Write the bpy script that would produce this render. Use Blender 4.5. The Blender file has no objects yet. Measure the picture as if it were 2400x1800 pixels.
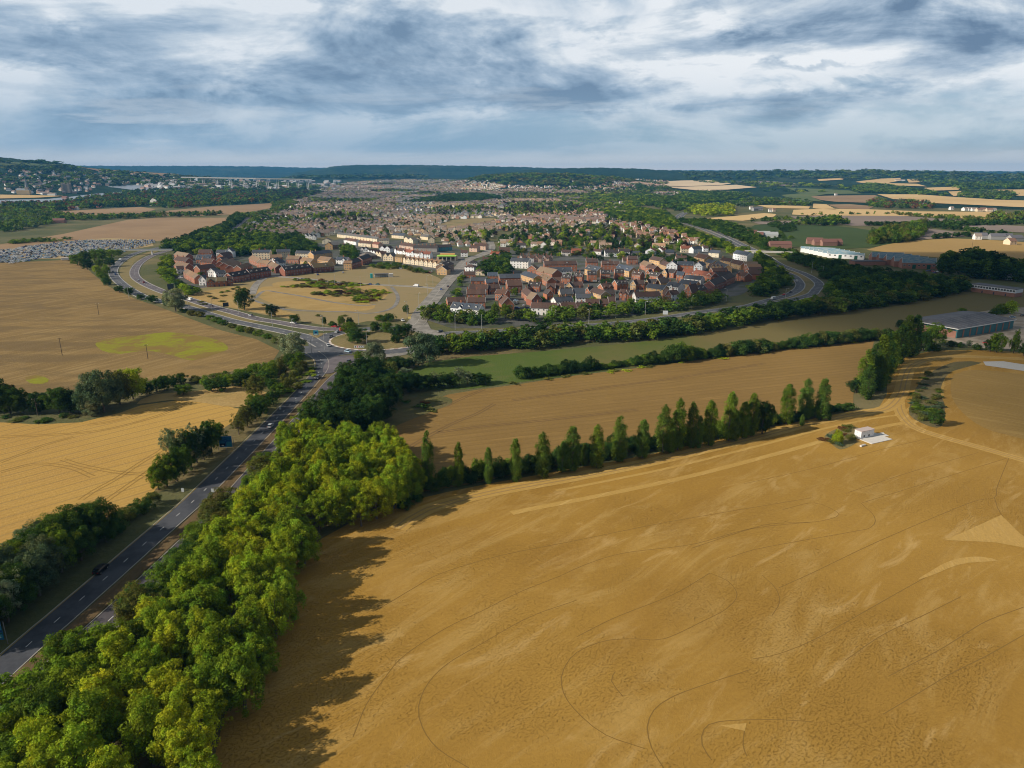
import bpy, bmesh, math, random
import numpy as np
from mathutils import Vector, Matrix
R=math.radians
S=bpy.context.scene
COL=S.collection
# ---------------------------------------------------------------- camera, sky, sun, exposure
CAM_H=102.0; FPX=1651.7; HY=403.0
PITCH=math.atan((900-HY)/FPX)
cd=bpy.data.cameras.new('camera'); cam=bpy.data.objects.new('camera',cd); COL.objects.link(cam)
cam.location=(0,0,CAM_H); cam.rotation_euler=(math.pi/2-PITCH,0,0)
cd.sensor_width=36; cd.lens=FPX/2400*36; cd.clip_start=1; cd.clip_end=80000
S.camera=cam
SUN_EL=R(29); SUN_DIR=Vector((-0.955,-0.30,0)).normalized()   # horizontal direction TO the sun
w=bpy.data.worlds.new('World'); S.world=w; w.use_nodes=True
def world():
    nt=w.node_tree; N=nt.nodes; L=nt.links; N.clear()
    def nd(t,**k):
        n=N.new(t)
        for a,b in k.items(): setattr(n,a,b)
        return n
    def mth(op,a,b=None,c=None,clamp=False):
        n=nd('ShaderNodeMath',operation=op,use_clamp=clamp)
        for i,v in enumerate((a,b,c)):
            if v is None: continue
            if isinstance(v,(int,float)): n.inputs[i].default_value=v
            else: L.new(v,n.inputs[i])
        return n.outputs[0]
    def ss(x,a,b):   # smoothstep
        n=nd('ShaderNodeMapRange',interpolation_type='SMOOTHSTEP'); L.new(x,n.inputs[0])
        n.inputs[1].default_value=a; n.inputs[2].default_value=b; return n.outputs[0]
    def mix(f,a,b):
        n=nd('ShaderNodeMix',data_type='RGBA')
        if isinstance(f,(int,float)): n.inputs[0].default_value=f
        else: L.new(f,n.inputs[0])
        for i,v in ((6,a),(7,b)):
            if isinstance(v,tuple): n.inputs[i].default_value=v+(1,)
            else: L.new(v,n.inputs[i])
        return n.outputs[2]
    tc=nd('ShaderNodeTexCoord'); sx=nd('ShaderNodeSeparateXYZ'); L.new(tc.outputs['Generated'],sx.inputs[0])
    X,Y,Z=sx.outputs
    zc=mth('MAXIMUM',Z,0.0)
    den=mth('ADD',zc,0.22)
    u=mth('DIVIDE',X,den); v=mth('DIVIDE',Y,den)
    cb=nd('ShaderNodeCombineXYZ'); L.new(u,cb.inputs[0]); L.new(v,cb.inputs[1])
    def noise(vec,scale,detail,rough,off=(0,0,0),dist=0.0,sc=(1,1,1)):
        m=nd('ShaderNodeMapping'); L.new(vec,m.inputs[0]); m.inputs['Location'].default_value=off; m.inputs['Scale'].default_value=sc
        n=nd('ShaderNodeTexNoise'); L.new(m.outputs[0],n.inputs['Vector']); n.inputs['Scale'].default_value=scale
        n.inputs['Detail'].default_value=detail; n.inputs['Roughness'].default_value=rough; n.inputs['Distortion'].default_value=dist
        return n.outputs['Fac']
    big=noise(cb.outputs[0],0.62,9,0.56,(CX,CY,0),0.6)
    bigs=noise(cb.outputs[0],0.62,9,0.56,(CX-0.08,CY-0.13,0.0),0.6)
    det=noise(tc.outputs['Generated'],6.5,9,0.62,(7.7,2.1,0),0.45,(1,1,2.7))
    lump=noise(tc.outputs['Generated'],3.0,8,0.58,(1.7,5.1,0.4),0.6,(1,1,3.0)); lumps=noise(tc.outputs['Generated'],3.0,8,0.58,(1.76,5.1,0.28),0.6,(1,1,3.0))
    # blobs: individual large clouds, placed by direction (azimuth slope x, elevation slope z)
    ax=mth('DIVIDE',X,Y); az=mth('DIVIDE',Z,Y)
    wx=mth('ADD',ax,mth('MULTIPLY',mth('SUBTRACT',big,0.5),0.45)); wz=mth('ADD',az,mth('MULTIPLY',mth('SUBTRACT',det,0.5),0.10))
    def blob(x0,z0,sx_,sz_,amp):
        a=mth('DIVIDE',mth('SUBTRACT',wx,x0),sx_); b=mth('DIVIDE',mth('SUBTRACT',wz,z0),sz_)
        e=mth('EXPONENT',mth('MULTIPLY',mth('ADD',mth('MULTIPLY',a,a),mth('MULTIPLY',b,b)),-1.0))
        return mth('MULTIPLY',e,amp)
    dark=None
    for bl in BLOBS:
        t=blob(*bl); dark=t if dark is None else mth('ADD',dark,t)
    front=ss(Y,0.0,0.25); dark=mth('MULTIPLY',dark,front)
    n1=mth('ADD',mth('MULTIPLY',big,0.72),mth('MULTIPLY',det,0.28))
    cover=ss(mth('ADD',n1,mth('MULTIPLY',mth('ABSOLUTE',dark),0.12)),0.34,0.48)
    # thin out towards the horizon (clear pale blue band)
    cover=mth('MULTIPLY',cover,mth('ADD',0.25,mth('MULTIPLY',ss(Z,0.02,0.13),0.75)))
    lit=mth('ADD',mth('MULTIPLY',mth('SUBTRACT',big,bigs),2.6),mth('MULTIPLY',mth('SUBTRACT',0.55,n1),3.2))
    puff=mth('ABSOLUTE',mth('SUBTRACT',det,0.5))
    lit=mth('ADD',lit,mth('MULTIPLY',mth('SUBTRACT',0.075,puff),1.6))
    lit=mth('ADD',lit,mth('MULTIPLY',mth('SUBTRACT',lump,lumps),4.2))
    lit=mth('ADD',lit,mth('MULTIPLY',mth('SUBTRACT',0.5,lump),1.5))
    lit=mth('ADD',lit,mth('MULTIPLY',mth('SUBTRACT',det,0.5),0.8))
    lit=mth('SUBTRACT',mth('ADD',lit,0.56),dark,None,True)
    r=nd('ShaderNodeValToRGB'); L.new(lit,r.inputs[0])
    e=r.color_ramp.elements
    e[0].position=0.0; e[0].color=(0.17,0.27,0.41,1)
    e[1].position=1.0; e[1].color=(0.98,1.02,1.06,1)
    for p,c in ((0.25,(0.29,0.41,0.56,1)),(0.5,(0.46,0.58,0.72,1)),(0.75,(0.70,0.79,0.88,1))):
        q=r.color_ramp.elements.new(p); q.color=c
    sky=nd('ShaderNodeTexSky',sky_type='NISHITA'); sky.sun_disc=False; sky.sun_elevation=SUN_EL
    sky.sun_rotation=math.atan2(SUN_DIR.x,SUN_DIR.y); sky.air_density=1.0; sky.dust_density=0.6; sky.ozone_density=2.5; sky.altitude=100
    sc=nd('ShaderNodeVectorMath',operation='SCALE'); L.new(sky.outputs[0],sc.inputs[0]); sc.inputs['Scale'].default_value=SKYK
    lowc=mix(ss(Z,0.0,0.16),(0.46,0.62,0.76),(0.36,0.55,0.75))
    skyc=mix(0.72,sc.outputs[0],lowc)
    # left part darker and bluer near the horizon (rain-grey), right part paler
    side=ss(ax,-0.25,0.5); skyc=mix(mth('MULTIPLY',mth('SUBTRACT',1.0,side),0.7),skyc,(0.27,0.45,0.64))
    cloud=mix(mth('MULTIPLY',mth('SUBTRACT',1.0,side),0.22),r.outputs[0],(0.30,0.46,0.64))
    colr=mix(cover,skyc,cloud)
    # streaky low cloud band just over the horizon
    cb2=nd('ShaderNodeCombineXYZ'); L.new(ax,cb2.inputs[0]); L.new(mth('MULTIPLY',az,8.0),cb2.inputs[1])
    st=noise(cb2.outputs[0],3.2,8,0.6,(3.1,0.4,0),0.3)
    band=mth('MULTIPLY',ss(st,0.52,0.66),mth('MULTIPLY',ss(Z,0.003,0.02),mth('SUBTRACT',1.0,ss(Z,0.05,0.16))))
    colr=mix(mth('MULTIPLY',band,0.5),colr,(0.68,0.76,0.84))
    colr=mix(mth('SUBTRACT',1.0,ss(Z,0.0,0.035)),colr,(0.86,0.84,0.80))
    dimm=mth('SUBTRACT',1.0,mth('MULTIPLY',ss(Z,0.22,0.55),0.62)); back=mth('SUBTRACT',1.0,mth('MULTIPLY',mth('SUBTRACT',1.0,ss(Y,-0.3,0.25)),0.35))  # sky dimmed overhead and behind, out of view, to lower the fill light
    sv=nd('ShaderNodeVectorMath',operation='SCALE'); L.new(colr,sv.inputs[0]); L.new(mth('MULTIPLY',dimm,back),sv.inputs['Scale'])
    colr_=None
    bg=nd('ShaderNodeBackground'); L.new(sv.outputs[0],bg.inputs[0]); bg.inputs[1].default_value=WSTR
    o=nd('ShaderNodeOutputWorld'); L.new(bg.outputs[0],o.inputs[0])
CX,CY=3.7,1.9; SKYK=0.09; WSTR=0.82
# (x slope, z slope, width x, height z, amount): dark (+) and bright (-) cloud masses over the town
BLOBS=[(0.0,.095,.16,.020,.80),(-.28,.085,.17,.012,.50),(-.15,.165,.08,.025,.28),(-.30,.14,.06,.02,-.36),(.03,.175,.10,.03,-.36),(.30,.155,.16,.012,.38),(.27,.185,.08,.015,-.4),
 (.40,.14,.07,.012,-.42),(.37,.125,.13,.007,.36),(.39,.113,.13,.008,-.32),(.38,.09,.13,.007,.3),(.58,.165,.09,.025,.32),(-.56,.185,.03,.015,-.35),(-.46,.195,.04,.012,-.3),(-.6,.13,.12,.010,-.3),(-.48,.10,.06,.008,-.35),(-.55,.155,.2,.02,.12)]
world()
ld=bpy.data.lights.new('sun','SUN'); ld.energy=5.0; ld.angle=R(0.5); ld.color=(1.0,0.90,0.76)
sun=bpy.data.objects.new('sun',ld); COL.objects.link(sun)
to=Vector((SUN_DIR.x*math.cos(SUN_EL),SUN_DIR.y*math.cos(SUN_EL),math.sin(SUN_EL)))
sun.rotation_euler=to.to_track_quat('Z','Y').to_euler()
S.view_settings.view_transform='Standard'; S.view_settings.look='None'; S.view_settings.gamma=1; S.view_settings.exposure=0.12
S.view_settings.use_curve_mapping=False
try:
    S.cycles.volume_bounces=0; S.cycles.max_bounces=6; S.cycles.diffuse_bounces=2; S.cycles.transparent_max_bounces=6
    S.cycles.filter_width=1.05; S.cycles.glossy_bounces=2; S.cycles.transmission_bounces=3
except Exception: pass

# ---------------------------------------------------------------- pixel (photo, 2400x1800) -> ground
def ray(px,py):
    dx=(px-1200)/FPX; dy=-(py-900)/FPX
    return (dx, math.cos(PITCH)+dy*math.sin(PITCH), -math.sin(PITCH)+dy*math.cos(PITCH))
def proj(x,y,z=0):
    rz=z-CAM_H
    d=y*math.cos(PITCH)-rz*math.sin(PITCH); up=y*math.sin(PITCH)+rz*math.cos(PITCH)
    if d<=1: return (-9999,9999)
    return (1200+FPX*x/d, 900-FPX*up/d)
def lerp_prof(pts,x):
    if x<=pts[0][0]: return pts[0][1]
    for (a,b),(c,d) in zip(pts,pts[1:]):
        if x<=c:
            t=(x-a)/(c-a); t=t*t*(3-2*t); return b+(d-b)*t
    return pts[-1][1]
# hill ridges: distance, front width, back width, skyline in photo pixels (row of the crest at each column)
RIDGES=[
 (5200,2300,2500,[(-900,372),(-300,363),(0,368.5),(68,374.5),(122,379),(163,384),(190,390.5),(245,397),(330,403),(420,409),(480,415),(560,424),(640,430)]),
 (13000,3500,3000,[(-900,392),(190,388.5),(320,389),(480,389),(600,390),(720,393),(1000,397),(1500,399),(2600,402)]),
 (8800,2200,2500,[(640,424),(700,404),(750,396),(790,389),(840,386.5),(960,386.5),(1090,388.5),(1200,391),(1300,394),(1400,396),(1600,401),(1800,406),(2000,410),(2300,416)]),
 (6600,2400,2500,[(1080,418),(1180,404),(1250,398),(1350,394),(1400,393),(1480,395),(1560,399),(1640,401.5),(1760,401.5),(1850,400),(1950,400),(2050,400),(2130,402),(2200,403),(2260,406),(2330,409),(2700,411)]),
 (10500,2500,2500,[(1900,410),(2100,406),(2240,404.5),(2330,407),(2400,408.5),(2900,409)]),
 (4400,900,1400,[(1000,436),(1080,425),(1160,415),(1240,412),(1330,413),(1420,419),(1480,426),(1560,434),(1600,438)]),
 (6200,2900,2500,[(450,436),(600,424),(800,419),(1600,420),(2000,424),(2900,426)]),
]
def hz(x,y):
    r=math.hypot(x,y)
    if r<2400 or y<200: return 0.0
    px=1200+FPX*math.cos(PITCH)*x/y if y>1 else 1200   # close enough near the horizon
    px=1200+ (x/y)*FPX/math.cos(PITCH)*1.0
    best=0.0; acc=0
    for rr,wf,wb,prof in RIDGES:
        t=(r-rr)/(wf if r<rr else wb)
        if abs(t)>=1: continue
        k=0.5+0.5*math.cos(math.pi*t)
        py=lerp_prof(prof,px)
        d=ray(px,py); h=CAM_H+rr*d[2]/math.hypot(d[0],d[1])
        if h>0:
            acc+= (h*k)**4
    return acc**0.25
def G(px,py,off=0.0):
    d=ray(px,py)
    if d[2]<-1e-6:
        t=CAM_H/-d[2]
        x,y=d[0]*t,d[1]*t
        if math.hypot(x,y)<2400: return (x,y,off)
    hd=math.hypot(d[0],d[1]); r=2300.0
    prev=r
    while r<16000:
        t=r/hd; x,y,z=d[0]*t,d[1]*t,CAM_H+d[2]*t
        if z<=hz(x,y):
            a,b=prev,r
            for _ in range(14):
                m=(a+b)/2; t=m/hd
                if CAM_H+d[2]*t<=hz(d[0]*t,d[1]*t): b=m
                else: a=m
            t=b/hd; x,y=d[0]*t,d[1]*t
            return (x,y,hz(x,y)+off)
        prev=r; r+=40
    t=16000/hd
    return (d[0]*t,d[1]*t,hz(d[0]*t,d[1]*t)+off)
# ---------------------------------------------------------------- materials
def mat(name,base=(0.5,0.5,0.5),rough=0.8,build=None,spec=0.3):
    m=bpy.data.materials.new(name); m.use_nodes=True; nt=m.node_tree
    b=nt.nodes['Principled BSDF']; b.inputs['Base Color'].default_value=tuple(base)+(1,)
    b.inputs['Roughness'].default_value=rough; b.inputs['Specular IOR Level'].default_value=spec
    if build: build(NT(nt,b))
    return m
class NT:
    def __init__(s,nt,b): s.nt=nt; s.N=nt.nodes; s.L=nt.links; s.b=b; s.pos=None
    def nd(s,t,**k):
        n=s.N.new(t)
        for a,c in k.items(): setattr(n,a,c)
        return n
    def P(s):
        if s.pos is None: s.pos=s.nd('ShaderNodeNewGeometry').outputs['Position']
        return s.pos
    def obj(s): return s.nd('ShaderNodeTexCoord').outputs['Object']
    def map(s,vec,loc=(0,0,0),rot=(0,0,0),sc=(1,1,1)):
        m=s.nd('ShaderNodeMapping'); s.L.new(vec,m.inputs[0]); m.inputs[1].default_value=loc; m.inputs[2].default_value=rot; m.inputs[3].default_value=sc
        return m.outputs[0]
    def noise(s,vec,scale,detail=4,rough=0.55,dist=0.0,out='Fac'):
        n=s.nd('ShaderNodeTexNoise'); s.L.new(vec,n.inputs['Vector']); n.inputs['Scale'].default_value=scale
        n.inputs['Detail'].default_value=detail; n.inputs['Roughness'].default_value=rough; n.inputs['Distortion'].default_value=dist
        return n.outputs[out]
    def wave(s,vec,scale,dist=2.0,detail=2,dscale=1.0,direction='X'):
        n=s.nd('ShaderNodeTexWave'); n.bands_direction=direction; s.L.new(vec,n.inputs['Vector']); n.inputs['Scale'].default_value=scale
        n.inputs['Distortion'].default_value=dist; n.inputs['Detail'].default_value=detail; n.inputs['Detail Scale'].default_value=dscale
        return n.outputs['Fac']
    def m(s,op,a,b=None,c=None,clamp=False):
        n=s.nd('ShaderNodeMath',operation=op,use_clamp=clamp)
        for i,v in enumerate((a,b,c)):
            if v is None: continue
            if isinstance(v,(int,float)): n.inputs[i].default_value=v
            else: s.L.new(v,n.inputs[i])
        return n.outputs[0]
    def ss(s,x,a,b,lo=0.0,hi=1.0):
        n=s.nd('ShaderNodeMapRange',interpolation_type='SMOOTHSTEP'); s.L.new(x,n.inputs[0])
        n.inputs[1].default_value=a; n.inputs[2].default_value=b; n.inputs[3].default_value=lo; n.inputs[4].default_value=hi; return n.outputs[0]
    def mix(s,f,a,b,bt='MIX'):
        n=s.nd('ShaderNodeMix',data_type='RGBA',blend_type=bt)
        if isinstance(f,(int,float)): n.inputs[0].default_value=f
        else: s.L.new(f,n.inputs[0])
        for i,v in ((6,a),(7,b)):
            if isinstance(v,tuple): n.inputs[i].default_value=v[:3]+(1,)
            else: s.L.new(v,n.inputs[i])
        return n.outputs[2]
    def ramp(s,x,stops):
        r=s.nd('ShaderNodeValToRGB'); s.L.new(x,r.inputs[0]); e=r.color_ramp.elements
        e[0].position=stops[0][0]; e[0].color=stops[0][1]+(1,); e[1].position=stops[-1][0]; e[1].color=stops[-1][1]+(1,)
        for p,c in stops[1:-1]:
            q=e.new(p); q.color=c+(1,)
        return r.outputs[0]
    def color(s,c):
        if isinstance(c,tuple): s.b.inputs['Base Color'].default_value=c[:3]+(1,)
        else: s.L.new(c,s.b.inputs['Base Color'])
    def bump(s,h,strength=0.5,dist=0.3):
        n=s.nd('ShaderNodeBump'); s.L.new(h,n.inputs['Height']); n.inputs['Strength'].default_value=strength; n.inputs['Distance'].default_value=dist
        s.L.new(n.outputs[0],s.b.inputs['Normal'])
# ---------------------------------------------------------------- mesh helpers
def link(o,parent=None):
    COL.objects.link(o)
    if parent is not None: o.parent=parent
    return o
def tag(o,label=None,cat=None,group=None,kind=None):
    if label: o['label']=label
    if cat: o['category']=cat
    if group: o['group']=group
    if kind: o['kind']=kind
    return o
def empty(name,loc,rz=0.0,scale=1.0):
    o=bpy.data.objects.new(name,None); o.empty_display_size=0.5; COL.objects.link(o)
    o.location=loc; o.rotation_euler=(0,0,rz); o.scale=(scale,scale,scale) if not isinstance(scale,tuple) else scale
    return o
class MB:
    def __init__(s): s.v=[]; s.f=[]; s.mi=[]
    def poly(s,pts,mi=0):
        b=len(s.v); s.v.extend([tuple(p) for p in pts]); s.f.append(tuple(range(b,b+len(pts)))); s.mi.append(mi); return s
    def box(s,c,d,mi=0,rz=0.0,taper=1.0,sh=(0,0)):
        cx,cy,cz=c; hx,hy,hzz=d[0]/2,d[1]/2,d[2]/2; ca,sa=math.cos(rz),math.sin(rz); b=len(s.v)
        for z,t in ((-hzz,1.0),(hzz,taper)):
            for x,y in ((-hx,-hy),(hx,-hy),(hx,hy),(-hx,hy)):
                x*=t; y*=t
                if z>0: x+=sh[0]; y+=sh[1]
                s.v.append((cx+x*ca-y*sa,cy+x*sa+y*ca,cz+z))
        for q in ((0,3,2,1),(4,5,6,7),(0,1,5,4),(1,2,6,5),(2,3,7,6),(3,0,4,7)):
            s.f.append(tuple(b+i for i in q)); s.mi.append(mi)
        return s
    def tube(s,a,c,r0,r1,n=6,mi=0,cap=True):
        a=Vector(a); c=Vector(c); d=(c-a); 
        if d.length<1e-6: return s
        d.normalize(); u=d.orthogonal().normalized(); w_=d.cross(u); b=len(s.v)
        for p,r in ((a,r0),(c,r1)):
            for i in range(n):
                t=2*math.pi*i/n; q=p+(u*math.cos(t)+w_*math.sin(t))*r; s.v.append(tuple(q))
        for i in range(n):
            j=(i+1)%n; s.f.append((b+i,b+j,b+n+j,b+n+i)); s.mi.append(mi)
        if cap:
            s.f.append(tuple(b+n+i for i in range(n))); s.mi.append(mi); s.f.append(tuple(b+n-1-i for i in range(n))); s.mi.append(mi)
        return s
    def prism(s,prof,y0,y1,mi=0,axis='y',scale_top=None):
        # profile in (x,z), extruded along y
        b=len(s.v); n=len(prof)
        for y in (y0,y1):
            for x,z in prof: s.v.append((x,y,z) if axis=='y' else (y,x,z))
        for i in range(n):
            j=(i+1)%n; s.f.append((b+i,b+j,b+n+j,b+n+i)); s.mi.append(mi)
        s.f.append(tuple(b+n-1-i for i in range(n))); s.mi.append(mi); s.f.append(tuple(b+n+i for i in range(n))); s.mi.append(mi)
        return s
    def mesh(s,name,mats,smooth=False):
        me=bpy.data.meshes.new(name); me.from_pydata(s.v,[],s.f)
        for m_ in mats: me.materials.append(m_)
        if len(mats)>1: me.polygons.foreach_set('material_index',s.mi)
        if smooth: me.polygons.foreach_set('use_smooth',[True]*len(me.polygons))
        me.update(); return me
    def build(s,name,mats,parent=None,smooth=False):
        if not isinstance(mats,(list,tuple)): mats=[mats]
        return link(bpy.data.objects.new(name,s.mesh(name,mats,smooth)),parent)
def mobj(name,me,parent=None,loc=None,color=None,rz=0.0):
    o=bpy.data.objects.new(name,me); link(o,parent)
    if loc is not None: o.location=loc
    if rz: o.rotation_euler=(0,0,rz)
    if color is not None: o.color=tuple(color)[:3]+(1,)
    return o
def quads_mesh(name,V,mats,tint=None,nper=4):
    """V: (n,nper,3) array of separate faces"""
    V=np.asarray(V,dtype=np.float32); n=V.shape[0]
    me=bpy.data.meshes.new(name); me.vertices.add(n*nper); me.vertices.foreach_set('co',V.reshape(-1))
    me.loops.add(n*nper); me.loops.foreach_set('vertex_index',np.arange(n*nper,dtype=np.int32))
    me.polygons.add(n); me.polygons.foreach_set('loop_start',np.arange(0,n*nper,nper,dtype=np.int32))
    for m_ in mats: me.materials.append(m_)
    me.update(calc_edges=True)
    if tint is not None:
        a=me.attributes.new('tint','FLOAT_COLOR','FACE'); t=np.ones((n,4),dtype=np.float32); t[:,:3]=tint; a.data.foreach_set('color',t.reshape(-1))
    return me
def smooth_line(pts,step=6.0):
    """Catmull-Rom through world points (x,y), resampled"""
    P=[Vector(p[:2]) for p in pts]; P=[P[0]*2-P[1]]+P+[P[-1]*2-P[-2]]; out=[]
    for i in range(1,len(P)-2):
        a,b,c,d=P[i-1:i+3]; n=max(2,int((c-b).length/step))
        for k in range(n):
            t=k/n; out.append(0.5*((2*b)+(c-a)*t+(2*a-5*b+4*c-d)*t*t+(3*b-a-3*c+d)*t**3))
    out.append(P[-2]); return out
def GP(pts): return [G(*p) for p in pts]
def offset_line(line,off):
    out=[]
    for i,p in enumerate(line):
        a=line[max(0,i-1)]; b=line[min(len(line)-1,i+1)]; t=(b-a); t.normalize(); out.append(p+Vector((t.y,-t.x))*off)   # + = right of travel
    return out
def ribbon(mb,line,w0,w1,z,mi=0,closed=False):
    """strip between lateral offsets w0 and w1 (right positive)"""
    A=offset_line(line,w0); B=offset_line(line,w1); b=len(mb.v)
    for p,q in zip(A,B):
        zz=z if not callable(z) else z(p.x,p.y); mb.v.append((p.x,p.y,zz)); mb.v.append((q.x,q.y,zz))
    n=len(A)
    for i in range(n-1):
        mb.f.append((b+2*i,b+2*i+1,b+2*i+3,b+2*i+2)); mb.mi.append(mi)
    return mb
def dashes(mb,line,off,w_,z,on,gap,start=0.0,mi=0):
    L_=offset_line(line,off); s_=0.0; cum=[0.0]
    for a,b in zip(L_,L_[1:]): cum.append(cum[-1]+(b-a).length)
    def at(d):
        for i in range(len(cum)-1):
            if cum[i+1]>=d:
                t=(d-cum[i])/max(1e-6,cum[i+1]-cum[i]); return L_[i].lerp(L_[i+1],t),(L_[i+1]-L_[i]).normalized()
        return L_[-1],(L_[-1]-L_[-2]).normalized()
    d=start
    while d+on<cum[-1]:
        p,t=at(d); q,t2=at(d+on); n=Vector((t.y,-t.x))*w_/2; n2=Vector((t2.y,-t2.x))*w_/2
        mb.poly([(*(p-n),z),(*(p+n),z),(*(q+n2),z),(*(q-n2),z)],mi); d+=on+gap
    return mb
def kerb(mb,line,off,z0,h=0.12,w_=0.2,mi=0):
    A=offset_line(line,off-w_/2); B=offset_line(line,off+w_/2); b=len(mb.v)
    for p,q in zip(A,B):
        mb.v+= [(p.x,p.y,z0),(p.x,p.y,z0+h),(q.x,q.y,z0+h),(q.x,q.y,z0)]
    for i in range(len(A)-1):
        c=b+4*i
        for k in range(3): mb.f.append((c+k,c+k+4,c+k+5,c+k+1)); mb.mi.append(mi)
    return mb
def drape(mb,poly,off,step=1.0,cols=10,mi=0,wob=0.0):
    """tessellate a polygon given in photo pixels by rows and lay it on the terrain"""
    ys=[p[1] for p in poly]; y0,y1=min(ys),max(ys); n=max(2,int((y1-y0)/step)); rows=[]
    for i in range(n+1):
        y=y0+(y1-y0)*(0.002+0.996*i/n); xs=[]
        for (a,b),(c,d) in zip(poly,poly[1:]+poly[:1]):
            if (b<=y)!=(d<=y): xs.append(a+(c-a)*(y-b)/(d-b))
        xs.sort()
        if len(xs)<2: continue
        rows.append((y,xs[0],xs[-1]))
    b=len(mb.v)
    for y,xa,xb in rows:
        xa+=wob*math.sin(y*1.7); xb+=wob*math.sin(y*2.3)
        for k in range(cols+1):
            mb.v.append(G(xa+(xb-xa)*k/cols,y,off))
    for i in range(len(rows)-1):
        for k in range(cols):
            q=b+i*(cols+1)+k; mb.f.append((q+cols+1,q+cols+2,q+1,q)); mb.mi.append(mi)
    return mb
def flatpoly(name,pts,z,m_,parent=None,world=False,smooth=0.0):
    P=[Vector(p[:2]) for p in (pts if world else GP(pts))]
    if smooth:
        Q=P+[P[0]]; out=[]
        PP=[P[-1]]+P+[P[0],P[1]]
        for i in range(1,len(PP)-2):
            a,b,c,d=PP[i-1:i+3]; n=max(2,int((c-b).length/smooth))
            for k in range(n):
                t=k/n; out.append(0.5*((2*b)+(c-a)*t+(2*a-5*b+4*c-d)*t*t+(3*b-a-3*c+d)*t**3))
        P=out
    from mathutils.geometry import tessellate_polygon
    tris=tessellate_polygon([[Vector((p.x,p.y,0)) for p in P]])
    mb=MB(); mb.v=[(p.x,p.y,z) for p in P]
    for t in tris:
        a,b,c=[P[i] for i in t]
        if (b-a).cross(c-a)<0: t=(t[0],t[2],t[1])
        mb.f.append(tuple(t)); mb.mi.append(0)
    return mb.build(name,m_,parent)
def inpoly(x,y,poly):
    c=False
    for (a,b),(d,e) in zip(poly,poly[1:]+poly[:1]):
        if (b>y)!=(e>y) and x<(d-a)*(y-b)/(e-b)+a: c=not c
    return c
# ================================================================ ground and fields
def field_mat(name,c1,c2,ang=0.0,streak=None,green=None,gth=(0.6,0.75),fine=0.35,period=0.0,bump=0.0,big=0.012,clods=False,bs=1.2,srange=(0.5,0.72),samt=0.75,ssc=(0.035,0.45,1.0),sd_=0.6,patchy=False):
    def b(k):
        P=k.P(); col=k.mix(k.ss(k.noise(P,big,5,0.6),0.35,0.65),c1,c2)
        rot=k.map(P,rot=(0,0,-ang))
        st=k.map(rot,sc=ssc)
        s1=k.noise(st,1.0,6,0.62,sd_)
        if streak: col=k.mix(k.m('MULTIPLY',k.ss(s1,*srange),samt),col,streak)
        sd=k.noise(k.map(rot,loc=(9,4,0),sc=(0.02,0.3,1.0)),1.0,4,0.6,0.5)
        col=k.mix(k.ss(sd,0.55,0.8,0.0,0.35),col,tuple(v*0.55 for v in c1))
        if patchy:
            pn=k.noise(k.map(rot,loc=(31,8,0),sc=(0.022,0.075,1.0)),1.0,8,0.72,1.0)
            col=k.mix(k.ss(pn,0.47,0.66,0,0.55),col,(0.55,0.375,0.135))
            pd=k.noise(k.map(rot,loc=(3,80,0),sc=(0.010,0.035,1.0)),1.0,6,0.66,0.8)
            col=k.mix(k.ss(pd,0.50,0.70,0,0.45),col,(0.285,0.150,0.028))
            wr=k.noise(k.map(rot,sc=(0.16,1.1,1)),1.0,4,0.7,0.3); col=k.mix(k.ss(wr,0.5,0.8,0,0.35),col,(0.25,0.135,0.025))
        if period:
            wv=k.wave(rot,2*math.pi/period/20.0*3.1831,1.2,2,0.15,'Y')
            col=k.mix(k.m('MULTIPLY',k.ss(wv,0.80,0.97),0.30),col,tuple(v*0.6 for v in c1))
        if green:
            col=k.mix(k.ss(k.noise(P,0.02,6,0.62,0.4),*gth),col,green)
        f=k.noise(P,1.1,3,0.7); col=k.mix(fine,col,k.mix(f,tuple(v*0.45 for v in c1),tuple(min(1,v*1.5) for v in c2)))
        k.color(col)
        h=k.noise(k.map(rot,sc=(0.6,1.3,1)),0.55*bs,3,0.65)
        if clods:
            msk=k.ss(k.noise(P,0.022,4,0.6,0.3),0.38,0.58)
            cl=k.noise(k.map(rot,sc=(0.85,1.3,1)),1.9,5,0.72,0.15)
            big_=k.noise(k.map(rot,loc=(5,5,0),sc=(1,1.2,1)),0.8,2,0.5,0.2)
            h=k.m('ADD',k.m('MULTIPLY',k.m('MULTIPLY',k.ss(cl,0.50,0.85),msk),1.0),k.m('MULTIPLY',k.m('MULTIPLY',k.ss(big_,0.66,0.80),msk),0.7))
            h=k.m('ADD',h,k.m('MULTIPLY',k.noise(P,3.0,3,0.7),0.25))
        if bump: k.bump(h,1.0,bump)
    return mat(name,c1,0.95,b,0.1)
G1=G(940,1560); G2=G(1307,1353); FANG=math.atan2(G2[1]-G1[1],G2[0]-G1[0])
M_FORE=field_mat('ploughed_ochre_soil',(0.325,0.182,0.034),(0.415,0.242,0.050),FANG,streak=(0.60,0.41,0.165),bump=0.42,clods=True,srange=(0.55,0.72),samt=0.8,fine=0.34,ssc=(0.035,0.13,1.0),sd_=0.9,patchy=True)
A1=G(1100,960); A2=G(1900,880); MANG=math.atan2(A2[1]-A1[1],A2[0]-A1[0])
M_MID=field_mat('harvested_brown_stubble',(0.222,0.136,0.043),(0.275,0.172,0.055),MANG,streak=(0.36,0.225,0.070),period=14,bump=0.2,big=0.008)
M_MEAD=field_mat('dry_pasture_grass',(0.215,0.165,0.070),(0.190,0.165,0.065),MANG,green=(0.085,0.125,0.030),gth=(0.50,0.66),bump=0.25)
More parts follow.
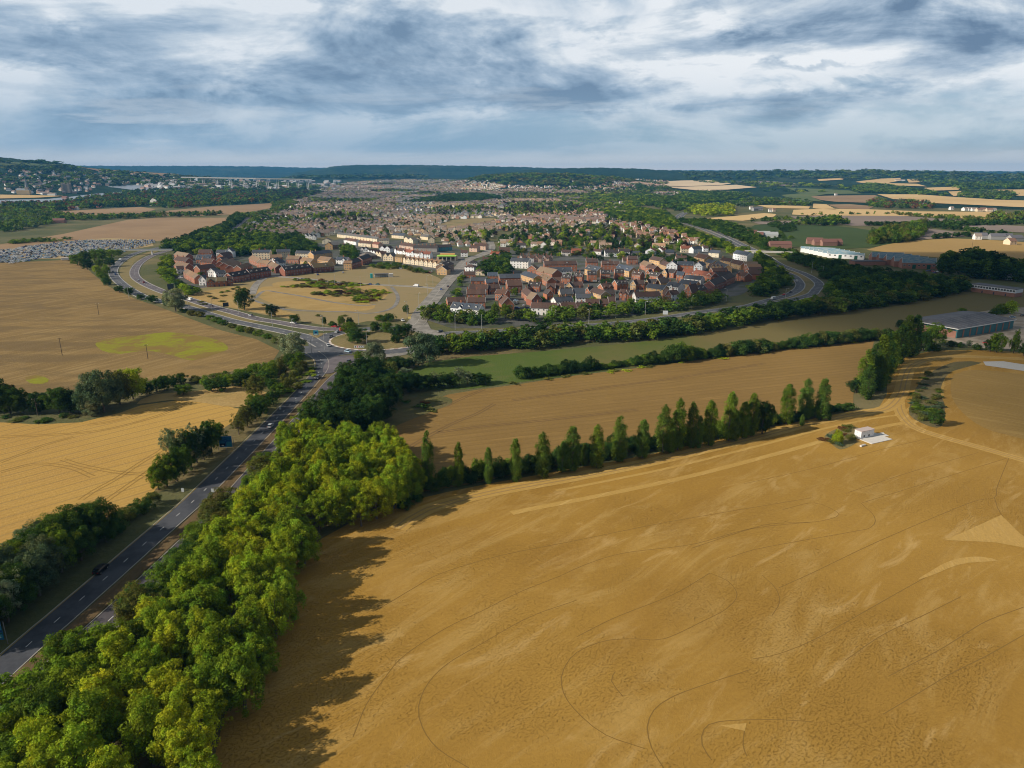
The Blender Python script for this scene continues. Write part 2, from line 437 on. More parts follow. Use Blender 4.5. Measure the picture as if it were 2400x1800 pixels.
def meadow(k):
    P=k.P(); sx=k.nd('ShaderNodeSeparateXYZ'); k.L.new(P,sx.inputs[0])
    n=k.noise(P,0.015,6,0.6,0.5)
    g=k.ss(k.m('ADD',sx.outputs[0],k.m('MULTIPLY',k.m('SUBTRACT',n,0.5),260)),20,130)
    col=k.mix(g,(0.070,0.130,0.018),(0.19,0.145,0.055))
    col=k.mix(k.ss(k.noise(P,0.06,5,0.65),0.5,0.75,0,0.5),col,(0.17,0.15,0.06))
    f=k.noise(P,1.0,3,0.7); col=k.mix(0.3,col,k.mix(f,(0.035,0.045,0.010),(0.24,0.22,0.08)))
    k.color(col); k.bump(f,1.0,0.3)
M_MEAD=mat('pasture_green_to_dry',(0.2,0.2,0.1),0.95,meadow,0.1)
def leftfield(k):
    P=k.P(); rot=k.map(P,rot=(0,0,-R(62)))
    n=k.noise(P,0.010,6,0.62,0.4)
    col=k.mix(k.ss(n,0.35,0.65),(0.175,0.108,0.026),(0.265,0.168,0.048))
    s1=k.noise(k.map(rot,sc=(0.02,0.22,1)),1.0,5,0.65,0.8); col=k.mix(k.ss(s1,0.45,0.65,0,0.7),col,(0.36,0.25,0.095))
    s2=k.noise(k.map(P,loc=(40,7,0),sc=(0.012,0.05,1)),1.0,5,0.6,0.8); col=k.mix(k.ss(s2,0.46,0.62,0,0.75),col,(0.120,0.080,0.026))
    f=k.noise(P,0.8,3,0.7); col=k.mix(0.28,col,k.mix(f,(0.11,0.075,0.035),(0.48,0.34,0.19)))
    k.color(col); k.bump(f,1.0,0.3)
M_LEFT=mat('harrowed_brown_field',(0.3,0.2,0.1),0.95,leftfield,0.1)
C1=G(0,1260); C2=G(420,1130); GANG=math.atan2(C2[1]-C1[1],C2[0]-C1[0])
def goldfield(k):
    P=k.P(); rot=k.map(P,rot=(0,0,-(GANG)))
    col=k.mix(k.ss(k.noise(P,0.012,5,0.6),0.35,0.65),(0.42,0.230,0.036),(0.50,0.295,0.052))
    wv=k.wave(rot,0.15,26.0,3,0.035,'Y'); col=k.mix(k.ss(wv,0.62,0.98,0,0.25),col,(0.64,0.42,0.12))
    wd=k.wave(k.map(rot,loc=(0,3,0)),0.05,22.0,3,0.04,'Y'); col=k.mix(k.ss(wd,0.90,0.99,0,0.6),col,(0.24,0.15,0.045))
    s=k.noise(k.map(rot,sc=(0.03,0.5,1)),1.0,5,0.6,0.6); col=k.mix(k.ss(s,0.45,0.75,0,0.5),col,(0.38,0.225,0.07))
    f=k.noise(P,1.0,3,0.7); col=k.mix(0.25,col,k.mix(f,(0.25,0.15,0.045),(0.75,0.55,0.27)))
    k.color(col); k.bump(f,1.0,0.2)
M_GOLD=mat('golden_cut_stubble',(0.5,0.33,0.12),0.95,goldfield,0.1)
M_GOLD2=field_mat('golden_ripe_field',(0.36,0.235,0.085),(0.42,0.275,0.10),R(10),streak=(0.47,0.33,0.13),period=18,big=0.004)
M_BROWN2=field_mat('distant_brown_field',(0.27,0.175,0.095),(0.35,0.235,0.13),R(30),streak=(0.44,0.30,0.165),big=0.004,fine=0.15)
M_PALE=field_mat('pale_cream_stubble',(0.66,0.50,0.31),(0.72,0.56,0.36),R(5),big=0.002,fine=0.1)
M_STRAW=field_mat('straw_gold_field',(0.60,0.41,0.18),(0.68,0.48,0.23),R(5),big=0.002,fine=0.1)
M_GREYF=field_mat('grey_bare_soil',(0.235,0.185,0.155),(0.285,0.225,0.185),R(5),big=0.004,fine=0.15)
M_ORCH=field_mat('dark_orchard_rows',(0.045,0.075,0.022),(0.060,0.095,0.028),R(-8),streak=(0.10,0.11,0.045),period=9,big=0.006,fine=0.2)
M_GRASS2=field_mat('far_green_pasture',(0.10,0.14,0.045),(0.14,0.165,0.06),R(12),big=0.004,fine=0.2)
M_PARK=field_mat('mown_dry_parkland',(0.30,0.225,0.115),(0.27,0.215,0.10),R(15),streak=(0.36,0.27,0.14),green=(0.14,0.145,0.05),gth=(0.56,0.72),bump=0.15)
M_STRAWGR=field_mat('tall_straw_grass',(0.45,0.31,0.12),(0.36,0.24,0.085),R(20),streak=(0.60,0.44,0.20),green=(0.15,0.15,0.04),gth=(0.60,0.72),bump=0.5,big=0.05,fine=0.45)
M_ROUGH=field_mat('rough_weedy_ground',(0.20,0.15,0.07),(0.14,0.12,0.05),R(40),streak=(0.34,0.25,0.12),green=(0.07,0.09,0.025),gth=(0.45,0.62),bump=0.5,big=0.06,fine=0.45)
M_OLIVE=field_mat('dark_ploughed_oval',(0.31,0.195,0.055),(0.36,0.23,0.07),R(-38),streak=(0.46,0.31,0.11),period=6,bump=0.3)
M_VERGE=field_mat('dry_verge_grass',(0.27,0.20,0.095),(0.20,0.17,0.07),R(70),streak=(0.36,0.27,0.13),green=(0.10,0.11,0.035),gth=(0.55,0.7),bump=0.3,fine=0.4)
M_MEDIAN=field_mat('brown_median_earth',(0.12,0.082,0.042),(0.16,0.11,0.055),R(88),streak=(0.27,0.18,0.09),green=(0.09,0.085,0.03),gth=(0.52,0.68),bump=0.3,fine=0.45,big=0.08)
M_TRACK=field_mat('pale_dusty_track',(0.43,0.260,0.065),(0.50,0.32,0.090),FANG,streak=(0.62,0.43,0.17),bump=0.2)
M_RUT=mat('rutted_soil',(0.33,0.21,0.075),0.95)
M_CARF=field_mat('trampled_straw_grass',(0.44,0.33,0.17),(0.38,0.28,0.135),R(10),fine=0.3)
def groundmat(k):
    P=k.P(); n=k.noise(P,0.010,8,0.65,0.3)
    col=k.ramp(n,[(0.30,(0.05,0.075,0.024)),(0.45,(0.085,0.105,0.038)),(0.56,(0.15,0.14,0.06)),(0.68,(0.24,0.19,0.09))])
    f=k.noise(P,0.5,4,0.7); col=k.mix(0.35,col,k.mix(f,(0.03,0.04,0.012),(0.26,0.22,0.11)))
    k.color(col); k.bump(f,1.0,0.5)
M_GROUND=mat('mixed_scrub_ground',(0.1,0.1,0.05),0.95,groundmat,0.1)
def farland(k):
    P=k.P(); n=k.noise(P,0.0016,8,0.62,0.5)
    col=k.ramp(n,[(0.30,(0.010,0.034,0.020)),(0.46,(0.016,0.046,0.026)),(0.60,(0.040,0.070,0.034)),(0.72,(0.13,0.12,0.06))])
    f=k.noise(P,0.02,5,0.7); col=k.mix(0.5,col,k.mix(k.ss(f,0.35,0.65),(0.008,0.024,0.014),(0.040,0.072,0.034)))
    k.color(col); k.bump(f,1.0,14.0)
M_HILL=mat('wooded_hill_land',(0.05,0.08,0.03),1.0,farland,0.05)
# far ground sheet out to the horizon + near ground
mb=MB(); Rn=2480.0
n=96
ring0=[(Rn*math.cos(2*math.pi*i/n),Rn*math.sin(2*math.pi*i/n),0.0) for i in range(n)]
mb.poly(ring0); mb.build('ground',M_GROUND)['kind']='structure'
mb=MB(); radii=[Rn]; r=Rn
while r<17000: r*=1.0065 if r<9500 else 1.012; radii.append(r)
radii+= [22000,32000,60000]
azs=[math.atan2(ray(p,500)[0],ray(p,500)[1]) for p in np.linspace(-260,2660,700)]
azs=[-math.pi+0.02,-2.2,-1.5,-1.1]+azs+[1.1,1.5,2.2,math.pi-0.02,math.pi+0.02]
rs=random.Random(5)
nj=len(azs)
for r in radii:
    for a in azs:
        x,y=r*math.sin(a),r*math.cos(a); z=hz(x,y) if r<17000 else 0
        if z>6 and 2600<r<16500:
            z+= (math.sin(a*310+r*0.0031)+math.sin(a*730+2.1)*0.6+math.sin(a*1570+r*.01))*min(1.0,z/60)*r*0.00022
        mb.v.append((x,y,z))
for i in range(len(radii)-1):
    for j in range(nj-1):
        q=i*nj+j; mb.f.append((q,q+1,q+nj+1,q+nj)); mb.mi.append(0)
o=mb.build('hills',M_HILL,smooth=True); o['kind']='structure'

def field(name,px,z,m_,smooth=0.0): 
    o=flatpoly(name,px,z,m_,smooth=smooth); o['kind']='structure'; return o
field('field',[(-300,2400),(370,2400),(490,1830),(535,1640),(580,1520),(630,1400),(690,1320),(755,1262),(840,1215),(945,1178),(1050,1153),(1150,1133),(1290,1108),(1500,1070),(1700,1026),(1860,990),(2010,965),(2060,955),(2078,925),(2080,890),(2095,858),(2125,835),(2190,822),(2280,820),(2500,830),(3200,850),(3900,2400)],0.05,M_FORE)
field('field',[(905,1140),(850,1085),(835,1030),(860,985),(960,958),(1050,925),(1110,915),(1200,903),(1350,880),(1500,862),(1800,822),(1960,806),(2050,795),(2035,850),(2015,880),(2000,925),(2000,948),(1900,965),(1700,1010),(1500,1055),(1290,1095),(1100,1135),(980,1155)],0.05,M_MID)
field('field',[(950,890),(960,868),(1000,850),(1100,836),(1250,825),(1400,812),(1560,795),(1800,755),(2000,712),(2200,688),(2420,676),(2600,690),(2500,735),(2240,742),(2060,790),(1800,818),(1500,858),(1300,885),(1100,912),(1000,915)],0.05,M_MEAD)
field('field',[(-500,600),(0,616),(100,612),(185,608),(215,640),(255,672),(320,702),(370,718),(440,745),(520,775),(600,795),(655,822),(640,845),(560,868),(450,885),(350,892),(250,905),(100,920),(0,925),(-600,940)],0.05,M_LEFT)
field('field',[(-700,980),(0,990),(90,995),(190,990),(280,968),(330,950),(420,938),(500,945),(560,958),(545,990),(470,1040),(420,1075),(380,1130),(340,1175),(200,1235),(60,1285),(-60,1330),(-800,1500)],0.05,M_GOLD)
field('field',[(-400,560),(0,573),(150,548),(300,515),(380,510),(535,510),(530,525),(490,538),(440,556),(360,566),(200,568),(60,582),(-300,600)],0.08,M_BROWN2)
field('field',[(-400,615),(0,609),(150,606),(190,600),(290,588),(360,576),(355,562),(250,558),(150,566),(0,586),(-400,600)],0.12,M_CARF)
field('field',[(108,497),(200,492),(330,485),(365,490),(340,499),(260,508),(180,514)],0.1,M_BROWN2)
field('field',[(330,503),(400,493),(500,484),(640,476),(645,486),(600,494),(560,502),(420,508)],0.1,M_BROWN2)
# dry parkland between the estates and the roundabout
field('parkland',[(440,700),(445,680),(520,668),(600,655),(700,640),(780,640),(850,622),(920,622),(990,634),(1030,652),(1050,668),(1012,700),(975,742),(930,752),(860,753),(790,768),(700,752),(620,738),(540,722),(470,708)],0.06,M_PARK)
field('tall_grass',[(600,690),(620,672),(690,676),(760,690),(830,706),(880,716),(860,728),(790,730),(700,724),(640,712)],0.09,M_STRAWGR,smooth=8)
field('tall_grass',[(640,664),(700,658),(800,664),(880,666),(910,680),(900,700),(860,710),(800,702),(740,690),(660,680)],0.08,M_STRAWGR,smooth=8)
field('tall_grass',[(450,694),(520,676),(575,672),(590,700),(640,722),(700,738),(680,746),(600,732),(520,716)],0.10,M_STRAWGR,smooth=8)
field('verge',[(480,1240),(600,1030),(690,955),(735,905),(755,880),(700,800),(800,860),(860,840),(960,850),(1100,800),(1400,790),(1400,800),(1000,870),(900,1000),(940,1200),(700,1300),(520,1840),(300,2100),(-300,2100),(100,1640)],0.03,M_ROUGH)
field('rough_ground',[(860,985),(880,950),(960,932),(1045,930),(1060,945),(1020,962),(960,985),(900,1010),(865,1015)],0.10,M_ROUGH,smooth=8)
field('rough_ground',[(2180,874),(2150,905),(2136,940),(2131,972),(2160,992),(2195,1003),(2212,990),(2214,950),(2204,915),(2223,876),(2261,862),(2300,850),(2240,848)],0.10,M_ROUGH,smooth=6)
field('rough_ground',[(1932,1024),(1955,1008),(1985,1002),(2010,1002),(2018,1012),(2004,1022),(2008,1036),(1990,1048),(1968,1054),(1950,1042)],0.10,M_VERGE,smooth=2)
field('ploughed_oval',[(2237,878),(2288,867),(2400,878),(2560,905),(2700,1060),(2520,1080),(2400,1030),(2329,1012),(2283,990),(2247,958),(2231,930),(2228,903)],0.10,M_OLIVE,smooth=8)
field('tall_grass',[(320,948),(360,925),(450,918),(560,905),(640,930),(560,955),(480,945),(400,938)],0.12,M_STRAWGR,smooth=8)
field('verge',[(-200,1330),(60,1290),(200,1240),(345,1175),(400,1135),(470,1110),(545,1060),(640,960),(690,905),(700,870),(690,835),(660,830),(640,870),(600,930),(500,1000),(420,1080),(330,1180),(-400,1500)],0.035,M_ROUGH)
# concrete strip beside the oval
M_CONC=mat('weathered_concrete',(0.5,0.49,0.46),0.9,lambda k:k.color(k.mix(k.noise(k.P(),0.8,4,0.7),(0.40,0.38,0.35),(0.60,0.58,0.54))))
field('concrete_strip',[(2304,848),(2350,847),(2420,858),(2600,880),(2600,905),(2420,873),(2310,857)],0.16,M_CONC)
# rich green weeds patch in the left field
def weeds(k):
    P=k.P(); n=k.noise(P,0.045,6,0.65,0.6); col=k.mix(k.ss(n,0.40,0.57),(0.235,0.150,0.045),(0.26,0.28,0.015))
    k.color(k.mix(k.ss(k.noise(P,0.5,4,0.75),0.35,0.65,0,0.6),col,(0.21,0.165,0.035)))
M_WEED=mat('bright_green_weeds',(0.25,0.3,0.03),0.95,weeds,0.1)
field('weed_patch',[(225,803),(270,792),(330,786),(390,779),(450,785),(510,797),(535,818),(500,832),(450,845),(400,832),(340,822),(280,830),(240,822)],0.10,M_WEED,smooth=6)
field('weed_patch',[(60,885),(90,880),(115,890),(100,900),(70,898)],0.10,M_WEED,smooth=6)
# ---- far fields draped on the land (photo pixel outlines)
FAR=[(M_PALE,[(1514,428),(1600,424),(1662,423),(1700,429),(1714,431),(1690,435),(1560,439)],3),
 (M_PALE,[(1562,440),(1690,436),(1725,434),(1775,440),(1700,446),(1660,446),(1745,452),(1742,456),(1650,449)],3),
 (M_STRAW,[(1652,512),(1720,507),(1790,500),(1820,502),(1815,508),(1740,518),(1700,516)],0.6),
 (M_STRAW,[(1772,481),(1830,482),(1900,484),(1895,490),(1800,488)],1),
 (M_STRAW,[(1860,492),(1940,490),(2030,491),(2180,497),(2300,497),(2360,499),(2350,517),(2240,512),(2140,506),(2090,503),(1900,506),(1856,504)],1),
 (M_BROWN2,[(1938,480),(1990,479),(2050,484),(2035,491),(1970,490)],1),
 (M_STRAW,[(1906,478),(1936,479),(1960,492),(1905,489)],1),
 (M_BROWN2,[(1896,461),(1960,459),(2050,458),(2080,468),(2030,476),(1960,474),(1925,470)],1.5),
 (M_STRAW,[(2056,456),(2150,456),(2230,462),(2330,468),(2330,472),(2200,468),(2095,468)],1.5),
 (M_STRAW,[(2100,469),(2200,468),(2300,468),(2500,473),(2500,490),(2380,486),(2260,480),(2120,474)],1.5),
 (M_STRAW,[(2005,427),(2060,420),(2110,418),(2112,424),(2080,430),(2150,432),(2172,438),(2100,436),(2075,432),(2020,430)],3),
 (M_STRAW,[(2125,421),(2168,419),(2160,428),(2130,429)],3),
 (M_STRAW,[(2166,441),(2254,438),(2246,446),(2175,448)],2),
 (M_STRAW,[(2222,450),(2300,446),(2400,445),(2520,447),(2520,460),(2400,456),(2260,450),(2235,461)],2),
 (M_GREYF,[(1850,507),(1950,506),(2090,505),(2180,511),(2260,518),(2200,523),(2120,528),(2000,530),(1960,525),(1880,519)],0.6),
 (M_GREYF,[(1760,520),(1855,518),(1855,526),(1780,526)],0.6),
 (M_GREYF,[(2240,531),(2330,527),(2420,532),(2520,540),(2520,550),(2380,545),(2280,537)],0.6),
 (M_GREYF,[(2060,540),(2165,535),(2260,546),(2300,552),(2160,562),(2080,560)],0.5),
 (M_ORCH,[(1770,527),(1830,525),(1930,528),(2000,534),(2080,546),(2120,566),(2040,580),(1960,585),(1860,578),(1780,560),(1740,545)],0.3),
 (M_GOLD2,[(2030,586),(2080,572),(2160,563),(2230,559),(2330,563),(2460,572),(2600,580),(2600,640),(2440,630),(2330,618),(2200,604),(2110,595)],0.2),
 (M_GRASS2,[(1830,458),(1900,452),(1960,452),(1900,462),(1930,474),(1860,470)],2),
 (M_GRASS2,[(1840,440),(1990,447),(2020,455),(1880,456)],2),
 (M_GREYF,[(1720,427),(1800,425),(1880,432),(1860,438),(1780,433)],3),
 (M_BROWN2,[(190,394),(245,399),(330,405),(420,409),(410,415),(330,411),(240,404)],4),
 (M_STRAW,[(0,457),(70,458),(150,460),(90,464),(0,466)],1.5),
 (M_STRAW,[(1915,421),(1980,418),(1975,422),(1920,425)],3),
 (M_PARK,[(1020,529),(1060,516),(1110,512),(1165,512),(1160,522),(1110,530),(1050,537)],0.4),
 (M_GRASS2,[(0,380),(60,384),(130,386),(120,392),(40,390),(0,388)],5)]
for m_,pl,off in FAR:
    mb=MB(); ymin=min(p[1] for p in pl)
    drape(mb,pl,off,step=0.6 if ymin<470 else 1.2,cols=24,wob=0.5)
    mb.build('field',m_)['kind']='structure'
# river reaches
def rivm(k):
    k.bump(k.noise(k.P(),0.05,3),0.3,1.0)
M_RIVER=mat('river_water',(0.30,0.33,0.36),0.35,rivm,0.5)
for pl in ([(0,469),(110,467),(170,461),(220,455),(300,449),(420,444),(400,450),(300,456),(210,464),(180,470),(100,474),(0,474)],[(250,438),(300,434),(370,432),(365,440),(340,450),(300,444)]):
    mb=MB(); drape(mb,pl,1.0,step=0.7,cols=20); mb.build('river',M_RIVER)['kind']='structure'
# tyre tracks in the near field
M_TYRE=mat('pressed_dark_soil',(0.235,0.135,0.028),0.95)
M_BARE=field_mat('bare_pale_soil',(0.45,0.275,0.075),(0.50,0.32,0.095),R(70),streak=(0.58,0.39,0.15),bump=0.2)
def z2(l): return [(900+a/2.212,1050+b/2.212) for a,b in l]
def z3(l): return [(1500+a*.4069,1000+b*.4069) for a,b in l]
TR=[z2(l) for l in ([(-160,1500),(-90,1330),(0,1200),(80,1100),(200,1010),(350,920),(500,850),(700,750),(900,670),(1060,600),(1250,545),(1600,500),(1900,420),(2212,385)],
 [(1690,650),(1780,690),(1830,760),(1780,830),(1650,900),(1450,990),(1300,990),(1150,1000),(1000,1060),(930,1150),(920,1230),(950,1310),(1030,1400),(1150,1490),(1350,1560)],
 [(1480,1700),(1450,1659),(1390,1560),(1365,1450),(1400,1360),(1480,1300),(1600,1250),(1900,1150)],
 [(440,1659),(280,1560),(200,1450),(180,1340),(230,1220),(330,1120),(500,1020),(750,880),(1000,790)],
 [(1240,1290),(1180,1210),(1200,1160)],[(1870,1450),(1860,1540),(1880,1600)],[(1960,660),(2030,730),(2050,800),(2010,870)],
 [(-60,850),(0,820),(150,730),(300,650),(600,560),(1000,480),(1500,380),(2212,260)],[(1000,980),(1200,880),(1500,760),(1690,650)],
 [(1700,1620),(1650,1540),(1660,1460),(1740,1420),(2000,1410),(2212,1420)])]
TR+=[z3(l) for l in ([(800,930),(1000,840),(1400,650),(1900,440),(2040,410),(2060,340),(2130,170)],
 [(820,480),(1000,440),(1130,490),(1130,520),(1000,550),(760,560),(600,600),(300,700)],[(1270,440),(1350,520),(1330,580),(1200,610),(700,700),(500,760)],
 [(1280,440),(1700,310),(2120,180)],[(1200,380),(1600,250),(1950,150)],[(650,1340),(800,1310),(1000,1230),(1200,1120),(1500,950),(1700,840),(1800,790),(1900,770)],
 [(1180,1350),(1400,1200),(1650,1080),(1850,980)],[(1430,1440),(1720,1290),(1850,1210),(2000,1120),(2212,1040)],[(1400,1659),(1600,1540),(1800,1420),(2000,1320),(2212,1200)],
 [(600,330),(1000,240),(1400,130),(1700,60)],[(2040,410),(2070,490),(2140,580),(2212,650)])]
mb=MB()
for t in TR:
    ln=smooth_line(GP(t),2.0); ribbon(mb,ln,-0.13,0.07,0.075)
mb.build('tyre_tracks',M_TYRE)['kind']='structure'
field('bare_patch',z3([(2080,510),(2180,610),(2330,720),(2050,668),(1900,660),(1760,655)]),0.085,M_BARE)
field('bare_patch',z3([(1600,882),(1680,830),(1760,785),(1850,757),(1960,750),(2060,772),(1900,785),(1800,808),(1700,850)]),0.085,M_BARE,smooth=2)
field('bare_patch',z2([(1740,1440),(1880,1428),(1870,1468)]),0.085,M_BARE)
def z4(l,ox,oy): return [(ox+a/3.687,oy+b/3.687) for a,b in l]
mb=MB()
for t in ([(0,1415),(200,1340),(400,1260),(640,1195)],[(700,1740),(820,1659),(1000,1560),(1200,1430),(1380,1320),(1440,1270)],[(0,1195),(400,1180),(800,1150),(1100,1090),(1400,1000),(1650,890)],[(900,1760),(1100,1620),(1300,1480),(1480,1330)],[(540,1390),(700,1440),(1000,1500),(1250,1520)],[(0,1500),(300,1430),(600,1460),(800,1540)],[(760,1090),(900,1075),(1100,1030),(1300,960)]):
    ln=smooth_line(GP(z4(t,0,700)),3); ribbon(mb,ln,-1.1,-0.6,0.07); ribbon(mb,ln,0.6,1.1,0.07)
mb.build('tyre_tracks',mat('pressed_stubble',(0.30,0.175,0.035),0.95))['kind']='structure'
mb=MB()
for t in ([(1200,1370),(1400,1240),(1700,1080),(1900,1000),(2060,910)],[(1640,930),(1800,855),(1970,785)],[(1560,1160),(1900,1110),(2212,1080),(2600,1040),(3300,960)],[(2212,880),(2600,830),(3000,770),(3600,690),(4400,560)]):
    ln=smooth_line(GP(z4(t,600,700)),4); ribbon(mb,ln,-1.1,-0.5,0.08); ribbon(mb,ln,0.5,1.1,0.08)
mb.build('tyre_tracks',mat('pressed_brown_stubble',(0.17,0.10,0.035),0.95))['kind']='structure'
# farm track along the poplars and up to the yard
ft=smooth_line(GP([(930,1240),(1000,1195),(1150,1155),(1350,1118),(1550,1078),(1750,1030),(1900,992),(2020,968),(2078,958),(2110,925),(2120,890),(2135,860),(2180,842),(2260,836),(2400,842)]),5)
mb=MB(); ribbon(mb,ft,-3.4,3.2,0.11); t_=mb.build('farm_track',M_TRACK); t_['kind']='structure'
mb=MB(); ribbon(mb,ft,-1.3,-0.7,0.125); ribbon(mb,ft,0.7,1.3,0.125); mb.build('wheel_ruts',M_RUT,t_)
mb=MB(); ribbon(mb,ft[6:],15,17.5,0.075); ribbon(mb,ft[10:60],6.5,8,0.075); mb.build('headland_strip',M_TRACK)['kind']='structure'
ft2=smooth_line(GP([(2105,930),(2110,965),(2140,1000),(2200,1022),(2300,1050),(2420,1085),(2600,1140)]),5)
mb=MB(); ribbon(mb,ft2,-2.6,2.6,0.09); t_=mb.build('farm_track',M_TRACK); t_['kind']='structure'
mb=MB(); ribbon(mb,ft2,-1.2,-0.7,0.105); ribbon(mb,ft2,0.7,1.2,0.105); mb.build('wheel_ruts',M_RUT,t_)
# ================================================================ roads
def roadm(c1,c2):
    def f(k):
        P=k.P(); n=k.noise(P,0.12,5,0.6); f_=k.noise(P,2.5,2,0.6)
        k.color(k.mix(k.m('ADD',k.m('MULTIPLY',k.ss(n,0.38,0.62),0.75),k.m('MULTIPLY',f_,0.35)),tuple(v*0.85 for v in c1),tuple(v*1.12 for v in c2)))
    return f
M_ROAD=mat('worn_asphalt',(0.1,0.1,0.1),0.85,roadm((0.085,0.088,0.098),(0.120,0.122,0.130)))
M_ROADP=mat('pale_old_asphalt',(0.2,0.19,0.17),0.85,roadm((0.20,0.185,0.16),(0.29,0.265,0.23)))
M_ROADR=mat('reddish_grey_asphalt',(0.12,0.1,0.11),0.85,roadm((0.115,0.10,0.108),(0.155,0.135,0.14)))
M_PAVE=mat('path_tarmac',(0.19,0.18,0.16),0.9,roadm((0.17,0.16,0.145),(0.24,0.22,0.195)))
M_WHITE=mat('road_marking_white',(0.66,0.66,0.64),0.7)
M_YEL=mat('road_marking_yellow',(0.45,0.32,0.05),0.7)
M_KERB=mat('kerb_stone',(0.40,0.37,0.32),0.85)
RZ=0.14
def road(name,line,w_,m_,z=RZ,marks=None,kerbs=True,edge=False,ky=False):
    mb=MB(); ribbon(mb,line,-w_/2,w_/2,z); r=mb.build(name,m_); r['kind']='structure'
    if kerbs:
        k=MB(); kerb(k,line,-w_/2-0.1,z-0.1,0.2,0.22); kerb(k,line,w_/2+0.1,z-0.1,0.2,0.22); k.build('kerb',M_KERB,r)
    mk=MB()
    if marks=='lane': dashes(mk,line,0.0,0.16,z+0.012,2.4,6.6,1.0)
    if marks=='centre': dashes(mk,line,0.0,0.15,z+0.012,4.0,2.0)
    if edge:
        ribbon(mk,line,-w_/2+0.35,-w_/2+0.55,z+0.012); ribbon(mk,line,w_/2-0.55,w_/2-0.35,z+0.012)
    if mk.f: mk.build('road_marking',M_WHITE,r)
    if ky:
        y=MB(); ribbon(y,line,-w_/2+0.15,-w_/2+0.3,z+0.012); y.build('yellow_line',M_YEL,r)
    return r
V2=lambda l:[Vector(p) for p in l]
dl=[G(x/2.212,1050+y/2.212)[:2] for x,y in [(150,1020),(298,893),(425,782),(541,682),(650,586),(745,502),(837,422),(921,349),(997,282)]]
LC=smooth_line([(-114,60),(-111,100)]+dl+[(-102.6,225),(-102,260),(-101.6,300),(-101.8,340),(-103.5,368),(-109,388),(-118,404)],4)
mb_dash=MB()
M_ROADN=mat('near_dark_asphalt',(0.06,0.06,0.07),0.85,roadm((0.045,0.050,0.062),(0.072,0.076,0.088)))
rd=road('road',LC,7.4,M_ROADN,ky=True)
# lane dashes locked to the nine-metre rhythm
d0=MB(); dashes(d0,LC,0.0,0.17,RZ+0.012,2.0,7.0,(Vector(dl[0])-LC[0]).length-1.0); d0.build('road_marking',M_WHITE,rd)
RC=smooth_line([(-103,60),(-100,100),(-97,131),(-94.5,155),(-93,174),(-91.3,200),(-91,240),(-90.6,290),(-91,330),(-90.5,352),(-87,372),(-80,392),(-73,404)],4)
M_ROADN2=mat('near_purplish_asphalt',(0.08,0.07,0.08),0.85,roadm((0.080,0.072,0.080),(0.115,0.102,0.110)))
rd=road('road',RC,7.2,M_ROADN2)
d0=MB(); dashes(d0,RC,0.0,0.17,RZ+0.012,2.0,7.0,3.0); d0.build('road_marking',M_WHITE,rd)
median=[(-107.5,60),(-106,100),(-101.6,131),(-99,155),(-97.5,174),(-96.5,200),(-96,240),(-95.7,290),(-96,330),(-96,350),(-100,366),(-104,378),(-101,392),(-92,394),(-90,384),(-92,370),(-95.3,352)]
mdl=smooth_line([(-107.3,60),(-105.5,100),(-102.2,135),(-100,160),(-98.4,180),(-96.6,205),(-96.4,240),(-96.1,290),(-96.3,330),(-96.6,352)],5)
mb=MB(); ribbon(mb,mdl,-2.3,1.6,0.2); mb.build('verge',M_MEDIAN)['kind']='structure'
flatpoly('paved_island',[(-100.2,360),(-103.5,376),(-103,392),(-95,396),(-88,393),(-87.5,383),(-92,372),(-95.6,358)],0.22,M_ROADR,world=True,smooth=2)['kind']='structure'
# roundabout
RCX,RCY,RRX,RRY=-84,437,31,28
circ=[Vector((RCX+(RRX+5.6)*math.cos(t),RCY+(RRY+5.6)*math.sin(t))) for t in np.linspace(0,2*math.pi,72)]
rd=road('roundabout_road',circ,11.0,M_ROAD,kerbs=False,z=RZ+0.016)
isl=[Vector((RCX+(RRX-0.6)*math.cos(t),RCY+(RRY-0.6)*math.sin(t))) for t in np.linspace(0,2*math.pi,73)]
mb=MB(); mb.v=[(p.x,p.y,0.35) for p in isl[:-1]]; mb.f=[tuple(range(72))]; mb.mi=[0]; mb.build('roundabout_island',M_VERGE)['kind']='structure'
mb=MB()
for i in range(72):
    a,b=isl[i],isl[i+1]; c=Vector((RCX,RCY)); q=0.08
    a2=a+(a-c).normalized()*1.3; b2=b+(b-c).normalized()*1.3
    if i%2: a2=a2; 
    mb.poly([(a.x,a.y,0.34),(a2.x,a2.y,0.17),(b2.x,b2.y,0.17),(b.x,b.y,0.34)],i%2)
M_BRK=mat('pinkish_block_paving',(0.40,0.30,0.24),0.85)
M_BW=mat('whitened_block_paving',(0.62,0.58,0.52),0.8)
mb.build('roundabout_kerb',[M_BW,M_BRK])['kind']='structure'
# approach aprons filling between carriageways and ring
for nm,p,m_ in (('road_apron',[(-124,384),(-106,379),(-99,399),(-86,408),(-70,404),(-66,396),(-76,392),(-88,398),(-100,402),(-112,412),(-127,420),(-134,410)],M_ROAD),
                ('road_apron',[(-96,388),(-80,378),(-64,398),(-60,410),(-80,404)],M_ROADP)):
    pass
flatpoly('road_apron',[(-110,383),(-104,381),(-100,397),(-88,402),(-78,399),(-66,404),(-72,412),(-100,412),(-116,424),(-128,418),(-124,402)],RZ+0.006,M_ROAD,world=True)['kind']='structure'
flatpoly('road_apron',[(-88,392),(-85,376),(-76,388),(-60,399),(-48,410),(-56,414),(-76,404)],RZ+0.010,M_ROADP,world=True)['kind']='structure'
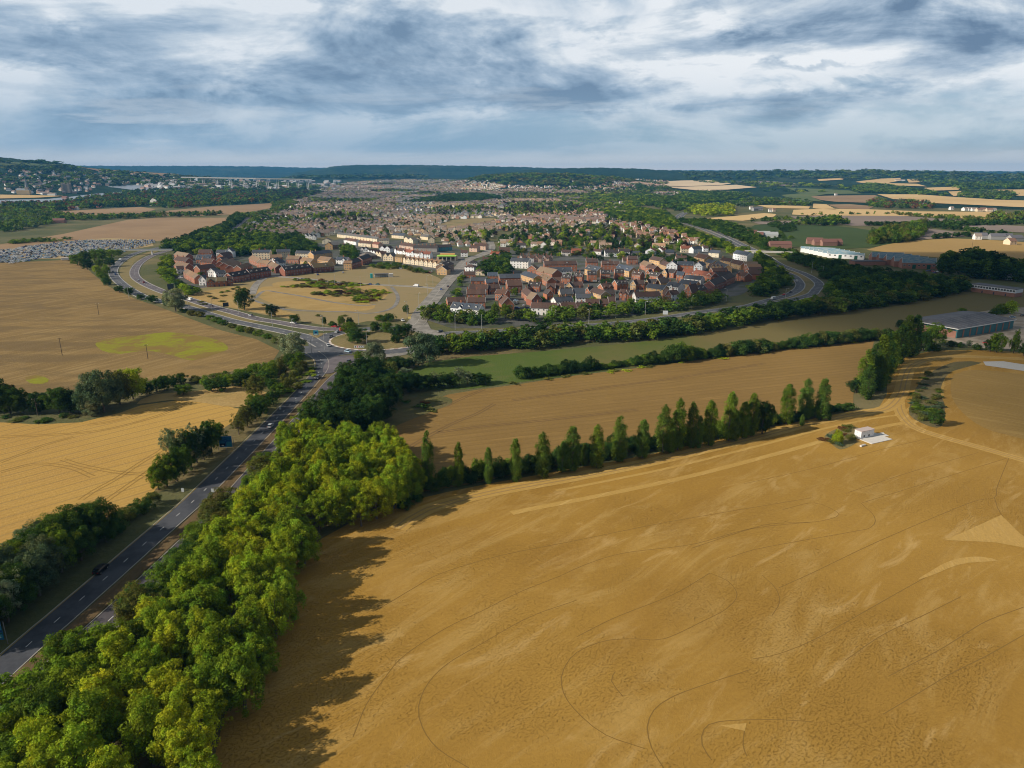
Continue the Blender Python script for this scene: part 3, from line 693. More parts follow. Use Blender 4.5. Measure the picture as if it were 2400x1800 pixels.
# western dual carriageway
W_IN=[(600,747),(542,731),(496,719),(445,702.6),(393,687.7),(361,675.5),(333.6,662),(317,648),(316,632),(328,616),(352,601),(385,590),(430,580),(475,568),(510,555),(545,538),(560,526),(574,515),(592,507),(620,502)]
W_OUT=[(600,764),(542,752),(502,740.6),(469,730),(434,719),(371.6,705),(339,697),(312,683.6),(287.5,667),(271,651),(265,635),(276,618.5),(300,602),(330,590),(380,579),(430,570),(475,558),(512,545),(535,532),(550,521),(565,512),(585,504),(610,499)]
win=[(806,771),(763,772),(708,766),(654,756)]+W_IN
wout=[(757,812),(735,799),(719,790),(690,783),(654,775)]+W_OUT
LWI=smooth_line(GP(win),7); LWO=smooth_line(GP(wout),7)
road('road',LWI,9.0,M_ROADR,z=RZ+0.02,marks='lane',edge=True)
road('road',LWO,9.0,M_ROAD,z=RZ+0.008,marks='lane',edge=True)
flatpoly('road_apron',[(719,790),(741,795),(776,780),(800,776),(800,790),(770,800),(757,815),(740,822),(724,812)],RZ+0.012,M_ROAD)['kind']='structure'
flatpoly('splitter_island',[(722,781),(763,782),(744,793),(735,791)],0.24,M_VERGE)['kind']='structure'
def between(la,lb,name,m_,z,w1=4.9):
    pass
med=smooth_line([((Vector(G(*a)[:2])+Vector(G(*b)[:2]))/2)[:] for a,b in [((600,764),(600,747)),((542,752),(542,731)),((496,739),(496,719)),((434,719),(445,702.6)),((371.6,705),(393,687.7)),((339,697),(361,675.5)),((312,683.6),(336,663)),((271,645),(316,640)),((277,618.5),(325,618)),((301,602),(345,603)),((340,588),(385,590))]],6)
mb=MB(); ribbon(mb,med,-5.0,5.0,0.10); mb.build('verge',M_VERGE)['kind']='structure'
# eastern bypass behind the tree belt
E=[(985,800),(1007,788),(1040,782),(1080,780),(1129,778.5),(1220,773),(1317,766),(1403,761),(1525,749),(1639,732),(1704,724),(1754,717.5),(1779,710),(1804.5,703.5),(1830,697),(1849,691),(1868,681),(1875.5,670.6),(1874,662),(1863,649),(1845,640),(1827,631),(1810,620),(1795,610),(1775,598),(1740,580),(1690,555),(1640,535),(1600,522),(1585,513),(1592,503),(1615,494)]
LE=smooth_line(GP(E),7); road('road',LE,8.6,M_ROAD,z=RZ+0.004,marks='lane',edge=True)
EO=[(1650,742),(1720,730),(1790,717),(1850,704),(1899.5,691),(1912,679.5),(1920,669),(1916,660.5),(1901,650),(1880.5,640),(1855,631),(1830,621),(1815,612),(1800,602),(1782,593),(1745,575),(1695,551),(1645,531),(1608,519),(1597,511),(1604,502),(1625,493)]
LEO=smooth_line(GP(EO),7); road('road',LEO,8.6,M_ROAD,z=RZ+0.008,marks='lane',edge=True)
em=smooth_line([((Vector(G(*a)[:2])+Vector(G(*b)[:2]))/2)[:] for a,b in [((1830,697),(1850,704)),((1868,681),(1903,687)),((1875.5,670.6),(1918,674)),((1874,662),(1916,660)),((1863,649),(1899,649)),((1845,640),(1867,635))]],6)
mb=MB(); ribbon(mb,em,-6,6,0.10); mb.build('verge',M_VERGE)['kind']='structure'
# high street running north from the roundabout
H=[(950,772),(975,758),(993,727),(1015,700),(1034,676),(1056,651),(1075,632),(1088,616),(1100,607),(1122,600),(1142,591),(1150,580),(1146,566)]
LH=smooth_line(GP(H),6); road('road',LH,13.0,M_ROADP,z=RZ+0.024,marks='centre')
flatpoly('road_apron',[(940,776),(960,752),(975,745),(1000,752),(1010,772),(1040,778),(1045,788),(1010,795),(985,800)],RZ+0.028,M_ROADP)['kind']='structure'
# minor road through the parkland, footpaths
road('road',smooth_line(GP([(590,690),(600,668),(620,652),(641,648),(695,652),(736,656),(790,662),(844,666),(912,669),(953,671),(1001,674),(1030,678)]),6),6.2,M_ROADP,z=RZ,marks=None)
road('path',smooth_line(GP([(596,700),(620,682),(655,686),(710,695),(776,708),(844,716),(880,714)]),6),3.2,M_PAVE,z=RZ-.02,kerbs=False)
road('path',smooth_line(GP([(917,672),(930,689),(932,703),(923,719),(898,730),(858,735),(817,731),(763,730),(681,727),(640,718),(600,706),(560,690)]),6),3.2,M_PAVE,z=RZ-.01,kerbs=False)
# estate and town floors
def estatefloor(k):
    P=k.P(); n=k.noise(P,0.035,6,0.6); f=k.noise(P,0.3,3,0.6)
    col=k.ramp(n,[(0.35,(0.055,0.075,0.028)),(0.46,(0.075,0.08,0.05)),(0.52,(0.10,0.10,0.10)),(0.62,(0.135,0.13,0.125)),(0.72,(0.20,0.17,0.12))])
    k.color(k.mix(k.ss(f,0.3,0.7,0,0.35),col,(0.05,0.06,0.03)))
M_EST=mat('estate_streets_and_gardens',(0.1,0.1,0.09),0.9,estatefloor)
field('estate_ground',[(1060,770),(985,745),(1060,660),(1090,625),(1160,590),(1300,575),(1500,585),(1700,590),(1790,640),(1775,665),(1740,690),(1600,722),(1400,752),(1200,768)],0.05,M_EST)
field('estate_ground',[(470,690),(420,665),(395,630),(400,598),(520,590),(640,590),(800,560),(900,560),(1020,570),(1100,590),(1060,640),(1000,634),(900,622),(780,640),(640,655),(560,672)],0.052,M_EST)
field('farmyard',[(2190,790),(2230,740),(2360,722),(2600,715),(2600,830),(2420,822),(2290,815)],0.09,mat('yard_hardcore',(0.33,0.27,0.2),0.9,roadm((0.27,0.215,0.15),(0.37,0.31,0.24))))
# ================================================================ trees
def leafmat(name,tintattr):
    m=bpy.data.materials.new(name); m.use_nodes=True; nt=m.node_tree; N=nt.nodes; L=nt.links; N.clear()
    out=N.new('ShaderNodeOutputMaterial'); oi=N.new('ShaderNodeObjectInfo'); at=N.new('ShaderNodeAttribute'); at.attribute_name='tint'
    mu=N.new('ShaderNodeMix'); mu.data_type='RGBA'; mu.blend_type='MULTIPLY'; mu.inputs[0].default_value=1.0
    if tintattr: mu.inputs[6].default_value=(1,1,1,1)
    else: L.new(oi.outputs['Color'],mu.inputs[6])
    L.new(at.outputs['Color'],mu.inputs[7])
    d=N.new('ShaderNodeBsdfDiffuse'); t=N.new('ShaderNodeBsdfTranslucent'); ms=N.new('ShaderNodeMixShader'); ms.inputs[0].default_value=0.28
    tm=N.new('ShaderNodeMix'); tm.data_type='RGBA'; tm.blend_type='MULTIPLY'; tm.inputs[0].default_value=1.0; tm.inputs[7].default_value=(1.25,1.2,0.5,1)
    L.new(mu.outputs[2],d.inputs[0]); L.new(mu.outputs[2],tm.inputs[6]); L.new(tm.outputs[2],t.inputs[0])
    L.new(d.outputs[0],ms.inputs[1]); L.new(t.outputs[0],ms.inputs[2]); L.new(ms.outputs[0],out.inputs[0]); return m
M_LEAF=leafmat('leaves',False); M_LEAFT=leafmat('leaves_by_face',True)
M_BARK=mat('bark',(0.13,0.105,0.08),0.9); M_BARKP=mat('pale_dead_bark',(0.36,0.33,0.28),0.9)
SPEC=dict(bright2=(0.20,0.285,0.022),yel=(0.32,0.375,0.022),mid=(0.13,0.20,0.022),dark=(0.062,0.115,0.022),silver=(0.22,0.255,0.150),pop=(0.105,0.170,0.026),
 olive=(0.14,0.150,0.035),rust=(0.17,0.085,0.035),bright=(0.26,0.34,0.022),deep=(0.034,0.068,0.017),purple=(0.055,0.030,0.028),grey=(0.11,0.155,0.080))
def crown_arrays(seed,w,h,z0,nc,per,leaf,shape='round',cr=(0.13,0.22),inner=0.15,flat=0.0,openness=0.0,zs=0.85):
    """clumps of leaf-sized quads -> (V (n,4,3), tint (n,3))"""
    g=np.random.default_rng(seed); cen=[]; rad=[]
    for i in range(nc):
        d=g.normal(size=3); d/=np.linalg.norm(d)
        if d[2]<-0.88: d[2]*=-0.6
        rf=g.uniform(0.55,0.92) if g.random()>inner else g.uniform(0.1,0.5)
        if shape=='pop':
            t=g.uniform(0.0,1.0); a=g.uniform(0,2*math.pi); prof=min(1,(t/0.10+0.25)**0.6)*min(1,((1.02-t)/0.34)**0.62)
            r=w/2*prof*g.uniform(0.35,0.85); c=np.array([r*math.cos(a),r*math.sin(a),z0+(h-z0)*t*0.97])
            cr_=w*g.uniform(0.15,0.25)*(0.6+0.5*prof)
        else:
            lob=1+0.22*math.sin(3*math.atan2(d[1],d[0])+seed)+0.12*math.sin(5*math.atan2(d[1],d[0])+2*seed)
            c=np.array([d[0]*w/2*rf*lob,d[1]*w/2*rf*lob,z0+(h-z0)*0.47+d[2]*(h-z0)*0.5*rf])
            if shape=='bush': c[2]=max(c[2],h*0.16)
            if zs>1.2:
                f=1.12-0.62*max(0,(c[2]-z0)/(h-z0)-0.25); c[0]*=f; c[1]*=f; c[2]*=1.0+g.uniform(-.06,.08)
            cr_=w*g.uniform(*cr)
        cen.append(c); rad.append(cr_)
    V=[];T=[]
    cz=z0+(h-z0)*0.42
    for c,r in zip(cen,rad):
        k=max(6,int(per*g.uniform(0.6,1.3))); d=g.normal(size=(k,3)); d[:,2]+=0.45; 
        out=c-np.array([0,0,cz]); out/= (np.linalg.norm(out)+1e-6); d+=out*0.5
        d/=np.linalg.norm(d,axis=1)[:,None]
        p=c+d*r*g.uniform(0.55,1.12,size=(k,1))*np.array([1,1,zs if shape!='pop' else 1.7])
        n=d+g.normal(size=(k,3))*0.5; n/=np.linalg.norm(n,axis=1)[:,None]
        a=np.cross(n,g.normal(size=(k,3))); a/=np.linalg.norm(a,axis=1)[:,None]; b=np.cross(n,a)
        s=(leaf*g.uniform(0.55,1.25,size=(k,1)))/2; s2=s*g.uniform(0.5,0.9,size=(k,1))
        q=np.stack([p-a*s-b*s2*0.5,p-b*s2,p+a*s+b*s2*0.4,p+b*s2],axis=1)
        V.append(q); ct=np.array([g.uniform(0.72,1.28),0,0])[0]; hue=g.uniform(-0.16,0.16)
        t=ct*g.uniform(0.75,1.25,size=(k,1)); T.append(np.concatenate([t*(1+hue),t,t*(1-hue*0.5)],axis=1))
    V=np.concatenate(V); T=np.concatenate(T); V[:,:,2]=np.maximum(V[:,:,2],0.05); return V,T,cen
def trunk_mesh(cen,h,z0,r0,seed,bare=0):
    mb=MB(); rs=random.Random(seed); top=Vector((rs.uniform(-.3,.3),rs.uniform(-.3,.3),z0+(h-z0)*0.35))
    mb.tube((0,0,-0.2),top,r0,r0*0.62,8); mb.tube(top,(top.x*1.5,top.y*1.5,z0+(h-z0)*0.72),r0*0.62,r0*0.2,6)
    for c in list(cen)[:9+bare]:
        s=top*rs.uniform(0.45,1.0); e=Vector(c); m_=s.lerp(e,0.5)+Vector((rs.uniform(-.4,.4),rs.uniform(-.4,.4),-0.3))
        mb.tube(s,m_,r0*0.36,r0*0.22,5,cap=False); mb.tube(m_,e,r0*0.22,r0*0.06,5,cap=False)
    return mb.mesh('trunk',[M_BARK if bare<40 else M_BARKP])
PROT={}
def proto(kind,k):
    key=(kind,k)
    if key in PROT: return PROT[key]
    sd=hash((len(kind)*131+ord(kind[0])*17+ord(kind[-1]),k))%9973+11
    P={'round':dict(w=9,h=12,z0=0.3,nc=110,per=135,leaf=0.36,cr=(0.08,0.17)),
       'tall':dict(w=7.5,h=14.5,z0=0.3,nc=120,per=120,leaf=0.36,cr=(0.07,0.15),zs=1.55),
       'loose':dict(w=9,h=14,z0=0.8,nc=110,per=70,leaf=0.34,cr=(0.06,0.12),inner=0.3),
       'bare':dict(w=10,h=13,z0=3.0,nc=60,per=16,leaf=0.34,cr=(0.05,0.10),inner=0.35),
       'willow':dict(w=12,h=12,z0=0.6,nc=80,per=130,leaf=0.55,cr=(0.10,0.17)),
       'bush':dict(w=6,h=4.6,z0=0.0,nc=32,per=90,leaf=0.42,shape='bush',cr=(0.16,0.25)),
       'poplar':dict(w=5.4,h=20,z0=1.0,nc=110,per=78,leaf=0.48,shape='pop'),
       'mid':dict(w=9,h=11,z0=0.0,nc=30,per=26,leaf=1.25,cr=(0.16,0.24)),
       'midp':dict(w=5.4,h=20,z0=0.6,nc=30,per=14,leaf=1.4,shape='pop'),
       'far':dict(w=10,h=10,z0=0.4,nc=12,per=9,leaf=2.9,cr=(0.2,0.3))}[kind]
    V,T,cen=crown_arrays(sd,**P)
    me=quads_mesh(kind+'_crown',V,[M_LEAF],T)
    tk=None
    if kind in('round','tall','loose','willow','poplar','bare'):
        tk=trunk_mesh(cen,P['h'],P['z0'],0.34 if kind!='poplar' else 0.30,sd,18 if kind=='loose' else (50 if kind=='bare' else 0))
    PROT[key]=(me,tk,P,V,T); return PROT[key]
NV={'bare':2,'round':6,'tall':6,'loose':4,'willow':3,'bush':5,'poplar':5,'mid':6,'midp':3,'far':6}
TR_=random.Random(77)
def jit(c,a=0.14,rs=TR_):
    k=1+rs.uniform(-a,a); hh=rs.uniform(-a,a)*0.6; return (c[0]*k*(1+hh),c[1]*k,c[2]*k*(1-hh))
def height_to(x,y,pytop):
    lo,hi=0.5,60
    for _ in range(30):
        m_=(lo+hi)/2
        if proj(x,y,m_)[1]>pytop: lo=m_
        else: hi=m_
    return lo
def tree(x,y,h,w_,kind,spec,label,group=None,name='tree',cat='tree',z=None,rs=TR_):
    me,tk,P,_,_=proto(kind,rs.randrange(NV[kind])); z=hz(x,y) if z is None else z
    sz=h/P['h']; sx=w_/P['w']
    if tk is None:
        o=bpy.data.objects.new(name,me); COL.objects.link(o); o.location=(x,y,z); o.scale=(sx,sx,sz); o.rotation_euler=(0,0,rs.uniform(0,6.28))
        o.color=jit(SPEC[spec],rs=rs)+(1,)
    else:
        o=empty(name,(x,y,z),rs.uniform(0,6.28),(sx,sx,sz))
        mobj('crown',me,o,color=jit(SPEC[spec],rs=rs)); mobj('trunk',tk,o)
    tag(o,label,cat,group); return o
def ordn(n):
    W=['first','second','third','fourth','fifth','sixth','seventh','eighth','ninth','tenth','eleventh','twelfth']
    if n<=12: return W[n-1]
    return '%d%s'%(n,'th' if 10<n%100<20 else {1:'st',2:'nd',3:'rd'}.get(n%10,'th'))
LOOK={'bright2':'fresh green','yel':'yellowish','mid':'mid-green','dark':'dark green','silver':'silvery grey-green','pop':'green','olive':'olive-green','rust':'rusty brown','bright':'bright green','deep':'blackish','purple':'dark purple-leaved','grey':'greyish green'}
rs=random.Random(11)
def scatter(polyw,spacing,rs,jitter=0.42,maxn=10000):
    xs=[p[0] for p in polyw]; ys=[p[1] for p in polyw]; out=[]; j=0; y=min(ys)
    while y<max(ys):
        x=min(xs)+(spacing/2 if j%2 else 0)
        while x<max(xs):
            a=x+rs.uniform(-jitter,jitter)*spacing; b=y+rs.uniform(-jitter,jitter)*spacing
            if inpoly(a,b,polyw): out.append((a,b))
            x+=spacing
        y+=spacing*0.87; j+=1
    return out
# 1. the big belt between the near road and the ochre field
belt=[(-99,56),(-50,58),(-50,100),(-53,140),(-53,176),(-46,188),(-36,200),(-30,214),(-34,232),(-44,246),(-60,252),(-85,256),(-88,200),(-91,150),(-93.5,120),(-96,95),(-100,58)]
pts=scatter(belt,7.3,rs); pts.sort(key=lambda p:p[1])
BELT=[]
for x,y in pts:
    edge=x<-81-(150-y)*0.07; u=rs.random()
    if edge and y<232: sp=rs.choice(['mid','dark','olive','mid']); kd='round'; h=rs.uniform(8.0,11); w_=rs.uniform(8,10)
    elif y<88 : sp=rs.choice(['bright2','bright','bright2','mid','rust' if x<-84 and y<72 else 'yel']); kd=rs.choice(['round','loose','tall']); h=rs.uniform(8.5,12.5); w_=rs.uniform(8.5,10.5)
    elif x>-58 and y<185: sp=rs.choice(['bright2','yel','bright']); kd=rs.choice(['tall','tall','loose']); h=rs.uniform(11,15.5); w_=rs.uniform(7.5,9.5)
    else:
        sp=rs.choice(['yel','yel','bright','bright','bright2','bright2']); kd=rs.choice(['tall','tall','tall','round','loose']); h=rs.uniform(11,15.5); w_=rs.uniform(8,10.5)
    if edge and y<128: h=rs.uniform(11,13); w_=rs.uniform(9.5,11.5); sp=rs.choice(['bright2','mid','bright2'])
    if y>185: h=min(h*1.05,15); 
    BELT.append((x,y,h,w_,kd,sp))
cnt={}
BELT=[b_ for b_ in BELT if math.hypot(b_[0]+84,b_[1]-80)>5.5 and math.hypot(b_[0]+66,b_[1]-73)>5]
for x,y,h,w_,kd,sp in BELT:
    cnt[sp]=cnt.get(sp,0)+1
    shp={'round':'rounded','tall':'tall','loose':'thin-crowned'}[kd]
    side='road side' if x<-76 else ('field side' if x<-200 or x>-58 else 'middle')
    key=(sp,kd,side); cnt[key]=cnt.get(key,0)+1
    tree(x,y,h,w_,kd,sp,'%s %s tree, %s such from the near end, %s of roadside belt'%(shp,LOOK[sp],ordn(cnt[key]),side),'trees in the belt beside the ochre field','broadleaf_tree',rs=rs)
tree(-84,80,15,11,'bare','yel','half-bare tree with pale spreading limbs near the bottom left corner','trees in the belt beside the ochre field','broadleaf_tree',rs=rs)
tree(-66,73,15,9,'bare','olive','half-bare pale-limbed tree right of the other one at the belt end','trees in the belt beside the ochre field','broadleaf_tree',rs=rs)
# 2. dark clump nearer the roundabout
for i,(x,y) in enumerate(sorted(scatter([(-86,262),(-56,258),(-52,285),(-56,318),(-66,345),(-80,352),(-85,340),(-86,300)],8.2,rs),key=lambda p:p[1])):
    sp=rs.choice(['deep','deep','dark']) if x>-77 else rs.choice(['deep','dark','dark'])
    tree(x,y,rs.uniform(12,16),rs.uniform(9,11),'round',sp,'%s tree, %s from near end of dark clump before roundabout'%(LOOK[sp],ordn(i+1)),'trees in the dark roadside clump','broadleaf_tree',rs=rs)
# generic list placement: (px,py base, py top, width m, kind, species)
def plist(items,where,group,name='broadleaf_tree',cat='tree'):
    c={}
    for it in items:
        px,py,pt,w_,kd,sp=it[:6]; x,y,z=G(px,py); h=max(2.0,height_to(x,y,pt)) if pt>0 else -pt
        shp={'round':'rounded','tall':'tall','loose':'thin-crowned','willow':'billowing','bush':'low','poplar':'slim','mid':'bushy'}[kd]
        key=sp+kd; c[key]=c.get(key,0)+1; n=sum(1 for q in items if q[5]+q[4]==key)
        lab='%s %s %s, '%(shp,LOOK[sp],{'bush':'bush','poplar':'poplar'}.get(kd,'tree'))
        lab+= ('%s such from left '%ordn(c[key]) if n>1 else '')+where
        lab=' '.join(lab.split()); 
        if len(lab.split())>16: print('LONG',lab,flush=True)
        nm={'willow':'willow_tree','mid':'bushy_tree'}.get(kd,name)
        tree(x,y,h,w_,kd,sp,lab,group,nm,cat,rs=rs)
# 3. west verge hedge of the near road
hedge=smooth_line(GP([(-120,1530),(-40,1455),(30,1400),(100,1345),(170,1293),(225,1262)]),8.0)
i=0
for k,p in enumerate(hedge):
    for off in (5.5,-1.0,-8):
        if rs.random()<0.12: continue
        i+=1; q=Vector((p.x+off+rs.uniform(-1,1),p.y+rs.uniform(-1.5,1.5))); sp=rs.choice(['dark','mid','mid','silver','grey','dark'])
        tree(q.x,q.y,rs.uniform(12,15.5) if off>-7 else rs.uniform(9,11),rs.uniform(8.5,10.5),'round' if sp!='silver' else 'loose',sp,'%s tree, %s from near end of hedge left of near road'%(LOOK[sp],ordn(i)),'hedge trees on the left verge of the near road','hedgerow_tree',rs=rs)
hedge=smooth_line(GP([(235,1262),(270,1236),(300,1214),(345,1184)]),3.4)
for k,p in enumerate(hedge):
    tree(p.x+1.5+rs.uniform(-1,1),p.y,rs.uniform(3.4,4.8),rs.uniform(5,6.5),'bush',rs.choice(['dark','dark','olive']),'low dark shrub, %s from near end of low hedge beside the golden field'%ordn(k+1),'low shrubs beside the golden field','shrub','bush',rs=rs)
plist([(372,1148,1085,7,'round','mid'),(392,1140,1060,7.5,'round','mid'),(415,1128,1045,7,'round','dark'),(432,1112,1040,7,'round','mid'),(420,1100,990,8,'loose','grey'),(448,1095,1000,8,'round','dark'),(462,1085,985,8,'loose','silver'),(478,1078,990,7,'round','deep'),(497,1062,975,7.5,'round','dark'),(515,1046,985,6,'round','mid'),
 (400,1078,995,7,'loose','silver'),(560,1018,965,7,'loose','olive'),(580,1000,945,7,'round','olive'),(600,985,935,7,'round','dark'),(618,970,925,7,'round','dark'),(598,965,920,7,'round','mid')],'in the trees by the blue road sign','trees by the blue road sign')
plist([(640,950,915,6,'bush','dark'),(655,930,895,6.5,'round','mid'),(640,915,885,6.5,'round','dark'),(672,915,880,6,'bush','olive'),(690,895,868,5,'bush','olive'),(700,880,855,5,'bush','olive'),(712,868,845,4.5,'bush','olive'),(690,870,838,6.5,'round','mid'),
 (660,880,845,6,'bush','olive'),(640,885,855,6,'bush','mid'),(615,905,875,7,'round','mid'),(620,880,850,6,'bush','mid'),(702,852,822,6,'round','mid'),(680,862,825,7,'round','dark')],'on the verge west of the road bend','shrubs on the verge west of the bend','shrub','bush')
plist([(686,838,780,16,'willow','silver')],'beside the western arm of the roundabout','willows by the roundabout')
# 4. hedgerow between the brown and golden fields on the left
plist([(-5,968,885,15,'round','deep'),(25,970,898,10,'round','dark'),(55,968,905,9,'round','dark'),(95,968,915,9,'round','deep'),(140,968,902,11,'round','dark'),(165,968,908,10,'round','deep'),(188,966,915,8,'round','dark'),
 (212,970,900,10,'willow','grey'),(245,966,868,15,'willow','grey'),(225,955,872,12,'willow','silver'),(282,948,868,13,'willow','olive'),(312,935,862,14,'willow','bright'),(215,975,935,7,'round','silver')],'in the hedgerow above the golden field','hedgerow trees above the golden field','hedgerow_tree')
plist([(345,925,895,7,'round','deep'),(368,918,885,7,'round','dark'),(385,915,878,6.5,'round','dark'),(400,905,880,6,'bush','dark'),(425,900,872,7,'round','dark'),(430,925,898,8,'round','mid'),(460,897,880,6,'bush','olive'),(485,908,880,6,'bush','mid'),(496,918,885,7,'round','dark'),(520,917,882,8,'round','dark'),(545,905,872,8,'round','mid'),(565,905,868,8,'round','dark'),(585,898,860,8,'round','mid'),(600,930,875,9,'round','olive'),(625,900,865,8,'round','dark'),(560,885,865,6,'bush','mid'),(600,878,852,7,'bush','mid'),(640,868,845,7,'bush','mid'),(660,850,838,6,'bush','olive'),(525,895,872,7,'bush','mid'),(505,888,876,6,'bush','olive')],'in the scrub below the brown left field','scrub below the brown field','shrub','bush')
# low rough hedge between left field and western carriageways
hl=smooth_line(GP([(232,660),(250,672),(280,684),(300,690),(330,703),(352,712)]),9)
plist([(182,622,592,15,'round','mid'),(200,618,585,14,'round','dark'),(222,612,582,14,'round','mid'),(240,612,580,14,'round','mid'),(262,605,582,13,'round','bright'),(278,600,583,11,'round','mid'),(205,632,605,13,'round','deep'),(258,625,600,12,'round','dark'),(235,628,605,9,'round','mid'),(250,640,620,8,'bush','mid'),(228,640,622,8,'bush','bright'),(245,655,638,8,'bush','mid'),(250,668,650,8,'bush','dark'),(235,650,632,7,'bush','mid'),
 (280,685,668,8,'round','dark'),(304,690,672,9,'round','dark'),(330,702,688,7,'round','dark'),(358,710,690,9,'round','dark')],'between the brown field and the bypass','trees between the brown field and the bypass')
plist([(412,730,676,17,'willow','silver'),(395,718,690,10,'willow','grey')],'where the left field meets the bypass','silvery trees at the bypass')
for k,(a,b) in enumerate([(430,728),(450,735),(470,738),(490,745),(510,750),(525,757),(545,764),(565,772),(585,776),(605,782),(625,788),(645,800)]):
    x,y,z=G(a,b+4); tree(x,y,rs.uniform(2.2,4.2),rs.uniform(6,8),'bush',rs.choice(['olive','mid','dark']),'low verge shrub, %s from left between brown field and lower carriageway'%ordn(k+1),'verge shrubs by the lower carriageway','shrub','bush',rs=rs)
# 5. parkland and roundabout trees
plist([(573,726,668,14,'round','dark')],'alone in straw grass by the big road signs','lone parkland trees')
plist([(637,742,710,9,'round','deep'),(692,758,735,7.5,'round','dark'),(760,762,740,3.5,'round','dark'),(800,765,738,5,'round','mid'),(820,766,742,5,'round','deep'),(780,766,753,6,'bush','dark')],'in the dry grass beside the western arm','parkland trees beside the western arm')
plist([(838,806,765,14,'round','dark'),(820,785,752,10,'round','mid')],'on the left half of the roundabout','trees on the roundabout island')
plist([(880,778,752,8,'round','dark'),(905,780,752,8,'round','mid'),(935,795,758,10,'round','dark'),(955,790,755,9,'round','dark'),(928,804,780,6,'bush','deep'),(910,752,735,10,'bush','dark'),(890,750,738,7,'bush','mid'),(952,735,712,5,'round','dark')],'around the roundabout high street exit','trees around the high street exit')
plist([(880,856,802,12.5,'willow','silver'),(841,846,820,6,'round','mid'),(990,856,775,19,'willow','grey'),(930,862,835,11,'round','deep'),(950,864,838,10,'round','deep'),(902,866,846,8,'bush','olive'),(915,872,848,8,'bush','olive')],'south of the roundabout','trees south of the roundabout')
# dense clump at the corner of the meadow
plist([(915,912,865,11,'round','dark'),(938,915,868,11,'round','dark'),(962,916,870,11,'round','deep'),(985,914,880,9,'round','dark'),(1005,912,875,8,'round','deep'),(1020,908,868,6,'loose','silver'),(1040,908,872,9,'round','deep'),(1060,906,872,8,'round','dark'),(1076,904,852,6,'loose','silver'),(1095,903,865,7,'loose','silver'),(1118,902,872,8,'round','deep'),(1138,900,874,7,'round','dark'),(895,885,862,8,'bush','olive'),(950,890,862,8,'willow','silver'),(910,858,838,8,'bush','olive')],'at the near corner of the green meadow','trees at the near corner of the meadow')
# 6. hedge between meadow and stubble
hm_=[]
for px in range(1222,1482,15): hm_.append((px,888-(px-1222)*0.125,0,rs.uniform(6,8)))
for px in range(1490,2090,14): hm_.append((px,857-(px-1490)*0.110,0,rs.uniform(6,9)))
for k,(a,b,_,w_) in enumerate(hm_):
    x,y,z=G(a,b-1); low=1395<a<1485; big=a in(1588,1574); u=rs.random()
    h=rs.uniform(2.2,3.2) if low else rs.uniform(4.2,7.0)
    if 1570<a<1605: h=9.5; w_=12
    if 1720<a<1790: h=7.5; w_=11
    if 1860<a<2060: h=rs.uniform(6,8.5); w_=10
    sp=rs.choice(['dark','deep','dark','olive' if a>1650 else 'mid'])
    tree(x,y,h,w_,'bush',sp,'%s hedge bush, %s from left between meadow and brown stubble'%(LOOK[sp],ordn(k+1)),'hedge bushes between the meadow and the stubble','shrub','bush',rs=rs)
# 7. poplar row between the two fields
POPL=[(1005,1146,1013,4.6),(1076,1139,1036,3.6),(1145,1134,1051,3.8),(1208,1128,1028,4.4),(1272,1118,1016,6.2),(1319,1107,1036,4.2),(1341,1104,1002,6.5),(1369,1093,1042,2.8),(1398,1096,998,6.2),(1451,1080,978,6.2),(1505,1074,986,5.6),(1553,1060,952,6.5),(1588,1055,937,6.4),(1619,1050,943,5.2),(1661,1044,939,6.2),(1707,1033,922,6.6),(1740,1027,944,5.6),(1759,1023,924,5.8),(1842,993,903,6.8),(1885,984,890,6.8),(1923,984,890,7),(1879,998,971,2.2),(1944,985,968,1.6),(1572,1062,985,4.0),(1636,1050,975,3.6),(1722,1034,965,3.6)]
POPL.sort()
for k,(a,b,t,w_) in enumerate(POPL):
    x,y,z=G(a,b); h=height_to(x,y,t); small=h<6
    tree(x,y,h,w_*0.86,'poplar',rs.choice(['pop','pop','pop','mid']),('small young poplar, ' if small else 'slim upright poplar, ')+'%s from the left in the row along the ochre field'%ordn(k+1),'poplars in the row between the fields','poplar_tree',rs=rs)
POP2=[(2022,922,822,7),(2041,917,808,7),(2055,906,787,7.5),(2071,890,781,7.5),(2082,874,776,7),(2104,852,762,8),(2119,838,741,8),(2136,836,738,8),(2030,935,860,6),(2092,862,800,6),(2060,915,840,6),(2076,900,850,5)]
for k,(a,b,t,w_) in enumerate(POP2):
    x,y,z=G(a,b); tree(x,y,height_to(x,y,t),w_,'poplar',rs.choice(['mid','dark','pop']),'broad dark poplar, %s in the thick stand before the dark-roofed farm shed'%ordn(k+1),'poplars in the stand by the farm shed','poplar_tree',rs=rs)
plist([(2163,822,768,9,'round','dark'),(2188,812,752,13,'round','mid'),(2006,920,885,8,'round','deep'),(2112,770,748,8,'round','deep'),(1786,1017,932,8.5,'round','deep'),(2150,832,790,3,'tall','rust'),(2175,826,800,5,'round','dark'),(2190,822,806,6,'bush','dark')],'beside the poplar stand','round trees beside the poplars')
k=0
for px in np.arange(1040,1990,15.5):
    py=1150-(px-1005)*0.170-((px-1005)/900)**2*16
    x,y,z=G(px,py-5); k+=1; sp=rs.choice(['deep','dark','deep','dark','mid'])
    tree(x+rs.uniform(-1,1),y+rs.uniform(-1,1),rs.uniform(4.0,7.6) if px<1780 else rs.uniform(3,5),rs.uniform(5,6.5),'bush',sp,'%s bush, %s from the left at the foot of the poplar row'%(LOOK[sp],ordn(k)),'bushes under the poplar row','shrub','bush',rs=rs)
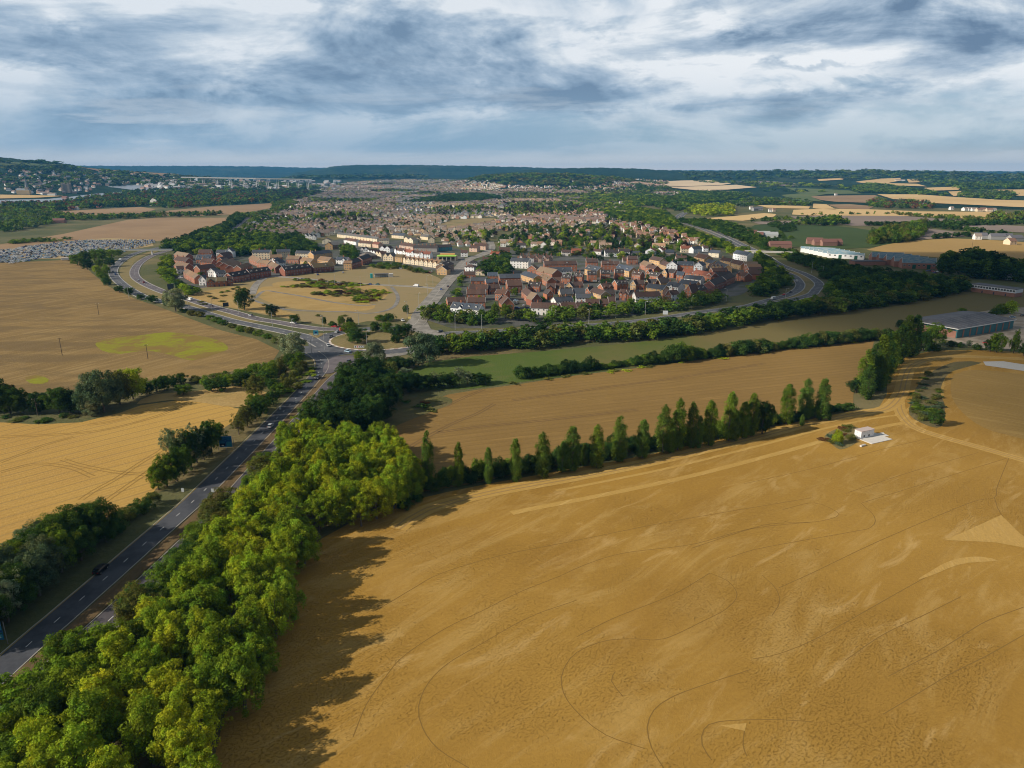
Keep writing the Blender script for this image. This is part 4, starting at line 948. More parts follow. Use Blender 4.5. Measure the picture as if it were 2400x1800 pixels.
plist([(925,1140,1110,6,'bush','deep'),(950,1150,1120,6,'bush','dark'),(975,1150,1115,7,'bush','dark'),(1020,1150,1120,6,'bush','dark'),(980,1135,1100,6,'bush','deep'),(950,1190,1172,5,'bush','dark'),(980,1175,1160,4,'bush','dark')],'between the leafy belt and first poplar','bushes between belt and poplars','shrub','bush')
plist([(1963,1040,1008,4.2,'bush','bright'),(1995,1030,1018,4,'bush','olive'),(2192,998,955,6,'round','dark'),(2160,985,970,4,'bush','olive'),(2150,960,945,5,'bush','mid'),(2175,880,870,4,'bush','olive'),(2145,935,922,4,'bush','olive'),(2335,826,775,9,'round','mid'),(2320,824,792,7,'round','dark'),(2375,828,772,5,'tall','mid'),(2398,835,800,6,'round','dark'),(2270,815,795,4,'loose','grey'),(2230,812,798,5,'bush','dark'),(2250,814,802,4,'bush','dark'),(2290,820,806,5,'bush','dark'),(2255,730,722,6,'bush','mid'),(2345,735,712,9,'bush','mid'),(2365,735,705,11,'bush','bright'),(2330,738,722,8,'bush','dark')],'around the farmyard tracks and hut','shrubs around the farmyard tracks','shrub','bush')
# 8. belts on both sides of the eastern bypass
def belt_line(pts,rows,spacing,hr,wr,specs,label,group,kind='mid'):
    k=0
    for dy in rows:
        for p in smooth_line([G(a,b-dy)[:2] for a,b in pts],spacing):
            if rs.random()<0.08: continue
            k+=1; sp=rs.choice(specs)
            tree(p.x+rs.uniform(-2,2),p.y+rs.uniform(-2.5,2.5),rs.uniform(*hr),rs.uniform(*wr),kind,sp,label%LOOK[sp],group,'shrub','bush',rs=rs)
belt_line([(1030,830),(1100,826),(1200,817),(1363,803),(1580,788),(1700,768),(1800,750),(1936,736),(2071,717),(2207,694),(2262,683)],(0,7,13),9.0,(8,11.5),(10.5,14),['dark','dark','mid','deep','olive'],'%s bush packed into the belt between the meadow and the bypass','bushes packed in the belt south of the bypass')
belt_line([(1005,748),(1050,754),(1100,757),(1200,755),(1300,750),(1400,742),(1500,732),(1600,722),(1680,706)],(-3,5),10.5,(6.5,9.5),(10,13),['dark','mid','olive','mid'],'%s bush in the strip between the bypass and the right-hand estate','bushes between the bypass and the estate')
plist([(1020,742,706,7,'round','mid'),(1038,748,708,9,'round','mid'),(1010,745,712,7,'round','dark'),(1058,758,735,7,'bush','mid'),(1082,756,726,4,'tall','bright'),(1088,757,730,4,'tall','dark'),(1108,762,742,7,'bush','mid'),(1130,752,722,7,'round','mid'),(1160,748,710,7,'tall','mid'),(1185,750,708,9,'round','mid'),(1215,752,722,8,'round','dark'),(1480,728,696,9,'round','mid'),(1505,725,698,8,'round','bright'),(1598,716,680,8,'tall','mid'),(1648,712,690,7,'round','dark'),(1400,726,700,8,'round','dark')],'along the road edge of the right estate','trees along the road edge of the right estate')
# 9. woodland masses (stuff): one object each mass
def mass(name,items,label,group=None):
    """items: (x,y,z,h,w,spec,kind)"""
    Vs=[];Ts=[]
    for x,y,z,h,w_,sp,kd in items:
        _,_,P,V,T=proto(kd,rs.randrange(NV[kd])); a=rs.uniform(0,6.28); ca,sa=math.cos(a),math.sin(a)
        sx=w_/P['w']; sz=h/P['h']; W=np.empty_like(V); W[:,:,0]=(V[:,:,0]*ca-V[:,:,1]*sa)*sx+x; W[:,:,1]=(V[:,:,0]*sa+V[:,:,1]*ca)*sx+y; W[:,:,2]=V[:,:,2]*sz+z
        Vs.append(W); Ts.append(T*np.array(jit(SPEC[sp],rs=rs)))
    me=quads_mesh(name,np.concatenate(Vs),[M_LEAFT],np.concatenate(Ts))
    o=mobj(name,me); tag(o,label,name.replace('_',' '),None,'stuff'); return o
def region(polypx,spacing,hr,wr,specs,kind,keep=1.0,blot=0):
    pw=[G(*p)[:2] for p in polypx]; out=[]
    for x,y in scatter(pw,spacing,rs):
        if blot and math.sin(x*blot+y*blot*.7)+math.sin(y*blot*1.7-x*blot*.4)<-0.15: continue
        if rs.random()<keep: out.append((x,y,hz(x,y),rs.uniform(*hr),rs.uniform(*wr),rs.choice(specs),kind))
    return out
wood=region([(1590,520),(1650,520),(1720,530),(1790,565),(1800,590),(1860,603),(1930,620),(1990,634),(2100,650),(2200,660),(2262,668),(2262,685),(2100,712),(1985,732),(1945,722),(1940,690),(1942,664),(1915,640),(1850,612),(1800,590),(1740,566),(1680,545)],10,(6,11),(9,14),['dark','mid','dark','deep','dark'],'mid',0.92)
wood+=region([(1400,500),(1480,490),(1560,500),(1575,512),(1600,540),(1700,575),(1790,610),(1830,645),(1845,655),(1855,665),(1845,680),(1800,695),(1770,700),(1750,695),(1770,668),(1790,640),(1770,612),(1700,590),(1640,570),(1560,540),(1480,520),(1430,510)],11,(7,11),(9,14),['mid','dark','mid','bright','dark'],'mid',0.9)
wood+=region([(400,598),(410,575),(470,562),(560,548),(660,560),(690,580),(680,598),(640,600),(560,600),(480,603)],11,(7,13),(8,14),['dark','mid','deep','dark','bright2'],'mid',0.78)
wood+=region([(378,610),(398,602),(404,630),(410,660),(440,680),(470,692),(455,700),(425,690),(395,668),(380,645)],8,(4,7.5),(7,10),['mid','bright','mid','dark'],'mid',0.9)
wood+=region([(370,590),(395,575),(440,560),(500,540),(532,530),(540,515),(560,505),(575,512),(545,535),(520,552),(460,572),(400,588)],11,(7,12),(10,14),['dark','mid','deep'],'mid',0.95)
wood+=region([(590,515),(620,500),(650,500),(700,540),(690,560),(640,552),(600,545),(560,545)],13,(6,10),(9,12),['dark','mid','bright2'],'mid',0.42)
mass('woodland',wood,'dense mixed woodland banks packed along both sides of the curving bypass')
und=region([(640,662),(700,656),(790,660),(890,668),(915,684),(900,702),(850,712),(800,704),(740,694),(680,680)],6,(0.8,2.8),(4,9),['bright','yel','olive','rust','olive','purple','mid','bright2'],'mid',0.8,0.07)
und+=region([(462,720),(600,712),(660,735),(760,750),(870,755),(960,745),(900,735),(780,738),(640,722),(540,690),(470,705)],13,(0.8,2.0),(4,7),['olive','mid','olive'],'mid',0.35)
und+=region([(600,690),(640,672),(560,668),(450,690),(540,712)],14,(0.8,1.8),(4,6),['olive','mid'],'mid',0.3)
mass('scrub',und,'patchy yellow-green and rusty scrub growing in the straw grass park')
vs=region([(200,1400),(60,1560),(-200,1700),(-200,1480),(60,1380),(240,1270)],5,(0.5,1.2),(2.5,4),['olive','mid'],'far',0.0)
und=region([(880,985),(960,935),(1050,935),(1040,955),(960,985)],6,(0.6,1.6),(4,6),['olive','rust','dark'],'far',0.4)
und+=region([(2180,874),(2150,905),(2136,940),(2131,972),(2160,992),(2212,1000),(2214,950),(2204,915)],5,(0.5,1.6),(3,5),['olive','grey','mid'],'mid',0.7)
und+=region([(1925,1025),(1950,1005),(2000,1000),(2030,1010),(1985,1055),(1935,1045)],4.5,(0.5,1.5),(3,5),['olive','grey','rust'],'mid',0.55)
und+=region([(0,992),(100,990),(200,984),(290,960),(330,945),(240,975),(100,975),(0,975)],6,(0.8,1.8),(4,7),['mid','olive','dark'],'mid',0.8)
und+=region([(1170,905),(1300,890),(1500,866),(1800,826),(2000,805),(2000,800),(1800,820),(1500,860),(1200,896)],7,(0.5,1.2),(4,6),['olive','yel'],'far',0.6)
und+=region([(680,930),(735,890),(745,865),(715,860),(690,890),(650,920)],5,(0.8,2.0),(3.5,5.5),['olive','mid','bright'],'mid',0.6)
mass('rough_weeds',und,'rough weeds and seedlings along field edges and track corners')
# ================================================================ houses
def wallmat(k):
    oi=k.nd('ShaderNodeObjectInfo'); O=k.obj(); c=k.mix(1.0,oi.outputs['Color'],k.mix(k.noise(O,1.3,4,0.65),(0.72,0.72,0.72),(1.25,1.25,1.25)),'MULTIPLY')
    br=k.nd('ShaderNodeTexBrick'); k.L.new(k.map(O,rot=(R(90),0,0)),br.inputs['Vector']); br.inputs['Scale'].default_value=1.0
    br.inputs['Brick Width'].default_value=0.45; br.inputs['Row Height'].default_value=0.15; br.inputs['Mortar Size'].default_value=0.02
    br.inputs['Color1'].default_value=(1.08,1.0,0.95,1); br.inputs['Color2'].default_value=(0.88,0.9,0.92,1); br.inputs['Mortar'].default_value=(1.05,1.05,1.05,1)
    k.color(k.mix(0.7,c,k.mix(1.0,c,br.outputs[0],'MULTIPLY')))
M_WALL=mat('painted_or_brick_wall',(0.5,0.4,0.3),0.85,wallmat)
def roofmat(k):
    oi=k.nd('ShaderNodeObjectInfo'); O=k.obj(); n=k.noise(O,0.9,5,0.7); w_=k.wave(O,1.1,0.3,1,1.0,'Y')
    c=k.mix(1.0,oi.outputs['Color'],k.mix(n,(0.6,0.6,0.6),(1.45,1.45,1.4)),'MULTIPLY')
    k.color(k.mix(k.m('MULTIPLY',w_,0.25),c,(0.03,0.028,0.026))); k.bump(w_,0.5,0.05)
M_ROOF=mat('tiled_roof',(0.1,0.08,0.07),0.8,roofmat)
M_FRAME=mat('white_window_frame',(0.75,0.75,0.73),0.6)
M_PANE=mat('dark_window_glass',(0.03,0.04,0.05),0.15,None,0.6)
M_DOOR=mat('painted_door',(0.06,0.07,0.10),0.6)
WC=dict(brick=(0.36,0.150,0.085),dbrick=(0.27,0.105,0.068),tan=(0.55,0.36,0.18),white=(0.80,0.80,0.79),cream=(0.68,0.59,0.43),pink=(0.60,0.43,0.34),grey=(0.33,0.30,0.27),teal=(0.10,0.34,0.40),brown=(0.22,0.16,0.12))
RC_=dict(brown=(0.105,0.062,0.050),slate=(0.070,0.082,0.105),tan=(0.245,0.160,0.100),red=(0.27,0.095,0.060),grey=(0.155,0.145,0.140),olive=(0.155,0.120,0.065),dark=(0.062,0.052,0.052))
WN=dict(brick='red-brick',dbrick='dark brick',tan='tan-brick',white='white',cream='cream',pink='pinkish',grey='grey',teal='turquoise-fronted',brown='brown')
RN=dict(brown='brown roof',slate='slate roof',tan='tan roof',red='red roof',grey='grey roof',olive='olive roof',dark='dark roof')
HC={}
def hmesh(kind,*a):
    key=(kind,)+tuple(round(v,1) if isinstance(v,float) else v for v in a)
    if key in HC: return HC[key]
    mb=MB()
    if kind=='wall':
        w_,d,e,r=a; prof=[(0,0),(d,0),(d,e),(d/2,e+r),(0,e)]
        mb.prism([(p[0],p[1]) for p in prof],-w_/2,w_/2,axis='x')
        me=mb.mesh('wall',[M_WALL])
    elif kind=='roof':
        w_,d,e,r,lo,ro=a; x0,x1=-w_/2-lo,w_/2+ro; t=0.16; oh=0.35; s=r/(d/2)
        for sg in (0,1):
            y_e,z_e=(-oh,e-oh*s) if sg==0 else (d+oh,e-oh*s); y_r,z_r=d/2,e+r
            pts=[(x0,y_e,z_e+.05),(x1,y_e,z_e+.05),(x1,y_r,z_r+.05),(x0,y_r,z_r+.05)]; top=[(p[0],p[1],p[2]+t) for p in pts]
            if sg: pts=pts[::-1]; top=top[::-1]
            mb.poly(top); mb.poly(pts[::-1])
            for i in range(4):
                j=(i+1)%4; mb.poly([pts[i],pts[j],top[j],top[i]])
        me=mb.mesh('roof',[M_ROOF])
    elif kind=='roofhip':
        w_,d,e,r=a; oh=0.4; x0,x1,y0,y1=-w_/2-oh,w_/2+oh,-oh,d+oh; k=min(d/2,w_/2-0.3)
        A=[(x0,y0,e),(x1,y0,e),(x1,y1,e),(x0,y1,e)]; L_,R_=(x0+k,d/2,e+r),(x1-k,d/2,e+r)
        mb.poly([A[0],A[1],R_,L_]); mb.poly([A[1],A[2],R_]); mb.poly([A[2],A[3],L_,R_]); mb.poly([A[3],A[0],L_]); mb.poly(A[::-1])
        me=mb.mesh('roof',[M_ROOF])
    elif kind=='wallflat':
        w_,d,e=a; mb.box((0,d/2,e/2),(w_,d,e)); me=mb.mesh('wall',[M_WALL])
    elif kind=='roofflat':
        w_,d,e=a; mb.box((0,d/2,e+0.15),(w_+0.5,d+0.5,0.3)); me=mb.mesh('roof',[M_ROOF])
    elif kind=='barge':
        d,e,r,side=a; s=r/(d/2); oh=0.4
        for (y0,z0_,y1,z1) in ((-oh,e-oh*s,d/2,e+r),(d/2,e+r,d+oh,e-oh*s)):
            b=0.0; mb.poly([(side*0.0,y0,z0_+.22),(side*0.0,y1,z1+.22),(side*0.0,y1,z1-.12),(side*0.0,y0,z0_-.12)]); q=side*0.09
            mb.poly([(q,y0,z0_-.12),(q,y1,z1-.12),(q,y1,z1+.22),(q,y0,z0_+.22)]); mb.poly([(0,y0,z0_+.23),(q,y0,z0_+.23),(q,y1,z1+.23),(0,y1,z1+.23)])
        me=mb.mesh('bargeboard',[M_FRAME])
    elif kind=='win':
        w_,h=a; mb.box((0,-0.03,0),(w_,0.08,h),0); mb.poly([(-w_/2+.1,-.075,-h/2+.1),(-.04,-.075,-h/2+.1),(-.04,-.075,h/2-.1),(-w_/2+.1,-.075,h/2-.1)],1)
        mb.poly([(.04,-.075,-h/2+.1),(w_/2-.1,-.075,-h/2+.1),(w_/2-.1,-.075,h/2-.1),(.04,-.075,h/2-.1)],1); me=mb.mesh('window',[M_FRAME,M_PANE])
    elif kind=='door':
        mb.box((0,-0.03,1.05),(1.0,0.1,2.1)); me=mb.mesh('door',[M_DOOR])
    elif kind=='chim':
        mb.box((0,0,0.0),(0.9,0.6,2.4)); mb.box((0,0,1.25),(1.0,0.7,0.12)); 
        for q in(-.2,.2): mb.tube((q,0,1.3),(q,0,1.65),.12,.1,6)
        me=mb.mesh('chimney',[M_WALL])
    elif kind=='dormer':
        w_,h,dd=a; mb.prism([(-w_/2,0),(w_/2,0),(w_/2,h),(0,h+w_*.45),(-w_/2,h)],0,dd,0); mb.poly([(-w_*.3,-.02,h*.2),(w_*.3,-.02,h*.2),(w_*.3,-.02,h*.9),(-w_*.3,-.02,h*.9)],2)
        for sg in(-1,1): mb.poly([(sg*(w_/2+.12),-.1,h+.02),(0,-.1,h+w_*.45+.1),(0,dd,h+w_*.45+.1),(sg*(w_/2+.12),dd,h+.02)][::-sg],1)
        me=mb.mesh('dormer',[M_FRAME,M_ROOF,M_PANE])
    elif kind=='gablet':
        w_,e,r,dd=a; mb.prism([(-w_/2,0),(w_/2,0),(w_/2,e),(0,e+r),(-w_/2,e)],-0.5,dd,0)
        me=mb.mesh('front_gable',[M_WALL])
    elif kind=='gabroof':
        w_,e,r,dd=a
        for sg in(-1,1):
            p=[(sg*(w_/2+.3),-.8,e-.3*r/(w_/2)+.06),(0,-.8,e+r+.06),(0,dd,e+r+.06),(sg*(w_/2+.3),dd,e-.3*r/(w_/2)+.06)]
            if sg<0: p=p[::-1]
            t=[(a_[0],a_[1],a_[2]+.14) for a_ in p]; mb.poly(t[::-1]); mb.poly(p)
            for i in range(4):
                j=(i+1)%4; mb.poly([p[i],p[j],t[j],t[i]])
        me=mb.mesh('gable_roof',[M_ROOF])
    HC[key]=me; return me
hr_=random.Random(23)
NH=[0]
def house(x,y,ang,w_,d,e,r,wall,roof,label,group,lo=0,ro=0,chim=False,dorm=0,gab=False,gf=False,hip=False,flat=False,detail=2,wall2=None,name='terraced_house',z=None):
    """front wall centre at (x,y); +x local along the row, +y local away from the viewer"""
    z=hz(x,y) if z is None else z
    o=empty(name,(x,y,z),ang); NH[0]+=1
    wc=jit(WC[wall],0.10,hr_); rc=jit(RC_[roof],0.16,hr_); w_=round(w_,1); d=round(d,1); e=round(e,1); r=round(r,1)
    body=o
    if flat: mobj('wall',hmesh('wallflat',w_,d,e),o,color=wc); mobj('roof',hmesh('roofflat',w_,d,e),o,color=rc)
    elif hip: mobj('wall',hmesh('wallflat',w_,d,e),o,color=wc); rf=mobj('roof',hmesh('roofhip',w_,d,e,r),o,color=rc)
    elif gf:
        wm=mobj('wall',hmesh('wall',d,w_,e,r),o,(w_/2,d/2,0),wc,R(90)); rf=mobj('roof',hmesh('roof',d,w_,e,r,.25,.25),o,(w_/2,d/2,0),rc,R(90))
        if detail>1: mobj('bargeboard',hmesh('barge',w_,e,r,-1),o,(w_/2,-0.28,0),rz=R(90))
    else:
        mobj('wall',hmesh('wall',w_,d,e,r),o,color=wc); rf=mobj('roof',hmesh('roof',w_,d,e,r,.2 if lo else 0,.2 if ro else 0),o,color=rc)
        if detail>1:
            if lo: mobj('bargeboard',hmesh('barge',d,e,r,-1),o,(-w_/2-.21,0,0))
            if ro: mobj('bargeboard',hmesh('barge',d,e,r,1),o,(w_/2+.21,0,0))
    if chim and not flat:
        cz=e+r+0.5; mobj('chimney',hmesh('chim'),rf,(( -w_/2+0.6 if not gf else -d*0.3),(d/2 if not gf else w_/2),cz),jit(WC['brick' if wall!='tan' else 'tan'],.1,hr_))
    for i in range(dorm):
        q=(i+0.5)/dorm*w_-w_/2; s=r/(d/2); mobj('dormer',hmesh('dormer',1.5,1.1,1.9),o,(q,d*0.16,e+d*0.16*s-0.25),rc)
    if gab:
        gw=min(w_*0.62,4.6); gr=gw*0.5; gx=-w_*0.12; mobj('front_gable',hmesh('gablet',gw,e,gr,d*0.4),o,(gx,0,0),wc); mobj('gable_roof',hmesh('gabroof',gw,e,gr,d*0.42),o,(gx,0,0),rc)
    if detail>=1:
        fl=max(1,int(round(e/2.7))); nx=1 if w_<4.6 else (2 if w_<8 else (3 if w_<12 else max(3,int(w_/3.4))))
        if detail==1: nx=min(nx,2)
        yo=-0.5 if gab else 0
        dx=hr_.randrange(nx)
        for f in range(fl):
            for i in range(nx):
                q=((i+0.5)/nx-0.5)*w_*0.92; yy=-0.5 if (gab and abs(q+w_*.12)<2.1) else 0
                if f==0 and i==dx and detail>1: mobj('door',hmesh('door'),o,(q,yy,0))
                else: mobj('window',hmesh('win',1.2,1.25),o,(q,yy,1.55+2.65*f))
        if detail>1 and not (hip or flat or gf):
            for side,fl_ in ((-1,lo),(1,ro)):
                if fl_ and side*x<0: 
                    mobj('window',hmesh('win',0.9,1.1),o,(side*w_/2,d*0.5,1.55+2.65*(fl-1)),rz=side*R(90))
    tag(o,label,'house',group); return o
BLK=[]
def B(row,ax,ay,bx,by,wall,roof,n=1,d=8.5,e=5.3,r=2.9,**k): BLK.append((row,ax,ay,bx,by,wall,roof,n,d,e,r,k))
g_='the right estate'
r1="the right estate's front row"; r2="the right estate's second rank"; r3="the right estate's middle rank"; r4="the right estate's fourth rank"; r5="the right estate's back rank"; r6="the villas behind the right estate"
B(r1,1056,739,1122,746,'white','slate',4,9,6.0,3.4,gab_at=1,dorm=1)
B(r2,1050,724,1092,722,'brick','brown',2); B(r2,1096,724,1137,724,'brick','brown',2)
B(r3,1094,705,1137,705,'brick','brown',4,9,5.6,3.2); B(r4,1100,691,1143,691,'brick','brown',3); B(r4,1146,690,1172,689,'brick','brown',2,8)
B(r5,1104,666,1138,666,'brick','slate',2,8,3.2,2.6); B(r5,1140,670,1168,669,'brick','slate',2,8,3.0,2.6); B(r5,1143,657,1166,657,'brick','slate',1,8,4.6,2.6)
B(r5,1171,668,1220,667,'brick','slate',3,9,6.5,3.2); B(r4,1190,687,1224,686,'brick','brown',2,11,6.5,4.0)
B(r3,1160,704,1184,706,'brick','brown',2,9,6); B(r2,1168,716,1184,716,'brick','brown',1,9,5,3,gf=True); B(r2,1176,730,1205,729,'brick','brown',1,12,5.5,5.2,gf=True)
B(r5,1196,628,1238,630,'white','slate',3,9,7.8,3.0)
B(r1,1244,738,1304,740,'white','brown',5,9,5.4,3.3,br=1); B(r1,1318,740,1352,738,'brick','brown',2,9.5,5.2,3.6); B(r1,1352,738,1378,737,'brick','brown',2,9,5.2,3.2)
B(r2,1373,729,1404,729,'brick','brown',2,9,5.4,3.2,gab=True); B(r2,1404,728,1426,728,'brick','brown',2); B(r2,1426,722,1442,722,'brick','brown',1)
B(r2,1303,722,1344,718,'white','slate',3,8,5.0,2.7); B(r2,1350,712,1390,712,'white','slate',3,8,4.8,2.7)
B(r3,1314,704,1343,703,'tan','slate',2,9,5.2,3.6); B(r3,1344,702,1371,702,'brick','slate',2,9,5.4,3.6)
B(r3,1222,697,1243,716,'brick','brown',3,8,5.4,3); B(r3,1246,718,1270,716,'dbrick','tan',1,10,5.2,4.6,gf=True); B(r4,1238,683,1264,684,'brick','dark',2,8,5.2,3,dorm=1)
B(r4,1221,656,1250,666,'tan','slate',3,9.5,5.4,3.0); B(r5,1256,648,1294,656,'brick','tan',2,12,5.6,4.2); B(r4,1262,661,1282,672,'brick','tan',2,9,5.2,3.4,dorm=1); B(r5,1236,640,1256,641,'brick','tan',1,8,5,3.4,gf=True)
B(r5,1276,637,1352,636,'brick','brown',5,9,7.6,3.2,dorm_at=3); B(r4,1289,647,1340,646,'white','slate',4,8.5,5.2,3.0,dorm_at=2)
B(r4,1316,665,1336,666,'brick','dark',2,8,5.6,3,dorm=1); B(r4,1345,664,1364,665,'brick','dark',2,8,7,3,dorm=1); B(r4,1377,660,1398,660,'brick','dark',2,8,7,3,dorm=1); B(r4,1408,657,1430,657,'brick','dark',2,8,6.8,3,dorm=1); B(r4,1441,655,1462,655,'brick','dark',2,8,6.8,3,dorm=1)
B(r5,1370,644,1398,650,'tan','slate',2,10,6.2,3.8,dorm=1); B(r5,1441,642,1474,650,'tan','slate',2,10,6.2,3.8,dorm=1)
B(r5,1374,630,1401,630,'brick','brown',2,9,7.4,3); B(r5,1410,637,1438,637,'brick','brown',3,9,8,3,dorm_at=1); B(r5,1438,633,1452,633,'brick','brown',1,9,6)
B(r3,1325,684,1341,685,'tan','brown',1,9,5,3.4,gf=True); B(r3,1344,684,1367,683,'brick','brown',2); B(r3,1371,696,1381,697,'brick','brown',1,10,5.2,3.2,gf=True); B(r3,1382,697,1408,706,'tan','brown',3); B(r3,1415,704,1441,704,'brick','dark',2)
B(r4,1413,690,1438,688,'brick','brown',2,9,5.4,3.2,gab=True); B(r4,1446,680,1472,678,'brick','dark',3,8,5.2,3,dorm=1); B(r3,1450,703,1471,705,'brick','brown',2,9,5.4,3.2,gab=True); B(r3,1472,705,1500,704,'brick','dark',2,9)
B(r3,1281,690,1301,690,'brick','brown',1,9,5.4,3.4,gab=True); B(r3,1302,688,1322,688,'brick','brown',2); B(r3,1282,703,1296,702,'brick','dark',1,8,5,3,gf=True); B(r4,1288,670,1315,670,'brick','brown',2,7,4.6,2.8)
B(r4,1561,637,1586,638,'white','slate',1,12,7.2,4.0,gf=True); B(r4,1587,636,1624,637,'brick','slate',4,10,6.8,3.4); B(r4,1625,639,1645,640,'white','slate',1,12,7.2,4.0,gf=True); B(r4,1646,637,1654,632,'white','slate',1,9,6)
B(r4,1598,650,1621,652,'brick','red',3,8,5,2.8); B(r4,1622,653,1666,661,'brick','red',4,9,5.4,3.2); B(r4,1668,661,1716,656,'brick','dark',5,8,5.2,2.8)
B(r3,1602,665,1642,669,'white','slate',4,8,5.2,2.8); B(r4,1584,657,1600,658,'brick','slate',1,9); B(r3,1590,677,1628,682,'tan','slate',4,9,5.2,3)
B(r2,1560,683,1588,688,'white','slate',3,9,5.4,3,gab_at=1); B(r2,1513,687,1553,693,'tan','slate',4,9,5.2,3)
B(r1,1490,709,1548,707,'white','brown',5,9,4.6,3.2); B(r1,1558,706,1571,706,'brick','brown',1,10,5.4,4,gf=True); B(r1,1573,706,1592,704,'white','brown',2)
B(r1,1604,702,1619,704,'brick','brown',1,12,7,5.4,gf=True); B(r1,1622,703,1634,700,'brick','dark',1,10,6,4); B(r1,1635,698,1656,693,'brick','dark',2,9,6,3.2,dorm=1); B(r1,1657,692,1672,687,'brick','red',2,9); B(r1,1673,684,1700,673,'dbrick','dark',3,9.5,6,3.8); B(r2,1701,671,1722,662,'brick','dark',2,9,6)
B(r3,1477,679,1489,680,'tan','brown',1,9,5,3.6,gf=True); B(r3,1491,679,1510,679,'brick','brown',2); B(r3,1510,676,1520,677,'tan','brown',1,8,5,3.2,gf=True); B(r3,1521,676,1535,677,'brick','dark',1)
B(r4,1512,652,1523,653,'brick','brown',1,8,5,3.4,gf=True); B(r4,1520,657,1541,660,'brick','dark',2,8,5.2,3,dorm=1); B(r4,1480,655,1500,657,'brick','brown',2,8,5.4,3,dorm=1); B(r3,1532,672,1548,677,'tan','dark',1,10,5,4,gf=True); B(r4,1551,650,1562,651,'tan','dark',1,8,5,3.2,gf=True); B(r4,1563,650,1578,652,'brick','dark',1)
B(r5,1499,630,1519,637,'brick','tan',2,9,5.6,3.4); B(r4,1512,638,1532,642,'brick','brown',2,8); B(r5,1521,620,1545,625,'tan','brown',2,9,6.2,3.4); B(r5,1545,631,1561,637,'tan','brown',2,9,6,3.2); B(r5,1471,620,1494,620,'brick','brown',2,9,6,3.2)
B(r5,1626,613,1650,618,'tan','brown',1,12,5.5,3.8); B(r5,1652,626,1668,629,'tan','slate',2,9,5.6,3); B(r5,1672,631,1695,641,'tan','slate',2,9,5.6,3.4); B(r4,1664,638,1690,638,'tan','brown',3,9,5,3.4,gf=True); B(r4,1670,647,1706,646,'brick','brown',3,8,4.8,2.8)
B(r5,1686,620,1711,624,'tan','brown',4,8,5.2,2.8); B(r5,1712,627,1735,633,'tan','brown',3,8.5,5.4,3.2); B(r5,1717,607,1750,613,'white','slate',2,10,7,3.6)
B(r3,1738,630,1745,635,'brick','tan',1,14,6,3,gf=True); B(r3,1744,636,1752,641,'brick','tan',1,14,5.8,3,gf=True); B(r3,1747,643,1756,648,'brick','brown',1,14,5.6,3,gf=True); B(r3,1744,651,1756,656,'brick','brown',1,13,5.4,3,gf=True); B(r2,1724,657,1744,661,'brick','brown',2,9,5.4,3,gab_at=0)
v='the villas behind the right estate'
for a in [(1512,599,1534,600,'white','red',1,10,6,3.4,1),(1537,597,1552,598,'white','red',1,10,6,3.2,1),(1596,592,1618,592,'cream','red',2,8,5.4,3,0),(1625,594,1645,592,'white','slate',2,8,5.4,3,0),(1648,590,1660,590,'white','brown',1,7,5,2.6,0),(1660,602,1684,604,'cream','slate',1,9,5.4,3,0),(1418,602,1449,602,'white','dark',3,9,5.4,3.2,0),(1450,600,1476,600,'white','dark',2,9,5.4,3.2,0),(1585,612,1610,612,'grey','brown',2,8,3.4,2.6,0),(1480,600,1500,600,'grey','slate',1,10,3,2.8,0),(1560,598,1580,598,'grey','slate',1,10,3.4,3,0),(1340,598,1362,598,'brick','red',1,9,5,2.8,0),(1317,600,1338,600,'white','brown',1,8,4.6,2.6,0),(1390,596,1408,597,'white','brown',1,8,4,2.4,0),(1460,616,1490,616,'grey','brown',2,9,3,3,0),(1211,584,1232,584,'white','dark',1,9,5.4,2.8,0),(1148,606,1168,607,'white','red',1,9,5.4,2.8,0),(1131,620,1153,620,'brick','brown',1,9,4.8,2.8,0),(1170,598,1195,598,'brick','brown',1,10,5.8,3.4,0),(1080,602,1096,602,'white','brown',1,9,5.2,2.8,0),(1100,590,1118,591,'pink','brown',1,9,5.2,2.8,0),(1119,585,1138,586,'pink','brown',1,9,5.2,3.2,0)]:
    B(v,*a[:4],a[4],a[5],a[6],a[7],a[8],a[9],gf=bool(a[10]),chim=True,det=1)
for i in range(9): B('the pinkish gabled row',1216+i*9,614+ (i%2),1224+i*9,614+(i%2),'pink' if i%3 else 'white','brown',1,9,5.2,3,gf=(i%2==0),chim=True,det=1)
b='the bungalows by the high street'
B(b,1089,636,1111,637,'white','brown',1,9,4.8,2.4,hip=True); B(b,1113,645,1136,646,'cream','brown',1,9,4.4,2.6,hip=True); B(b,1100,626,1118,626,'white','dark',1,9,4.6,2.6,hip=True); B(b,1087,652,1114,652,'brick','brown',2,8,3.6,2.6)
s='the pair at the high street junction'
B(s,1025,644,1047,645,'tan','brown',1,10,5.4,3.6,gf=True); B(s,1047,641,1064,634,'brown','dark',1,12,7.5,3.0)
